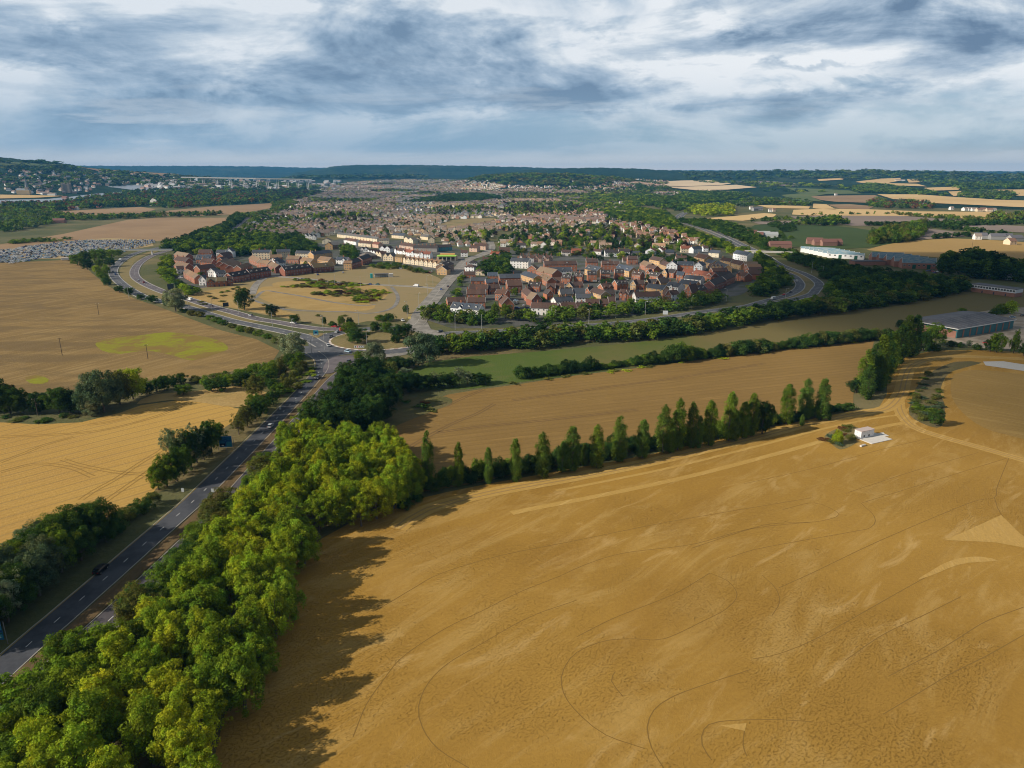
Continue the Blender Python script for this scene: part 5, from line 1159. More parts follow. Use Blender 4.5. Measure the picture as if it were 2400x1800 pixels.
# left estate
l1="the left estate's front terrace"; l2="the left estate's middle rank"; l3="the left estate's back rank"; l4="the left estate's far left row"
B(l4,409,607,436,612,'brick','tan',1,9,5.4,3.4); B(l4,409,620,436,624,'brick','brown',2,9,5.4,3.6); B(l4,409,634,436,638,'brick','tan',1,9,5.4,3.4); B(l4,416,642,433,641,'white','brown',1,8,5,2.6)
B(l1,431,651,457,666,'brick','tan',4,8.5,5.6,3.0); B(l1,467,669,483,669,'white','slate',1,9,5.4,3.6,gf=True); B(l1,486,673,508,672,'brick','olive',1,8,5,3.2,gab=True); B(l1,508,672,532,671,'brick','olive',2,8,5,3.2); B(l1,533,670,547,669,'brick','brown',1,8,5,3.2,gab=True)
B(l1,545,664,587,656,'dbrick','dark',3,9.5,6.0,3.6,dorm=1); B(l1,588,655,636,648,'dbrick','dark',4,9.5,6.0,3.6,dorm=1); B(l1,669,648,731,640,'dbrick','dark',5,9.5,6.0,3.6,dorm=1); B(l1,736,640,784,636,'dbrick','olive',4,9.5,5.6,3.6,dorm_at=2)
B(l1,806,632,824,632,'tan','tan',1,8,7,2.2); B(l1,826,631,848,624,'dbrick','dark',3,9,6.2,3.2); B(l1,850,622,872,614,'dbrick','dark',3,9,6.2,3.2); B(l2,788,619,814,620,'white','slate',2,8,5,3,gab_at=1); B(l2,852,608,884,606,'brown','grey',1,14,4,4.2,hip=True)
B(l2,488,648,505,649,'white','grey',1,8,5,3.2,gf=True); B(l2,507,652,530,650,'white','slate',2,8,4.4,2.6,gab_at=0); B(l2,470,646,508,641,'brick','brown',2,10,6.5,3.4); B(l3,470,624,497,625,'brick','brown',2,9,5,3.2); B(l3,460,617,494,617,'brick','slate',3,12,4.5,4.8,dorm=1); B(l3,466,604,494,604,'brick','brown',2,9,6,3.6)
B(l3,508,605,528,605,'white','slate',2,9,7,2.8); B(l3,529,604,546,604,'white','slate',1,10,7.5,4.0,gf=True); B(l2,492,612,502,612,'brick','brown',1,7,5,3,gf=True)
B(l3,524,612,546,607,'brick','brown',1,8,6,3); B(l2,524,622,548,615,'brick','brown',2,8,5.8,3); B(l2,526,630,541,621,'brick','tan',2,8.5,5.6,2.8); B(l2,536,634,554,623,'brick','tan',2,8.5,5.6,2.8); B(l2,550,640,567,628,'brick','tan',2,8.5,5.6,2.8); B(l2,566,641,592,634,'brick','tan',3,8.5,5.4,2.8)
B(l3,592,607,633,607,'cream','slate',3,9,8,2.6); B(l3,650,606,681,605,'cream','slate',3,9,8,2.6); B(l3,693,609,730,610,'cream','slate',3,9,8,2.6); B(l3,736,613,780,607,'tan','slate',4,10,8,3)
B(l2,584,616,603,625,'brick','tan',2,9,5.6,3); B(l2,603,627,628,631,'brick','tan',3,9,5.6,3); B(l2,629,633,646,641,'dbrick','tan',2,9,5.8,3); B(l2,634,614,662,613,'brick','tan',2,8,5,3); B(l2,633,621,650,622,'white','slate',1,8,5,3,gf=True); B(l2,648,628,670,625,'white','slate',2,8,5,3,gab_at=0); B(l2,672,617,700,618,'brick','tan',3,9,5.2,3.2); B(l2,704,621,728,625,'tan','tan',2,9,5.2,3.2); B(l2,745,621,770,624,'tan','tan',3,10,6,3.4)
# old terraces behind
t1='the long grey-roofed terrace'; t2='the white terrace below the grey-roofed one'; t3='the gabled terrace by the petrol station'; t4='the white terrace above the petrol station'; t5='the older houses behind the parkland'
B(t1,790,556,884,568,'cream','grey',7,8,5.2,2.6,chim=True,det=1); B(t1,888,571,911,571,'cream','grey',2,8,5.2,2.6,chim=True,det=1)
B(t2,806,570,835,575,'white','brown',4,8,5.2,2.8,chim=True,det=1); B(t2,840,577,869,580,'cream','brown',4,8,5.2,2.8,chim=True,det=1)
B(t5,918,558,946,560,'cream','slate',2,9,5,3.2,det=1); B(t5,947,567,968,571,'cream','grey',2,8,5,3,gf=True,det=1); B(t5,970,569,985,569,'cream','brown',1,9,5.2,3.2,gf=True,det=1); B(t5,985,561,1003,563,'cream','grey',2,8,5,3,det=1); B(t5,1004,569,1018,569,'cream','brown',1,9,5.2,3.4,gf=True,det=1)
B(t5,936,583,968,587,'pink','brown',4,8,5.2,2.8,chim=True,det=1); B(t5,970,590,1024,591,'grey','dark',6,9,5.4,3,chim=True,det=1); B(t5,1023,589,1060,587,'teal','dark',3,9,5,3,det=1)
B(t4,924,595,943,598,'white','brown',2,8,5.2,2.8,chim=True,det=1,gab_at=0); B(t4,944,599,963,602,'white','red',2,8,5.2,2.8,chim=True,det=1,gab_at=0); B(t4,964,602,982,604,'white','brown',2,8,5.2,2.8,chim=True,det=1,gab_at=0); B(t4,984,605,1008,606,'white','red',2,8,5.2,2.8,chim=True,det=1,gab_at=0)
B(t5,844,594,862,594,'white','brown',2,8,5.2,2.8,gf=True,det=1); B(t5,862,599,880,602,'white','brown',3,8,5.2,2.8,gf=True,det=1); B(t5,881,603,894,606,'cream','brown',2,8,5.2,2.8,gf=True,det=1); B(t5,898,611,921,612,'cream','grey',2,10,5.4,3.4,gf=True,det=1); B(t5,926,614,943,615,'tan','olive',1,9,6,2.6,det=1); B(t5,890,591,914,592,'white','brown',2,9,5.2,3,gf=True,det=1); B(t5,873,580,887,582,'pink','red',1,8,5.2,2.8,det=1)
B(t3,945,617,1028,629,'cream','tan',8,8,5.2,2.8,chim=True,det=1,galt=True)
B(t5,762,585,780,585,'tan','brown',1,9,6,3.6,gf=True,det=1); B(t5,780,585,797,584,'brown','grey',1,10,6,3.4,det=1); B(t5,755,572,776,572,'cream','grey',1,10,5,3.2,gf=True,det=1); B(t5,796,588,814,588,'cream','brown',1,8,5.2,3,gf=True,det=1); B(t5,632,576,664,575,'tan','grey',2,12,3.4,2.6,det=1)
for i,(a,b_) in enumerate([(712,560),(722,561),(731,562)]): B(t5,a,b_,a+9,b_,'white','dark',1,9,5,3,gf=True,det=1)
bycount={}
units=[]
for row,ax,ay,bx,by,wall,roof,n,d,e,r,k in BLK:
    A=Vector(G(ax,ay)[:2]); Bv=Vector(G(bx,by)[:2]); D=Bv-A; L_=D.length; D.normalize(); ang=math.atan2(D.y,D.x)
    for i in range(n):
        u=(i+0.5)/n; p=A+D*L_*u; mx=ax+(bx-ax)*u
        units.append(dict(row=row,px=mx,p=p,ang=ang,w=L_/n,d=d,e=e,r=r,wall=wall,roof=roof,k=k,i=i,n=n))
from collections import defaultdict
rows=defaultdict(list)
for u in units: rows[u['row']].append(u)
for row,us in rows.items():
    us.sort(key=lambda u:u['px'])
    for j,u in enumerate(us):
        k=u['k']; i=u['i']; n=u['n']; det=k.get('det',2)
        lab='%s house with %s, %s from left in %s'%(WN[u['wall']],RN[u['roof']],ordn(j+1),row)
        gab=k.get('gab',False) or k.get('gab_at',-9)==i or (k.get('galt',False)); gf=k.get('gf',False)
        dorm=k.get('dorm',0) or (1 if k.get('dorm_at',-9)==i else 0)
        if len(lab.split())>16 or len(lab.replace('-',' ').split())>16: print('LONG',lab)
        nm='gabled_house' if (gf or n==1) else 'terraced_house'
        house(u['p'].x,u['p'].y,u['ang'],u['w'],u['d'],u['e'],u['r']+hr_.uniform(-.04,.04),u['wall'],u['roof'],lab,'houses in '+row,lo=(i==0),ro=(i==n-1),chim=k.get('chim',hr_.random()<0.25),dorm=dorm,gab=gab,gf=gf,hip=k.get('hip',False),detail=det,name=nm)
print('houses',NH[0])
# ---------------------------------------------------------------- the rest of the town: one object of houses past the nearest three hundred
def facemat(name,rough):
    return mat(name,(0.5,0.5,0.5),rough,lambda k:(lambda a:(setattr(a,'attribute_name','tint'),k.L.new(a.outputs['Color'],k.b.inputs['Base Color'])))(k.nd('ShaderNodeAttribute')))
M_TOWN=facemat('town_walls_and_roofs',0.85)
class Town:
    def __init__(s): s.Q=[]; s.C=[]
    def house(s,x,y,z,ang,w_,d,e,r,wc,rc,hip=False):
        ca,sa=math.cos(ang),math.sin(ang); T=lambda p:(x+p[0]*ca-p[1]*sa,y+p[0]*sa+p[1]*ca,z+p[2])
        X0,X1,D=-w_/2,w_/2,d; k=(min(d,w_)*0.42 if hip else 0); o_=0.3
        def q(a,c): s.Q.append([T(p) for p in a]); s.C.append(c)
        q([(X0,0,-1),(X1,0,-1),(X1,0,e),(X0,0,e)],wc); q([(X1,0,-1),(X1,D,-1),(X1,D,e),(X1,0,e)],wc); q([(X1,D,-1),(X0,D,-1),(X0,D,e),(X1,D,e)],wc); q([(X0,D,-1),(X0,0,-1),(X0,0,e),(X0,D,e)],wc)
        gl,gr=(X0+k,D/2,e+r),(X1-k,D/2,e+r); cc=rc if hip else wc
        q([(X0-.01,D,e),(X0-.01,0,e),gl,gl],cc); q([(X1+.01,0,e),(X1+.01,D,e),gr,gr],cc)
        q([(X0-o_,-o_,e-.2),(X1+o_,-o_,e-.2),(gr[0]+(0 if hip else o_),D/2,e+r+.1),(gl[0]-(0 if hip else o_),D/2,e+r+.1)],rc)
        q([(X1+o_,D+o_,e-.2),(X0-o_,D+o_,e-.2),(gl[0]-(0 if hip else o_),D/2,e+r+.1),(gr[0]+(0 if hip else o_),D/2,e+r+.1)],rc)
        if e>4 and w_<16:
            dk=(0.05,0.055,0.06)
            for qx in (-w_*.25,w_*.25):
                q([(qx-.6,-.05,3.5),(qx+.6,-.05,3.5),(qx+.6,-.05,4.7),(qx-.6,-.05,4.7)],dk)
                q([(qx-.6,-.05,0.9),(qx+.6,-.05,0.9),(qx+.6,-.05,2.1),(qx-.6,-.05,2.1)],dk)
    def build(s,name,label):
        V=np.array(s.Q,dtype=np.float32); me=quads_mesh(name,V,[M_TOWN],np.array(s.C,dtype=np.float32)); o=mobj(name,me); tag(o,label,name.replace('_',' '),None,'stuff'); return o
ts=random.Random(91)
TOWN=[(556,560),(600,520),(640,490),(700,462),(740,446),(800,432),(860,424),(1000,421),(1100,424),(1240,424),(1300,421),(1420,424),(1500,420),(1570,424),(1560,440),(1600,452),(1560,462),(1480,470),(1420,486),(1400,505),(1480,520),(1570,545),(1640,570),(1700,592),(1600,588),(1500,592),(1400,592),(1330,590),(1240,600),(1190,592),(1150,560),(1142,580),(1090,580),(1060,578),(1020,560),(990,553),(930,550),(900,558),(860,558),(790,548),(740,560),(700,552),(640,560)]
HOLES=[[(1020,530),(1060,514),(1170,510),(1162,524),(1110,532),(1050,540)],[(1000,470),(1060,458),(1130,456),(1180,466),(1130,474),(1040,476)],[(1130,425),(1240,421),(1420,430),(1400,438),(1200,436)]]
town=Town(); ttrees=[]
occ=[]
def cohere(x,y,s): return math.sin(x*s+1.3)*math.cos(y*s*1.3-0.7)
for zone,(ang0,) in enumerate([(0.10,)]):
    y=1000.0
    while y<9500:
        rowgap=26 if y<3800 else 30*(1+(y-3800)/4500)
        xw=-0.62*y
        while xw<0.62*y:
            # rotated street pattern in patches
            cell=(int((xw+9000)//230),int(y//210)); cr=random.Random(cell[0]*7919+cell[1]*104729); ca=cr.choice([0.0,0.12,-0.15,0.5,-0.55,1.35,0.25]); 
            cx=(cell[0]+.5)*230-9000; cy=(cell[1]+.5)*210
            dx,dy=xw-cx,y-cy; X=cx+dx*math.cos(ca)-dy*math.sin(ca); Y=cy+dx*math.sin(ca)+dy*math.cos(ca)
            z=hz(X,Y); px,py=proj(X,Y,z); wd=ts.uniform(7.5,9) if y<3800 else ts.uniform(8,12)
            if inpoly(px,py,TOWN) and not any(inpoly(px,py,hh) for hh in HOLES):
                wooded=cohere(X,Y,0.0048)+cohere(Y,X,0.011)*0.7+( (0.55 if px>1180 else 0)+ (0.45 if px>1180 and py<520 else 0))
                kind=cr.random(); u=ts.random()
                if u<(0.90 if wooded<0.35 else (0.62 if wooded<0.95 else 0.3)):
                    if px<930: rc=cr.choice([(0.17,0.115,0.09),(0.15,0.11,0.09),(0.19,0.13,0.10),(0.13,0.11,0.10)])
                    elif px<1200: rc=cr.choice([(0.20,0.135,0.095),(0.17,0.12,0.10),(0.15,0.13,0.12),(0.22,0.15,0.10)])
                    else: rc=cr.choice([(0.22,0.12,0.08),(0.19,0.12,0.09),(0.14,0.10,0.085),(0.24,0.15,0.10)])
                    rc=jit(tuple(v*q_ for v,q_ in zip(rc,(1.30,1.42,1.50))),0.25,ts); wc=ts.choice([(0.78,0.66,0.47),(0.72,0.53,0.33),(0.84,0.78,0.66),(0.50,0.26,0.16),(0.90,0.88,0.84),(0.86,0.84,0.80),(0.84,0.80,0.72)])
                    wc=jit(wc,0.12,ts); gfl=ts.random()<0.22
                    e=5.0 if kind<0.75 else 2.8
                    if y<3000: town.Q.append([(X+a_*math.cos(ca)-b_*math.sin(ca),Y+a_*math.sin(ca)+b_*math.cos(ca),z+.12) for a_,b_ in ((-6,-11),(6,-11),(6,-5.5),(-6,-5.5))]); town.C.append((0.17,0.165,0.16))
                    town.house(X,Y,z,ca+(math.pi/2 if gfl else 0)+ts.uniform(-.03,.03),wd*(1.0 if kind<0.5 else 0.86),ts.uniform(7.5,9),e,ts.uniform(2.4,3.2),wc,rc,hip=kind>0.55)
                if ts.random()<(0.36 if wooded<0.35 else (0.6 if wooded<0.95 else 0.95)) and y<7500:
                    q=(X+ts.uniform(-6,6),Y+ts.uniform(9,16)); k_=1 if y<1700 else 1+min(1.0,(y-1700)/3000)*0.6
                    ttrees.append((q[0],q[1],z,ts.uniform(5,10)*(1 if wooded<0.9 else 1.25),ts.uniform(6,11)*k_,ts.choice(['mid','dark','mid','dark','olive','bright','deep','deep','purple']) if ts.random()<0.97 else 'yel','mid' if y<1450 else 'far'))
            xw+= (9.0 if cr.random()<0.5 else 11.5) if y<3800 else 14*(1+(y-3800)/5000)
        y+=rowgap*(0.5 if ts.random()<0.0 else 1)
print('town',len(town.Q),len(ttrees))
# ================================================================ distant trees, hedges and buildings
def farreg(poly,spacing,hr,wr,specs,keep=1.0,kind='far'): return region(poly,spacing,hr,wr,specs,kind,keep)
ft_=ttrees
D5=['mid','dark','mid','dark','mid','olive']
# gardens and street trees between the estates and older streets
ft_+=farreg([(640,560),(700,556),(760,590),(740,606),(640,600),(560,600),(560,575)],12,(7,11),(9,13),['dark','deep','mid'],0.7,'mid')
ft_+=farreg([(810,580),(830,590),(850,612),(825,618),(800,600),(795,585)],9,(6,10),(7,11),['dark','mid'],0.8,'mid')
ft_+=farreg([(1140,612),(1165,600),(1200,600),(1200,650),(1165,655),(1120,640)],9,(6,11),(8,12),['dark','mid','deep'],0.75,'mid')
ft_+=farreg([(1200,575),(1300,565),(1500,570),(1600,585),(1600,600),(1500,612),(1400,610),(1300,605),(1210,600)],13,(4,8),(6,10),['dark','mid','deep','olive','bright'],0.55,'mid')
ft_+=farreg([(1500,605),(1600,605),(1640,605),(1640,618),(1560,622),(1500,618)],10,(4,6),(6,9),['dark','deep'],0.6,'mid')
ft_+=farreg([(1070,745),(1300,745),(1500,715),(1700,690),(1720,650),(1600,640),(1300,640),(1110,655)],26,(3.5,7),(4,7),['mid','dark','bright'],0.5,'mid')
ft_+=farreg([(400,600),(640,600),(700,610),(860,600),(860,630),(640,650),(480,680)],24,(3,6),(4,7),['mid','dark'],0.5,'mid')
ft_+=farreg([(870,625),(920,618),(960,628),(1000,638),(1000,645),(930,632),(880,632)],7,(2.5,5),(5,8),['mid','dark','olive'],0.8,'mid')
ft_+=farreg([(1062,690),(1078,655),(1085,650),(1075,700),(1050,735),(1040,735)],6,(3,5),(5,7),['mid','bright','dark'],0.8,'mid')
# left middle distance: hedges and woods
ft_+=farreg([(0,520),(110,505),(180,518),(330,512),(420,508),(520,506),(520,500),(420,503),(330,506),(230,508),(180,508),(110,498),(0,490)],17,(6,12),(10,16),D5,0.9)
ft_+=farreg([(0,545),(60,540),(120,525),(180,515),(110,505),(0,500)],16,(6,12),(10,16),['mid','dark','grey','mid'],0.85)
ft_+=farreg([(0,492),(60,494),(110,497),(200,490),(330,484),(420,489),(500,482),(640,475),(680,470),(640,455),(560,450),(480,448),(400,446),(300,452),(200,466),(120,480),(0,482)],22,(10,17),(14,22),['dark','deep','mid','dark','rust','mid'],0.8)
ft_+=farreg([(640,500),(560,508),(600,515),(650,505),(700,480),(680,470),(640,478)],16,(8,12),(10,16),D5,0.9)
ft_+=farreg([(560,470),(640,475),(700,470),(760,452),(700,446),(620,452)],22,(10,16),(14,20),['dark','deep','purple','mid'],0.75)
ft_+=farreg([(10,573),(40,572),(120,567),(150,566),(110,562),(40,566)],9,(3,6),(7,10),D5,0.9)
ft_+=[(G(160,562)[0],G(160,562)[1],0,5,14,'dark','far')]
# river-side towns and slopes on the left
ft_+=farreg([(0,390),(100,392),(190,396),(260,404),(340,410),(440,416),(520,424),(480,436),(380,434),(300,436),(200,440),(100,450),(0,455)],62,(14,24),(40,62),['grey','dark','mid','grey'],0.6)
ft_+=farreg([(0,376),(70,381),(160,388),(100,388),(0,386)],80,(15,25),(55,80),['dark','dark'],0.8)
ft_+=farreg([(380,436),(520,426),(640,432),(760,440),(700,448),(560,450),(420,444)],48,(12,20),(25,40),['grey','dark','mid'],0.6)
ft_+=farreg([(640,426),(760,420),(860,420),(1000,418),(1000,412),(860,410),(760,414)],85,(18,28),(60,90),['dark','deep','grey'],0.8)
ft_+=farreg([(1080,424),(1180,412),(1300,411),(1420,418),(1500,428),(1400,438),(1250,438),(1120,432)],55,(14,22),(35,60),['mid','dark','olive','mid'],0.85)
ft_+=farreg([(940,478),(1060,458),(1130,456),(1180,466),(1130,474),(1040,478)],20,(9,14),(14,20),['deep','dark'],0.9)
ft_+=farreg([(1300,470),(1400,455),(1560,462),(1600,452),(1640,456),(1560,475),(1480,490),(1400,500),(1340,490)],28,(8,14),(14,24),['mid','dark','bright'],0.5)
# right distance: woods, hedges and shelter belts; grey-green mixed in paints haze into their colour
ft_+=farreg([(1480,432),(1580,440),(1560,444),(1500,452),(1440,460),(1400,470),(1480,480),(1590,495),(1640,480),(1720,468),(1760,456),(1700,452),(1640,450),(1620,456),(1560,465)],30,(9,15),(18,28),['mid','dark','dark'],0.85)
ft_+=farreg([(1620,490),(1680,484),(1720,486),(1715,506),(1660,508),(1610,500)],20,(10,15),(14,20),['bright','yel','mid'],0.95)
ft_+=farreg([(1700,478),(1760,466),(1860,470),(1900,476),(1900,484),(1780,482),(1740,486)],26,(9,14),(16,24),['mid','grey','dark'],0.75)
ft_+=farreg([(1590,424),(1700,426),(1760,422),(1900,432),(2000,440),(2000,446),(1860,438),(1780,450),(1900,446),(1990,452),(1860,452),(1780,440),(1720,432)],50,(10,16),(26,40),['mid','dark','grey','bright'],0.55)
ft_+=farreg([(1600,404),(1800,403),(2000,402),(2200,404),(2400,411),(2400,424),(2240,430),(2170,432),(2110,418),(2010,424),(1900,420),(1700,420),(1600,422)],78,(14,22),(45,70),['grey','mid','grey','dark'],0.62)
ft_+=farreg([(2000,440),(2040,432),(2100,440),(2180,450),(2230,460),(2180,458),(2060,453),(2000,452)],32,(10,16),(22,34),['dark','mid','mid'],0.9)
ft_+=farreg([(2250,452),(2300,449),(2370,453),(2380,460),(2370,469),(2300,468),(2250,462)],32,(12,17),(22,32),['dark','mid','grey'],0.95)
ft_+=farreg([(2180,434),(2400,428),(2400,444),(2300,446),(2250,446)],50,(12,18),(30,45),['dark','mid'],0.8)
ft_+=farreg([(2030,478),(2060,464),(2090,480),(2120,472),(2180,478),(2190,490),(2120,489),(2040,488)],24,(9,14),(14,22),['dark','mid','grey','rust'],0.8)
ft_+=farreg([(2090,503),(2180,512),(2300,519),(2340,520),(2340,514),(2200,508),(2090,500)],15,(5,9),(8,12),['olive','mid'],0.7)
ft_+=farreg([(1855,506),(2080,503),(2080,501),(1855,503)],22,(4,9),(7,11),['olive','dark','mid'],0.5)
ft_+=farreg([(2315,517),(2345,505),(2350,520)],14,(12,16),(14,18),['olive','mid'],0.95)
ft_+=farreg([(2355,520),(2400,505),(2500,505),(2500,522)],16,(12,16),(14,18),['olive','mid','dark'],0.9)
ft_+=farreg([(1860,527),(1900,519),(1960,514),(1990,526),(1940,530)],15,(8,13),(12,18),['dark','mid','deep'],0.85)
ft_+=farreg([(2030,529),(2130,530),(2130,527),(2030,526)],10,(6,8),(8,11),['deep'],0.95)
ft_+=farreg([(2160,524),(2330,522),(2400,522),(2400,526),(2240,532),(2260,540),(2360,552),(2340,553),(2200,536),(2150,528)],13,(7,10),(9,12),['deep','dark'],0.9)
ft_+=farreg([(2040,556),(2080,545),(2120,535),(2165,528),(2168,548),(2140,566),(2080,572),(2040,575)],12,(10,17),(10,14),['olive','dark','mid'],0.9,'mid')
ft_+=farreg([(2190,560),(2260,556),(2280,556),(2270,552),(2195,555)],11,(6,8),(9,11),['deep'],0.9)
ft_+=farreg([(1768,548),(1830,548),(1860,560),(1830,575),(1790,566)],14,(4,8),(8,12),['dark','mid'],0.4,'mid')
ft_+=farreg([(1800,529),(1860,527),(1870,540),(1830,545)],13,(6,10),(9,13),['deep','dark'],0.6,'mid')
ft_+=farreg([(1760,523),(1900,516),(1900,512),(1780,516)],18,(6,10),(10,14),['dark','mid'],0.7)
ft_+=farreg([(2200,647),(2205,618),(2240,606),(2300,604),(2330,618),(2400,632),(2460,640),(2460,668),(2350,660),(2270,652)],15,(11,17),(14,20),['deep','dark','mid'],0.85,'mid')
ft_+=farreg([(2250,598),(2300,600),(2400,612),(2400,608),(2300,596),(2250,594)],14,(4,8),(8,11),['deep'],0.35)
mass('distant_trees',ft_,'countless far-off trees and hedges between the town, fields and hills')
def th(px,py,w_=10,d=8,e=5,r=3,wc=(0.75,0.7,0.62),rc=(0.19,0.12,0.09),ang=0.0,hip=False):
    x,y,z=G(px,py); town.house(x,y,z,ang,w_,d,e,r,wc,rc,hip)
for i in range(420):
    px=ts.uniform(0,520); py=ts.uniform(402,456); 
    if not inpoly(px,py,[(0,398),(190,398),(340,412),(500,424),(560,440),(420,440),(300,434),(240,438),(180,456),(0,462)]): continue
    th(px,py,ts.uniform(9,17),9,ts.uniform(5,7),4,ts.choice([(0.7,0.68,0.63),(0.5,0.35,0.28),(0.6,0.5,0.4),(0.8,0.8,0.8)]),ts.choice([(0.22,0.16,0.14),(0.3,0.2,0.16),(0.16,0.16,0.17)]),ts.uniform(-.6,.6))
for i in range(240):
    px=ts.uniform(330,800); py=ts.uniform(424,444); th(px,py,ts.uniform(12,34),14,ts.uniform(5,10),4,ts.choice([(0.7,0.7,0.68),(0.5,0.35,0.28),(0.6,0.55,0.5),(0.35,0.4,0.45)]),ts.choice([(0.3,0.3,0.31),(0.25,0.18,0.15),(0.45,0.46,0.47)]),ts.uniform(-.5,.5))
for px,py,w_,c in [(2265,494,12,0),(2275,494,12,0),(2285,495,14,0),(2297,496,14,1),(2306,495,14,1),(2320,496,14,1),(2330,496,13,0),(2232,492,10,0),(2160,487,12,0),(2165,484,10,2),(1762,491,9,0),(1772,494,14,3),(1782,493,14,3),(1806,497,9,0),(1815,496,8,1),(1826,476,22,4),(1838,478,26,4),(1850,479,24,4),(1960,458,10,0),(2110,424,60,0),(2100,449,34,1),(2293,562,10,0),(2300,560,18,3),(2340,562,22,3),(2360,562,20,3),(2385,566,20,3),(2375,574,12,1),(1765,553,16,4),(1778,558,14,4),(1790,556,20,5),(1805,558,24,5),(1830,582,30,4),(1910,573,22,4),(1925,576,20,4),(1945,577,22,4),(1960,576,18,4),(150,466,22,4),(165,492,22,4),(175,492,14,0),(135,523,26,4),(232,486,16,6),(630,462,40,4),(640,474,20,0),(700,475,24,0),(715,468,20,1),(690,478,14,0),(440,436,60,0),(460,434,50,0),(95,455,40,1),(110,457,30,0),(120,458,30,0),(10,480,70,7),(30,482,60,7),(1325,447,30,0),(1345,448,40,0),(1360,450,30,0),(1460,478,22,0),(1448,492,18,0),(1460,503,12,0),(1408,505,14,1)]:
    wc={0:(0.8,0.79,0.76),1:(0.72,0.58,0.42),2:(0.85,0.85,0.85),3:(0.3,0.3,0.3),4:(0.30,0.17,0.13),5:(0.45,0.47,0.45),6:(0.6,0.25,0.18),7:(0.8,0.8,0.8)}[c]
    rc={0:(0.3,0.24,0.2),1:(0.24,0.14,0.1),2:(0.3,0.3,0.32),3:(0.14,0.14,0.16),4:(0.20,0.10,0.08),5:(0.36,0.38,0.39),6:(0.5,0.2,0.14),7:(0.75,0.76,0.78)}[c]
    th(px,py,w_,12 if w_>11 else 9,5.5,4 if c!=7 else 1,wc,rc,ts.uniform(-.25,.25))
town.build('town_houses','the mass of small brown-roofed houses spreading from the terraces to the far hills')
# ---------------------------------------------------------------- cathedral, castle, viaduct
M_STONE=mat('grey_stone',(0.38,0.33,0.27),0.9); M_STONE2=mat('yellow_sandstone',(0.60,0.45,0.25),0.9); M_LEAD=mat('lead_roof',(0.25,0.28,0.30),0.7)
M_CONC2=mat('pale_concrete',(0.62,0.60,0.56),0.85); M_CREAM=mat('cream_render',(0.70,0.66,0.56),0.85)
x,y,z=G(57,456); o=empty('cathedral',(x,y,z),0.15)
MB().box((0,0,8),(46,15,16)).build('nave',M_STONE2,o); MB().prism([(-7.5,16),(7.5,16),(0,23)],-23,23,axis='x').build('roof',M_LEAD,o)
t=MB().box((13,0,14),(11,11,28)).build('tower',M_STONE,o); sp=MB(); sp.tube((13,0,28),(13,0,62),6,0.4,8); sp.build('spire',M_LEAD,t)
tag(o,'sandstone cathedral with grey tower and needle spire beside the far river','cathedral')
x,y,z=G(158,452); o=empty('castle_keep',(x,y,z),0.2); MB().box((0,0,17),(24,24,34)).build('keep_wall',M_STONE,o)
for a,b_ in ((-1,-1),(1,-1),(1,1),(-1,1)): MB().box((a*11,b_*11,20),(6,6,40)).build('turret',M_STONE,o)
tag(o,'square stone castle keep with four corner turrets on the far bank','castle')
def vp(px,py,r):
    d=ray(px,py); t=r/math.hypot(d[0],d[1]); return Vector((d[0]*t,d[1]*t,CAM_H+d[2]*t))
o=empty('viaduct',vp(600,430,3900)*1.0,0); o.location.z=0; base=o.location.copy()
a,b_,c=vp(425,415.3,4100)-base,vp(600,418.2,3950)-base,vp(730,420.6,3900)-base
mb=MB(); M1=MB()
for p,q in ((a,b_),(b_,c)):
    n=Vector((q.y-p.y,p.x-q.x,0)).normalized()*7
    mb.poly([p-n,p+n,q+n,q-n]); mb.poly([p+n,p+n-Vector((0,0,3)),q+n-Vector((0,0,3)),q+n][::-1]); mb.poly([p-n,p-n-Vector((0,0,3)),q-n-Vector((0,0,3)),q-n]); mb.poly([p-n-Vector((0,0,3)),p+n-Vector((0,0,3)),q+n-Vector((0,0,3)),q-n-Vector((0,0,3))][::-1])
    M1.poly([p-n,q-n,q-n+Vector((0,0,2.2)),p-n+Vector((0,0,2.2))]); M1.poly([p+n,q+n,q+n+Vector((0,0,2.2)),p+n+Vector((0,0,2.2))])
mb.build('deck',M_CONC2,o); M1.build('parapet',M_CONC2,o)
for k in range(11):
    u=(k+0.6)/11; p=(a.lerp(b_,u*2) if u<0.5 else b_.lerp(c,u*2-1)); X,Y=p.x+base.x,p.y+base.y; g0=hz(X,Y)
    q=MB(); 
    for s_ in(-4,4): q.tube((p.x+s_,p.y,g0-2),(p.x+s_,p.y,p.z-2.9),2.2,2.0,8)
    q.build('pier',M_CONC2,o)
tag(o,'long pale concrete viaduct on twin piers crossing the distant valley','bridge')
# windmill-like white cone building and chalk face
x,y,z=G(362,482); o=empty('chalk_face',(x,y,z),0); q=MB(); rs5=random.Random(3)
q.v=[(-16,0,0),(-13,3,16),(-6,5,22),(2,5,20),(8,3,12),(14,0,0),(-16,12,0),(-13,12,14),(-6,13,18),(2,13,17),(8,12,10),(14,12,0)]; q.f=[(0,5,4,3,2,1),(6,7,8,9,10,11)]+[(i,i+1,i+7,i+6) for i in range(5)]; q.mi=[0]*len(q.f)
q.build('chalk_cliff',mat('white_chalk',(0.75,0.72,0.65),0.95),o); tag(o,'small white chalk face showing between the dark woods on the left','cliff')
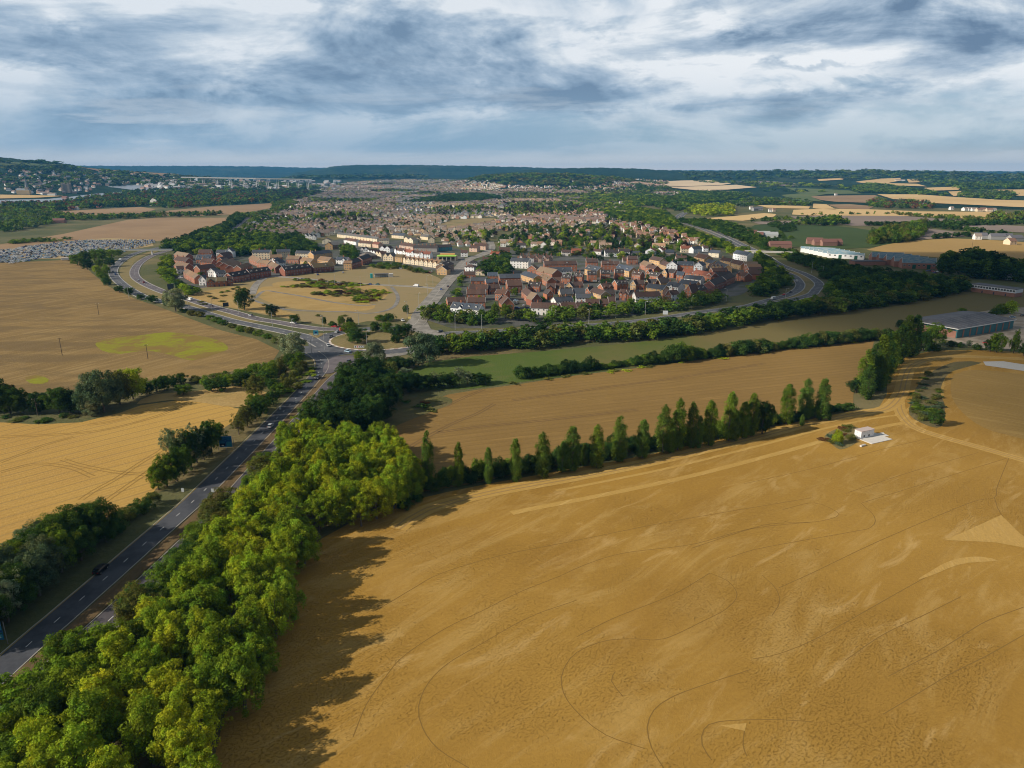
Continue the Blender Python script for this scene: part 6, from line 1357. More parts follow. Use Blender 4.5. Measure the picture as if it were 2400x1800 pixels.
# ---------------------------------------------------------------- factory, barn, office, hut
M_BRICK=mat('factory_brick',(0.34,0.17,0.12),0.85,lambda k:k.color(k.mix(k.noise(k.P(),0.6,4,0.6),(0.26,0.125,0.085),(0.42,0.22,0.16))))
M_BLUER=mat('blue_grey_roof_sheets',(0.25,0.33,0.37),0.75,lambda k:k.color(k.mix(k.ss(k.noise(k.map(k.P(),sc=(0.25,0.08,1)),1.0,3,0.6),0.4,0.62),(0.14,0.25,0.32),(0.29,0.34,0.35))),0.2)
M_PALER=mat('pale_sheet_roof',(0.42,0.47,0.49),0.6)
M_TEAL=mat('turquoise_cladding',(0.045,0.17,0.19),0.6,lambda k:k.color(k.mix(k.noise(k.map(k.P(),sc=(1,1,0.1)),0.4,3,0.6),(0.035,0.13,0.15),(0.07,0.23,0.25))))
M_GREYR=mat('dark_grey_sheet_roof',(0.10,0.10,0.115),0.75,lambda k:k.color(k.mix(k.ss(k.noise(k.P(),0.1,5,0.7),0.35,0.7),(0.085,0.085,0.10),(0.15,0.145,0.15))))
M_WHITEW=mat('white_wall',(0.76,0.77,0.78),0.75); M_DARKG=mat('dark_green_door',(0.02,0.10,0.07),0.6)
def saw(name,A,Bp,C,n,h,rise,mw,mr,label,win=True):
    A=Vector(G(*A)[:2]); Bv=Vector(G(*Bp)[:2]); Cv=Vector(G(*C)[:2]); u=Bv-A; v=Cv-A; L_=u.length; Wd=v.length; u.normalize(); v=v.normalized(); nrm=Vector((-u.y,u.x)); Wd=v.dot(nrm)*Wd; sk=(Cv-A).dot(u)
    o=empty(name,(A.x,A.y,0),math.atan2(u.y,u.x)); bw=Wd/n
    for i in range(n):
        y0=i*bw; x0=sk*(i+0.0)/n; q=MB(); q.prism([(y0,0),(y0+bw,0),(y0+bw,h),(y0+bw*0.22,h+rise),(y0,h)],x0,x0+L_,axis='x'); wl=q.build('wall' if i==0 else 'wall',mw,o)
        s_=MB(); t=.25; a0,a1=x0-.3,x0+L_+.3; s_.poly([(a0,y0+bw,h+.1),(a1,y0+bw,h+.1),(a1,y0+bw*0.22,h+rise+.15),(a0,y0+bw*0.22,h+rise+.15)][::-1]); s_.poly([(a0,y0,h+.1),(a1,y0,h+.1),(a1,y0+bw*.22,h+rise+.15),(a0,y0+bw*.22,h+rise+.15)]); s_.build('roof',mr,o)
        e_=MB(); 
        for xx in (a0-.05,a1-.25):
            for (ya,za,yb,zb) in ((y0,h,y0+bw*.22,h+rise),(y0+bw*.22,h+rise,y0+bw,h)): e_.poly([(xx,ya,za),(xx,yb,zb),(xx,yb,zb+.5),(xx,ya,za+.5)]); e_.poly([(xx,ya,za+.5),(xx,yb,zb+.5),(xx+.3,yb,zb+.5),(xx+.3,ya,za+.5)])
        e_.build('roof_edge',M_FRAME,o)
    if win:
        for k in range(7):
            if k in (2,5): MB().box((L_*(k+.5)/7,-.06,2.2),(3.6,.14,4.4)).build('door',M_DARKG,o)
            else: mobj('window',hmesh('win',2.2,1.6),o,(L_*(k+.5)/7,-.03,3.6))
    tag(o,label,'factory'); return o
saw('sawtooth_factory',(2113,629),(2193,631),(2026,611),5,6.0,5.5,M_BRICK,M_BLUER,'brick factory with five sawtooth blue-grey roof bays beyond the scrub')
saw('sawtooth_factory',(1938,604),(2024,609),(1866,589),7,5.0,2.6,M_WHITEW,M_BLUER,'long white-walled factory with low blue sawtooth roofs left of the brick one')
def shed(name,A,Bp,d,h,rise,mw,ms,mr,label,cat):
    A=Vector(G(*A)[:2]); Bv=Vector(G(*Bp)[:2]); L_=(Bv-A).length; u=(Bv-A).normalized(); o=empty(name,(A.x,A.y,0),math.atan2(u.y,u.x))
    MB().box((L_/2,d/2,h/2),(L_,d,h)).build('wall',mw,o)
    r=MB(); k=0.8; r.poly([(-k,-k,h+.1),(L_+k,-k,h+.1),(L_+k-6,d/2,h+rise),(-k+6,d/2,h+rise)]); r.poly([(L_+k,d+k,h+.1),(-k,d+k,h+.1),(-k+6,d/2,h+rise),(L_+k-6,d/2,h+rise)]); r.poly([(-k,d+k,h+.1),(-k,-k,h+.1),(-k+6,d/2,h+rise)]); r.poly([(L_+k,-k,h+.1),(L_+k,d+k,h+.1),(L_+k-6,d/2,h+rise)])
    r.build('roof',mr,o)
    rb=MB()
    for q_ in range(1,int(L_/5)): rb.poly([(q_*5-.15,-k,h+.16),(q_*5+.15,-k,h+.16),(min(max(q_*5,6),L_-6)+.15,d/2,h+rise+.06),(min(max(q_*5,6),L_-6)-.15,d/2,h+rise+.06)])
    rb.build('roof_seam',M_LEAD,o)
    f=MB(); f.box((L_/2,-k-.08,h-.1),(L_+2*k,.16,.5)); f.box((-k-.08,d/2,h-.1),(.16,d+2*k,.5)); f.build('fascia',M_FRAME,o)
    tag(o,label,cat); return o,L_
o,L_=shed('farm_shed',(2241,793),(2373,770),34,6.2,2.6,M_TEAL,M_BRICK,M_GREYR,'long turquoise-walled farm shed with low dark grey roof beside the yard','farm shed')
for k in range(8): MB().box((L_*(k+.9)/8.6,-.08,2.6),(1.4,.18,5.0)).build('wall_pier',M_BRICK,o)
MB().box((-.1,17,2.3),(.2,33,4.4)).build('brick_end',M_BRICK,o); 
q=MB()
for k in range(5): q.box((-.16,4+k*6.3,5.2),(.1,5.6,.9))
q.build('window',M_PANE,o)
A=Vector(G(2275,683)[:2]); Bv=Vector(G(2377,697)[:2]); u=(Bv-A); L_=u.length; o=empty('office_block',(A.x,A.y,0),math.atan2(u.y,u.x))
MB().box((L_/2,6,1.7),(L_,12,3.4)).build('wall',M_BRICK,o); MB().box((L_/2,6,5.0),(L_+.2,12.2,3.2)).build('upper_wall',M_WHITEW,o); MB().box((L_/2,6,6.75),(L_+1.2,13.2,.3)).build('roof',M_GREYR,o)
for k in range(15): mobj('window',hmesh('win',L_/15*0.78,1.7),o,(L_*(k+.5)/15,-.12,5.0))
for k in (4,8,12): mobj('door',hmesh('door'),o,(L_*k/15,-.03,0))
tag(o,'two-storey office block with white window band over brick beside the meadow','office')
for nm,a,b_,d,lb in (('brick_annexe',(2003,622),(2075,622),14,'low brown brick annexe in front of the sawtooth factory'),('white_annexe',(2193,632),(2213,633),16,'small white-roofed block at the right end of the brick factory')):
    A=Vector(G(*a)[:2]); Bv=Vector(G(*b_)[:2]); u=Bv-A; L_=u.length; o=empty(nm,(A.x,A.y,0),math.atan2(u.y,u.x)); MB().box((L_/2,d/2,2.2),(L_,d,4.4)).build('wall',M_BRICK,o); MB().box((L_/2,d/2,4.55),(L_+.8,d+.8,.3)).build('roof',M_PALER if 'white' in nm else M_GREYR,o); tag(o,lb,'annexe')
for k,(px,py,lb) in enumerate([(2337,648,'white two-storey block behind trees, the left one of two'),(2372,655,'white two-storey block behind trees, the right one of two')]):
    x,y,z=G(px,py); o=empty('white_block',(x,y,0),-.2); MB().box((0,0,3),(13,8,6)).build('wall',M_WHITEW,o); MB().box((0,0,6.15),(13.8,8.8,.3)).build('roof',M_PALER,o)
    for q in range(4):
        for f in (1.6,4.4): mobj('window',hmesh('win',2.2,1.3),o,(-4.8+q*3.2,-4.03,f))
    tag(o,lb,'building')
# white concrete hut on its slab
A=Vector(G(2017,1029.5)[:2]); Bv=Vector(G(2047,1023)[:2]); Cc=Vector(G(2004,1023)[:2]); u=(Bv-A); L_=u.length; v=(Cc-A); ang=math.atan2(u.y,u.x); u.normalize(); dv=abs(v.dot(Vector((-u.y,u.x))))
def hutm(k):
    O=k.obj(); n=k.noise(k.map(O,sc=(1.5,1.5,0.5)),1.2,5,0.7); k.color(k.mix(k.ss(n,0.5,0.75),(0.74,0.74,0.75),(0.42,0.45,0.50)))
M_HUT=mat('weathered_white_paint',(0.8,0.8,0.8),0.8,hutm); M_SLAB=mat('pale_concrete_slab',(0.66,0.63,0.58),0.9,lambda k:k.color(k.mix(k.noise(k.P(),1.2,4,0.7),(0.52,0.49,0.44),(0.76,0.73,0.68))))
o=empty('concrete_hut',(A.x,A.y,0),ang); MB().box((L_/2,dv/2,1.65),(L_,dv,2.8)).build('wall',M_HUT,o); MB().box((L_/2,dv/2,3.15),(L_+.25,dv+.25,.2)).build('roof',mat('pinkish_felt_roof',(0.52,0.43,0.40),0.9),o)
MB().box((L_/2+1.5,dv/2-2.6,.12),(L_+4.5,dv+6.2,.24)).build('slab',M_SLAB,o)
for q in (.25,.62): MB().box((L_*q,-.04,1.0),(.7,.12,.8)).build('vent',M_PANE,o)
tag(o,'small white weathered concrete hut on a pale slab at the field track junction','hut')
x,y,z=G(2066,1020); o=empty('well_frame',(x,y,0),.2); MB().box((0,0,.1),(4.2,3.4,.2)).build('slab',M_SLAB,o); q=MB()
for s_ in(-1,1): q.tube((s_*.8,0,.2),(s_*.8,0,1.1),.09,.09,6)
q.tube((-.8,0,1.1),(.8,0,1.1),.09,.09,6); q.build('rail',M_FRAME,o); tag(o,'low white rail on a small concrete slab right of the hut','rail')
x,y,z=G(2022,1046); o=empty('concrete_pipe',(x,y,.35),.5); q=MB(); q.tube((-1.3,0,0),(1.3,0,0),.45,.42,10); q.build('pipe',M_SLAB,o); tag(o,'pale concrete pipe lying on bare soil in front of the hut','pipe')
# play shelter in the park
A=Vector(G(868,652)[:2]); Bv=Vector(G(922,650)[:2]); u=Bv-A; L_=u.length; o=empty('play_shelter',(A.x,A.y,0),math.atan2(u.y,u.x))
MB().box((L_/2,4,3.4),(L_*.62,5,.35)).build('roof',M_GREYR,o)
q=MB()
for k in range(7): q.tube((L_*(.2+.1*k),2,0),(L_*(.2+.1*k),2,3.3),.12,.12,6)
q.build('post',M_FRAME,o); MB().box((L_*.5,5.8,1.3),(L_*.6,.3,2.6)).build('back_wall',mat('mural_wall',(0.45,0.5,0.52),0.8),o)
MB().box((1.2,0.5,2.2),(2.4,2.4,4.4)).build('slide_tower',mat('turquoise_play_panel',(0.05,0.5,0.5),0.5),o); MB().box((L_-2,3,1.8),(4,4,3.6)).build('ramp_block',M_CONC2,o)
tag(o,'low dark-roofed play shelter with a turquoise tower in the parkland','shelter')
# petrol station
A=Vector(G(1022,611)[:2]); Bv=Vector(G(1072,611)[:2]); u=Bv-A; L_=u.length; o=empty('petrol_station',(A.x,A.y,0),math.atan2(u.y,u.x))
MB().box((L_/2,10,2.4),(L_*.95,14,4.8)).build('shop_wall',mat('peach_render',(0.66,0.50,0.34),0.8),o); MB().box((L_*.5,3,5.6),(L_*.9,9,.9)).build('canopy',mat('lime_green_canopy',(0.42,0.72,0.10),0.6),o); MB().box((L_*.5,12,6.6),(L_*.7,8,.9)).build('rear_fascia',mat('orange_fascia',(0.75,0.38,0.12),0.6),o)
for k in range(4): MB().box((L_*(.2+.2*k),0,2.6),(3.6,.2,2.4)).build('window',M_PANE,o)
q=MB()
for k in range(5): q.tube((L_*(.1+.2*k),-.8,0),(L_*(.1+.2*k),-.8,5.2),.2,.2,6)
q.build('post',M_FRAME,o); tag(o,'petrol station with lime green canopy at the high street bend','petrol station')
# footbridge over the western dual carriageway
a=Vector(G(270,597.5)[:2]); b_=Vector(G(405,597.5)[:2]); u=b_-a; L_=u.length; o=empty('footbridge',(a.x,a.y,0),math.atan2(u.y,u.x))
MB().box((L_/2,0,6.1),(L_,3.0,.8)).build('deck',M_CONC,o)
for s_ in (-1,1): MB().box((L_/2,s_*1.45,7.1),(L_,.12,1.2)).build('railing',M_LEAD,o)
for f in (.11,.645): MB().box((L_*f,0,2.85),(1.8,1.6,5.7)).build('pier',M_CONC2,o)
tag(o,'slim grey footbridge on two concrete piers across the western dual carriageway','bridge')
x,y,z=G(1806,603); o=empty('road_bridge',(x,y,0),-.35); MB().box((0,0,6.6),(64,9,1.4)).build('deck',M_CONC,o); MB().box((0,-4.7,7.8),(64,.3,1.1)).build('parapet',M_CONC,o)
for s_ in (-22,22): MB().box((s_,0,3),(3,9,6.0)).build('abutment',M_CONC2,o)
tag(o,'concrete road bridge half hidden by trees above the eastern bypass','bridge')
# ---------------------------------------------------------------- poles, lamps, signs
M_WOOD=mat('dark_weathered_wood',(0.10,0.075,0.055),0.9); M_STEEL=mat('galvanised_steel',(0.36,0.36,0.35),0.6); M_STEELD=mat('weathered_steel',(0.20,0.19,0.18),0.7)
for px,py,pt,lab in ((347,842,807,'wooden telegraph pole rising from the bright green weeds'),(146,833,792,'wooden telegraph pole, left of the two nearest ones in the brown field'),(232,739,711,'wooden telegraph pole farthest back in the brown field'),(89,974,933,'leaning telegraph pole wrapped by creepers in the hedgerow'),(2276,590,566,'pair-armed pole standing in the golden field on the right')):
    x,y,z=G(px,py); h=height_to(x,y,pt); o=empty('telegraph_pole',(x,y,0),.6); q=MB(); q.tube((0,0,-.3),(0,0,h),.19,.13,7); q.build('pole',M_WOOD,o)
    MB().box((0,0,h-.5),(2.4,.16,.16)).build('crossarm',M_WOOD,o)
    for s_ in (-1,0,1): q=MB(); q.tube((s_*1.0,0,h-.42),(s_*1.0,0,h-.15),.07,.05,6); q.build('insulator',M_FRAME,o)
    tag(o,lab,'telegraph pole','telegraph poles in the fields')
lamps=[(758,778,11),(761,820,10),(731,834,10),(686,783,10),(639,765,10),(841,761,10),(955,741,11),(982,716,10),(1003,694,10),(1001,672,10),(1015,671,10),(744,664,9),(785,668,9),(845,672,9),(912,668,9),(860,812,9),(1129,772,10),(1110,758,10),(1067,773,10),(442,722,10),(498,733,10),(1292,752,10),(1443,745,10),(1512,738,10),(1620,724,10),(1702,706,10),(1902,640,11),(1927,650,11),(1840,704,10),(1817,668,10),(393,612,9),(1048,638,10),(560,738,10),(303,702,10),(412,692,10),(1380,760,10)]
me_p=MB().tube((0,0,0),(0,0,1.0),.16,.11,6).mesh('pole',[M_STEEL]); me_a=MB().tube((0,0,0),(1.6,0,.25),.09,.07,5).mesh('arm',[M_STEEL]); me_h=MB().box((0,0,0),(.8,.3,.18)).mesh('lamp_head',[M_FRAME])
lamps.sort(key=lambda a:a[0]); 
for k,(px,py,h) in enumerate(lamps):
    x,y,z=G(px,py); o=empty('street_lamp',(x,y,0),(k*1.7)%6.28); p=mobj('pole',me_p,o); p.scale=(1,1,h); q=mobj('arm',me_a,o,(0,0,h)); r=mobj('lamp_head',me_h,o,(1.8,0,h+.25))
    tag(o,'tall thin steel street lamp, %s from the left among the roadside lamps'%ordn(k+1),'street lamp','street lamps along the roads')
M_BLUE=mat('motorway_blue_panel',(0.015,0.13,0.27),0.5); M_CYAN=mat('cyan_panel',(0.03,0.23,0.32),0.5); M_BLK=mat('black_panel',(0.008,0.01,0.025),0.5); M_SIGNW=mat('white_sign_face',(0.62,0.66,0.68),0.5); M_BACK=mat('dark_sign_back',(0.045,0.055,0.065),0.6); M_NAVY=mat('navy_panel',(0.006,0.03,0.16),0.5); M_GRN=mat('green_panel',(0.01,0.09,0.08),0.5); M_RED=mat('red_panel',(0.5,0.03,0.02),0.5)
def sign(name,px,py,ang,w_,h,z0,face,label,cat='road sign',extra=None,nposts=2):
    x,y,z=G(px,py); o=empty(name,(x,y,0),ang); b_=MB().box((0,0,z0+h/2),(w_,.12,h)).build('board',face,o)
    for k in range(nposts):
        q=MB(); xx=(k-(nposts-1)/2)*w_*.6; q.tube((xx,.12,0),(xx,.12,z0+h*.9),.09,.09,6); q.build('post',M_STEELD,o)
    if extra: extra(b_,w_,h,z0)
    tag(o,label,cat); return o
def map_sign(b,w_,h,z0):
    c=z0+h*.60; y=-.075; q=MB(); n=20
    for i in range(n):
        a0,a1=2*math.pi*i/n,2*math.pi*(i+1)/n; q.poly([(.42*math.cos(a0),y,c+.42*math.sin(a0)),(.62*math.cos(a0),y,c+.62*math.sin(a0)),(.62*math.cos(a1),y,c+.62*math.sin(a1)),(.42*math.cos(a1),y,c+.42*math.sin(a1))])
    q.box((0.05,y,(c-.6+z0+.15)/2),(.22,.02,c-.6-z0-.15)); q.box((-1.25,y,c),(1.3,.02,.16)); q.box((1.3,y,c),(1.4,.02,.16)); q.box((0,y,(c+.6+z0+h-.3)/2),(.18,.02,h+z0-.3-c-.6)); q.build('route_diagram',M_NAVY,b)
    MB().box((-1.15,-.08,z0+.95),(1.9,.03,1.25)).build('town_panel',M_BLK,b); MB().box((1.25,-.08,z0+1.15),(1.9,.03,1.7)).build('town_panel',M_CYAN,b); MB().box((-1.1,-.105,z0+.75),(.8,.02,.16)).build('lettering',M_SIGNW,b)
    q=MB(); q.box((0,-.075,z0+h-.05),(w_,.03,.07)); q.box((0,-.075,z0+.05),(w_,.03,.07)); q.box((-w_/2+.04,-.075,z0+h/2),(.07,.03,h)); q.box((w_/2-.04,-.075,z0+h/2),(.07,.03,h)); q.build('border',M_SIGNW,b)
sign('direction_sign',531,1056,.10,4.8,4.5,1.4,M_BLUE,'large blue road direction sign with roundabout diagram beside the left verge',extra=map_sign,nposts=3)
def strip_sign(b,w_,h,z0):
    for f0,f1,m_,nm in ((.72,.86,M_SIGNW,'town_panel'),(.87,.985,M_SIGNW,'town_panel'),(.50,.70,M_CYAN,'town_panel'),(.40,.49,M_NAVY,'town_panel'),(.29,.37,M_GRN,'town_panel'),(.08,.27,M_CYAN,'town_panel')):
        MB().box((0,-.08,z0+h*(f0+f1)/2),(w_*.96,.03,h*(f1-f0))).build(nm,m_,b)
    for f0 in (.93,.78,.20,.13): MB().box((w_*.1,-.105,z0+h*f0),(w_*.62,.02,.12)).build('lettering',M_BLK if f0>.5 else M_SIGNW,b)
sign('direction_sign',-14,1512,.12,4.8,5.0,1.3,M_BLUE,'striped white and blue road sign cut by the left edge of the photo',extra=strip_sign,nposts=3)
sign('direction_sign',401,682,.35,3.9+1.2,3.8+1.2,1.2,M_BACK,'large dark back of a road sign on straw grass near the left estate')
sign('direction_sign',530,722,.35,4.2,3.2,1.2,M_BACK,'smaller dark back of a road sign left of the lone parkland tree')
sign('direction_sign',741,789,.1,3.2,3.2,1.0,M_CYAN,'pale blue direction sign on the splitter island',extra=lambda b,w_,h,z0:[MB().box((0,-.08,z0+h*.55),(1.2,.03,1.0)).build('route_diagram',M_NAVY,b),MB().box((0,-.09,z0+h*.2),(2.2,.03,.5)).build('lettering',M_SIGNW,b)])
sign('white_billboard',463,562,.3,6.0,4.6,2.5,M_SIGNW,'white billboard standing above trees by the far bypass','billboard')
sign('white_billboard',1559,742,-.1,3.6,2.8,1.6,M_SIGNW,'white road sign poking out of the bypass bushes')
sign('white_billboard',540,522,.2,5.0,4.0,2.0,M_SIGNW,'white sign beside the farthest bend of the bypass')
for px,py,lb in ((429,1156,'small white post sign left of the near carriageway'),(499,1157,'small white post sign on the median of the near road'),(657,962,'small white sign in the hedge shade by the road bend'),(695,946,'small white sign on the median before the roundabout')):
    sign('marker_sign',px,py,.05,.85,1.3,.5,M_SIGNW,lb,nposts=1)
for px,py,lb in ((929,750,'small yellow sign left of the high street crossing'),(960,752,'small yellow sign right of the high street crossing')):
    sign('yellow_sign',px,py,.0,1.8,1.4,1.6,mat('yellow_sign_face',(0.75,0.6,0.2),0.5),lb,nposts=1)
def chev(b,w_,h,z0):
    for k in range(5):
        q=MB(); x0=-w_/2+w_*(k+.25)/5; 
        for s_ in (1,-1): q.poly([(x0,-.08,z0+h/2),(x0+.45,-.08,z0+h/2),(x0+.9,-.08,z0+h/2+s_*h*.45),(x0+.45,-.08,z0+h/2+s_*h*.45)][::s_])
        q.build('chevron',M_BLK if k!=1 else M_RED,b)
sign('chevron_board',843,817,.0,6.4,1.3,.5,M_SIGNW,'long white chevron board on the edge of the roundabout',extra=chev,nposts=3)
# ---------------------------------------------------------------- vehicles
M_PAINT=mat('car_paint',(0.5,0.5,0.5),0.3,lambda k:k.L.new(k.nd('ShaderNodeObjectInfo').outputs['Color'],k.b.inputs['Base Color']),0.5)
M_GLASS=mat('car_glass',(0.015,0.02,0.025),0.08,None,0.8); M_TYREB=mat('tyre_rubber',(0.02,0.02,0.02),0.9); M_RIM=mat('wheel_rim',(0.45,0.45,0.46),0.4)
def carmeshes(kind):
    key=('car',kind)
    if key in HC: return HC[key]
    L_,W_,body,cab=dict(hatch=(4.1,1.76,[(-2.05,.35),(-2.05,.85),(-1.85,.98),(-.9,1.0),(1.75,.98),(2.0,.85),(2.05,.4)],[(-1.05,.98),(-.45,1.46),(1.15,1.46),(1.85,.98)]),
      suv=(4.6,1.88,[(-2.3,.4),(-2.3,.95),(-2.1,1.1),(-1.0,1.15),(2.1,1.12),(2.3,.95),(2.3,.45)],[(-1.2,1.12),(-.6,1.7),(1.6,1.7),(2.2,1.12)]),
      van=(5.4,2.0,[(-2.7,.4),(-2.7,1.1),(-2.2,1.3),(-1.6,2.3),(2.7,2.35),(2.7,.4)],[(-2.12,1.35),(-1.62,2.2),(-1.0,2.2),(-1.0,1.35)]),
      lorry=(9,2.4,[(-4.5,.5),(-4.5,2.6),(-2.7,2.7),(-2.65,3.5),(4.5,3.5),(4.5,.9),(-2.5,.9)],[(-4.52,1.6),(-4.52,2.4),(-3.4,2.4),(-3.4,1.6)]))[kind]
    def loft(prof,w0,w1,z0,z1,mats,name,grow=0.0):
        mb=MB(); n=len(prof); b=0
        for s_ in (-1,1):
            for x,z in prof:
                t=(z-z0)/(z1-z0) if z1>z0 else 0; mb.v.append((x,s_*(w0+(w1-w0)*t)/2,z))
        for i in range(n):
            j=(i+1)%n; mb.f.append((i,j,n+j,n+i)); mb.mi.append(0)
        mb.f.append(tuple(range(n-1,-1,-1))); mb.mi.append(0); mb.f.append(tuple(range(n,2*n))); mb.mi.append(0)
        return mb.mesh(name,mats)
    zt=max(p[1] for p in body); bd=loft(body,W_,W_*.94,.35,zt,[M_PAINT],'body')
    if kind in('van','lorry'): cb=loft(cab,W_+.03,W_*.97,1,zt,[M_GLASS],'windows'); rf=None
    else:
        zc=cab[1][1]; cb=loft(cab,W_*.93,W_*.74,cab[0][1],zc,[M_GLASS],'windows'); r=MB(); r.box(((cab[1][0]+cab[2][0])/2,0,zc+.03),((cab[2][0]-cab[1][0])*1.0,W_*.74,.07)); rf=r.mesh('roof_panel',[M_PAINT])
    w=MB(); w.tube((0,-.11,0),(0,.11,0),.34,.34,12); w.tube((0,-.125,0),(0,.125,0),.2,.2,10,1); wh=w.mesh('wheel',[M_TYREB,M_RIM])
    hl=MB().box((0,0,0),(.1,.34,.16)).mesh('headlight',[M_FRAME]); tl=MB().box((0,0,0),(.1,.34,.18)).mesh('tail_light',[M_RED])
    HC[key]=(bd,cb,rf,wh,hl,tl,L_,W_,body); return HC[key]
CP=dict(black=(0.012,0.012,0.016),silver=(0.45,0.47,0.49),white=(0.78,0.78,0.78),red=(0.45,0.03,0.03),blue=(0.03,0.08,0.30),dark=(0.05,0.055,0.065),lblue=(0.35,0.50,0.62),green=(0.04,0.12,0.09))
def car(x,y,ang,kind,col,label,group=None,full=True,z=0.16):
    bd,cb,rf,wh,hl,tl,L_,W_,body=carmeshes(kind); nm={'hatch':'hatchback_car','suv':'estate_car','van':'van','lorry':'lorry'}[kind]
    o=empty(nm,(x,y,z),ang+math.pi); b=mobj('body',bd,o,color=CP[col]); mobj('windows',cb,o)
    if rf: mobj('roof_panel',rf,o,color=CP[col])
    if full:
        for sx in (-1,1):
            for sy in(-1,1): mobj('wheel',wh,o,(sx*L_*.31,sy*(W_/2-.1),.34))
        for sy in(-1,1): mobj('headlight',hl,o,(-L_/2-.01,sy*W_*.34,.72)); mobj('tail_light',tl,o,(L_/2+.01,sy*W_*.36,.85))
    tag(o,label,'lorry' if kind=='lorry' else ('van' if kind=='van' else 'car'),group); return o
# (px,py, px2,py2 a point ahead, kind, colour, label): vehicles on the roads
CARS=[(237,1340,262,1318,'suv','black','black car driving in shade on the near left carriageway'),(634,1002,645,990,'hatch','silver','silver car leaving tree shade before the road bend'),(745,888,733,900,'suv','dark','dark car passing the black trees towards the camera'),
 (817,850,800,862,'hatch','dark','dark car on the pale exit road below the roundabout'),(815,826,825,828,'hatch','lblue','pale blue car at the lower edge of the roundabout'),(770,812,776,817,'hatch','silver','silver car at the left edge of the roundabout'),(776,791,771,797,'hatch','dark','dark car entering the roundabout from the upper left arm'),(790,780,780,785,'hatch','silver','silver car circling behind the dark one on the roundabout'),
 (784,768,770,767,'hatch','red','red car leaving the roundabout on the upper carriageway'),(806,776,815,775,'van','red','red van half hidden behind the roundabout trees'),(688,759,670,757,'suv','white','white car on the upper carriageway near the roundabout'),(446,704,430,700,'van','white','white van beside the silvery bypass tree'),(494,718,480,714,'hatch','dark','dark car below the smaller dark road sign'),(588,741,575,738,'hatch','silver','silver car below the lone parkland tree'),(374,708,384,711,'hatch','white','white car half hidden by the silvery bypass tree'),
 (337,663,330,655,'hatch','red','red car on the inner curve of the western bypass'),(325,659,321,650,'hatch','silver','silver car beside the red one on the western bypass'),(265,638,266,648,'hatch','dark','left one of two dark cars on the outer western curve'),(271,644,273,654,'hatch','blue','right one of two dark cars on the outer western curve'),(282,614,270,625,'lorry','white','white lorry below the footbridge'),
 (1032,779,1020,782,'hatch','dark','dark car on the eastern arm of the roundabout'),(944,753,950,757,'hatch','white','white car at the high street crossing'),(975,672,960,671,'van','white','white van waiting at the parkland junction'),(867,668,850,667,'hatch','blue','bright blue car on the parkland road'),(885,668,870,667,'hatch','green','dark green car behind the blue one on the parkland road'),
 (1050,673,1057,664,'hatch','dark','dark car climbing the high street'),(1034,680,1026,690,'hatch','blue','small blue car coming down the high street'),(1867,660,1869,668,'hatch','white','white car on the inner eastern curve'),(1853,686,1860,680,'hatch','dark','dark blue car on the eastern curve'),(1838,692,1845,690,'hatch','red','red car trailing on the eastern curve'),(1812,702,1802,704,'van','silver','grey van at the start of the eastern curve'),
 (556,506,560,504,'lorry','white','white lorry on the farthest bend of the bypass'),(596,507,590,508,'van','white','white van on the farthest bend of the bypass'),(578,523,574,527,'hatch','white','white car on the far bend beyond the dark wood'),(154,611,170,610,'lorry','white','white box lorry alone at the edge of the car field')]
for px,py,qx,qy,kd,cl,lb in CARS:
    a=Vector(G(px,py)[:2]); b_=Vector(G(qx,qy)[:2]); d=b_-a; car(a.x,a.y,math.atan2(d.y,d.x),kd,cl,lb,'vehicles on the roads')
pk=[(1209,706),(1210,712),(1212,723),(1227,718),(1236,724),(1236,738),(1243,741),(1372,660),(1394,660),(1405,662),(1418,661),(1431,660),(1436,656),(1463,656),(1468,656),(1455,656),(716,656),(708,655),(698,655),(745,645),(804,640),(455,674),(460,676),(424,652),(383,630),(386,624),(399,620),(900,626),(906,626),(912,627),(930,628),(938,630),(1006,640),(1012,638),(1777,645),(1776,655),(2312,806),(2330,742),(2372,745),(2398,741),(1240,712),(1556,652),(1650,662),(2190,640),(2175,636),(2180,636),(2186,637),(2198,638),(2205,638)]
pr=random.Random(8)
for k,(px,py) in enumerate(sorted(pk)):
    a=G(px,py); cl=pr.choice(['white','silver','dark','blue','red','black','lblue','silver']); car(a[0],a[1],pr.choice([0.1,1.6,-.3]),'hatch',cl,'%s parked car, %s from the left among cars parked by buildings'%({'dark':'dark grey','lblue':'pale blue'}.get(cl,cl),ordn(k+1)),'cars parked by the buildings',full=True,z=.08)
CARFIELD=[(-60,615),(-60,594),(0,588),(60,579),(120,571),(200,564),(358,563),(366,569),(300,587),(285,594),(250,598),(200,596),(188,600),(150,603),(100,607),(70,612),(30,618)]
pw=[G(*p)[:2] for p in CARFIELD]; ys=[p[1] for p in pw]; xs=[p[0] for p in pw]; cf=[]
yy=min(ys); rowi=0
while yy<max(ys):
    xx=min(xs)
    while xx<max(xs):
        X=xx+pr.uniform(-.4,.4); Y=yy+(xx-min(xs))*0.0+pr.uniform(-.4,.4)+6*math.sin(xx*.012)
        if inpoly(X,Y,pw) and pr.random()<0.80: cf.append((X,Y))
        xx+=3.4
    rowi+=1; yy+= 5.4 if rowi%2 else 8.5
cf.sort(key=lambda p:math.hypot(*p)); print('field cars',len(cf))
cm=MB(); bd,cb,rf,wh,hl,tl,L_,W_,body=carmeshes('hatch')
sm=MB()
for me_,mi in ((bd,0),(cb,1),(rf,0),):
    off=len(sm.v); sm.v+= [tuple(v.co) for v in me_.vertices]
    for p in me_.polygons: sm.f.append(tuple(off+i for i in p.vertices)); sm.mi.append(mi)
small=sm.mesh('parked_car',[M_PAINT,M_GLASS])
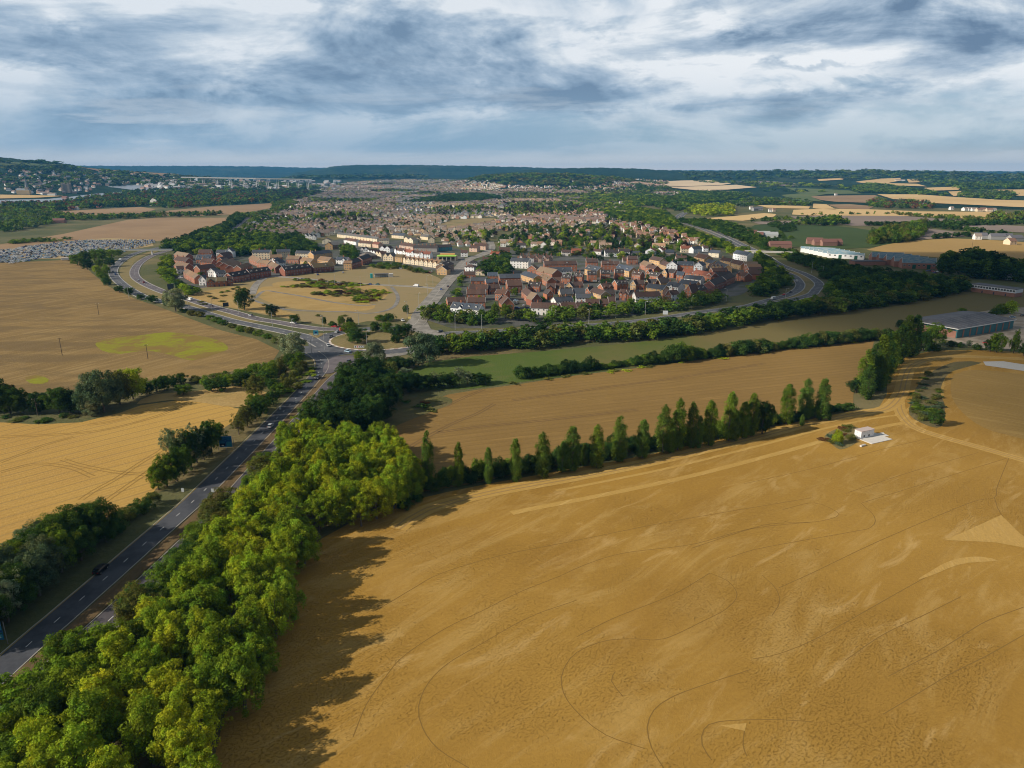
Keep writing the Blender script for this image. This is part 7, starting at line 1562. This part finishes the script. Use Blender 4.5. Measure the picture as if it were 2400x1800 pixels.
CN={'white':'white','silver':'silver','dark':'dark grey','blue':'blue','red':'red','lblue':'pale blue','black':'black'}
NCAR=240
for X,Y in cf[:NCAR]:
    cl=pr.choice(['white','white','white','white','silver','silver','white','dark','lblue','lblue','blue','black']); o=mobj('parked_car',small,None,(X,Y,.14),CP[cl],rz=math.pi/2+.25+pr.uniform(-.1,.1)); tag(o,'%s car parked in the crowded front rows of the straw car field'%CN[cl],'car','%s cars in the car field'%CN[cl])
Q=[];C=[]; base=[([small.vertices[i].co[:] for i in p.vertices],p.material_index) for p in small.polygons]
for X,Y in cf[NCAR:]:
    c=CP[pr.choice(['white','white','white','white','silver','silver','white','dark','lblue','lblue','blue','black'])]; a=math.pi/2+.25; ca,sa=math.cos(a),math.sin(a); vs=1.0 if pr.random()<.85 else 1.5
    for vv,mi in base:
        w4=[(X+v[0]*ca-v[1]*sa,Y+v[0]*sa+v[1]*ca,.14+v[2]*vs) for v in vv]
        for i in range(1,len(w4)-1,2):
            q=[w4[0],w4[i],w4[i+1],w4[i+2] if i+2<len(w4) else w4[i+1]]; Q.append(q); C.append(c if mi==0 else (0.03,0.04,0.05))
if Q:
    me=quads_mesh('parked_cars',np.array(Q,dtype=np.float32),[M_TOWN],np.array(C,dtype=np.float32)); o=mobj('parked_cars',me); tag(o,'hundreds more cars packed in rows across the back of the car field','cars',None,'stuff')
# ---------------------------------------------------------------- clouds overhead (above the frame) whose shade falls on the right-hand country
def cloud(tx,ty,rx,ry,alt,dens,seed):
    k=alt/math.tan(SUN_EL); cx,cy=tx+SUN_DIR.x*k,ty+SUN_DIR.y*k; g=random.Random(seed); bm=bmesh.new()
    bmesh.ops.create_icosphere(bm,subdivisions=4,radius=1.0)
    for v in bm.verts:
        p=v.co.copy(); f=1+0.22*math.sin(3*p.x+seed)*math.cos(2.7*p.y+seed*2)+0.12*math.sin(7*p.x+5*p.y+seed)+0.07*math.sin(13*p.x-9*p.y); v.co=Vector((p.x*rx*f,p.y*ry*f,p.z*(90 if p.z>0 else 35)*f))
    me=bpy.data.meshes.new('cloud'); bm.to_mesh(me); bm.free(); m_=bpy.data.materials.new('cloud_vapour'); m_.use_nodes=True; nt=m_.node_tree; nt.nodes.clear()
    o_=nt.nodes.new('ShaderNodeOutputMaterial'); v_=nt.nodes.new('ShaderNodeVolumePrincipled'); v_.inputs['Color'].default_value=(.95,.96,1,1); v_.inputs['Density'].default_value=dens; nt.links.new(v_.outputs[0],o_.inputs['Volume'])
    me.materials.append(m_); o=mobj('cloud',me,None,(cx,cy,alt)); o['kind']='structure'; return o
cloud(520,640,360,290,900,0.013,3)
cloud(330,330,150,120,900,0.007,5)
HAZE=4.5e-5
# ================================================================ haze
hb=MB(); hb.box((0,7500,134),(42000,17400,270)); 
hm=bpy.data.materials.new('haze_air'); hm.use_nodes=True; hn=hm.node_tree; hn.nodes.clear()
ho=hn.nodes.new('ShaderNodeOutputMaterial'); hv=hn.nodes.new('ShaderNodeVolumePrincipled')
hv.inputs['Color'].default_value=(0.12,0.48,1.0,1); hv.inputs['Density'].default_value=HAZE; hv.inputs['Anisotropy'].default_value=0.0
hn.links.new(hv.outputs[0],ho.inputs['Volume'])
h=hb.build('haze',hm); h['kind']='stuff'; h['label']='thin blue haze lying over the whole landscape'; h['category']='haze'
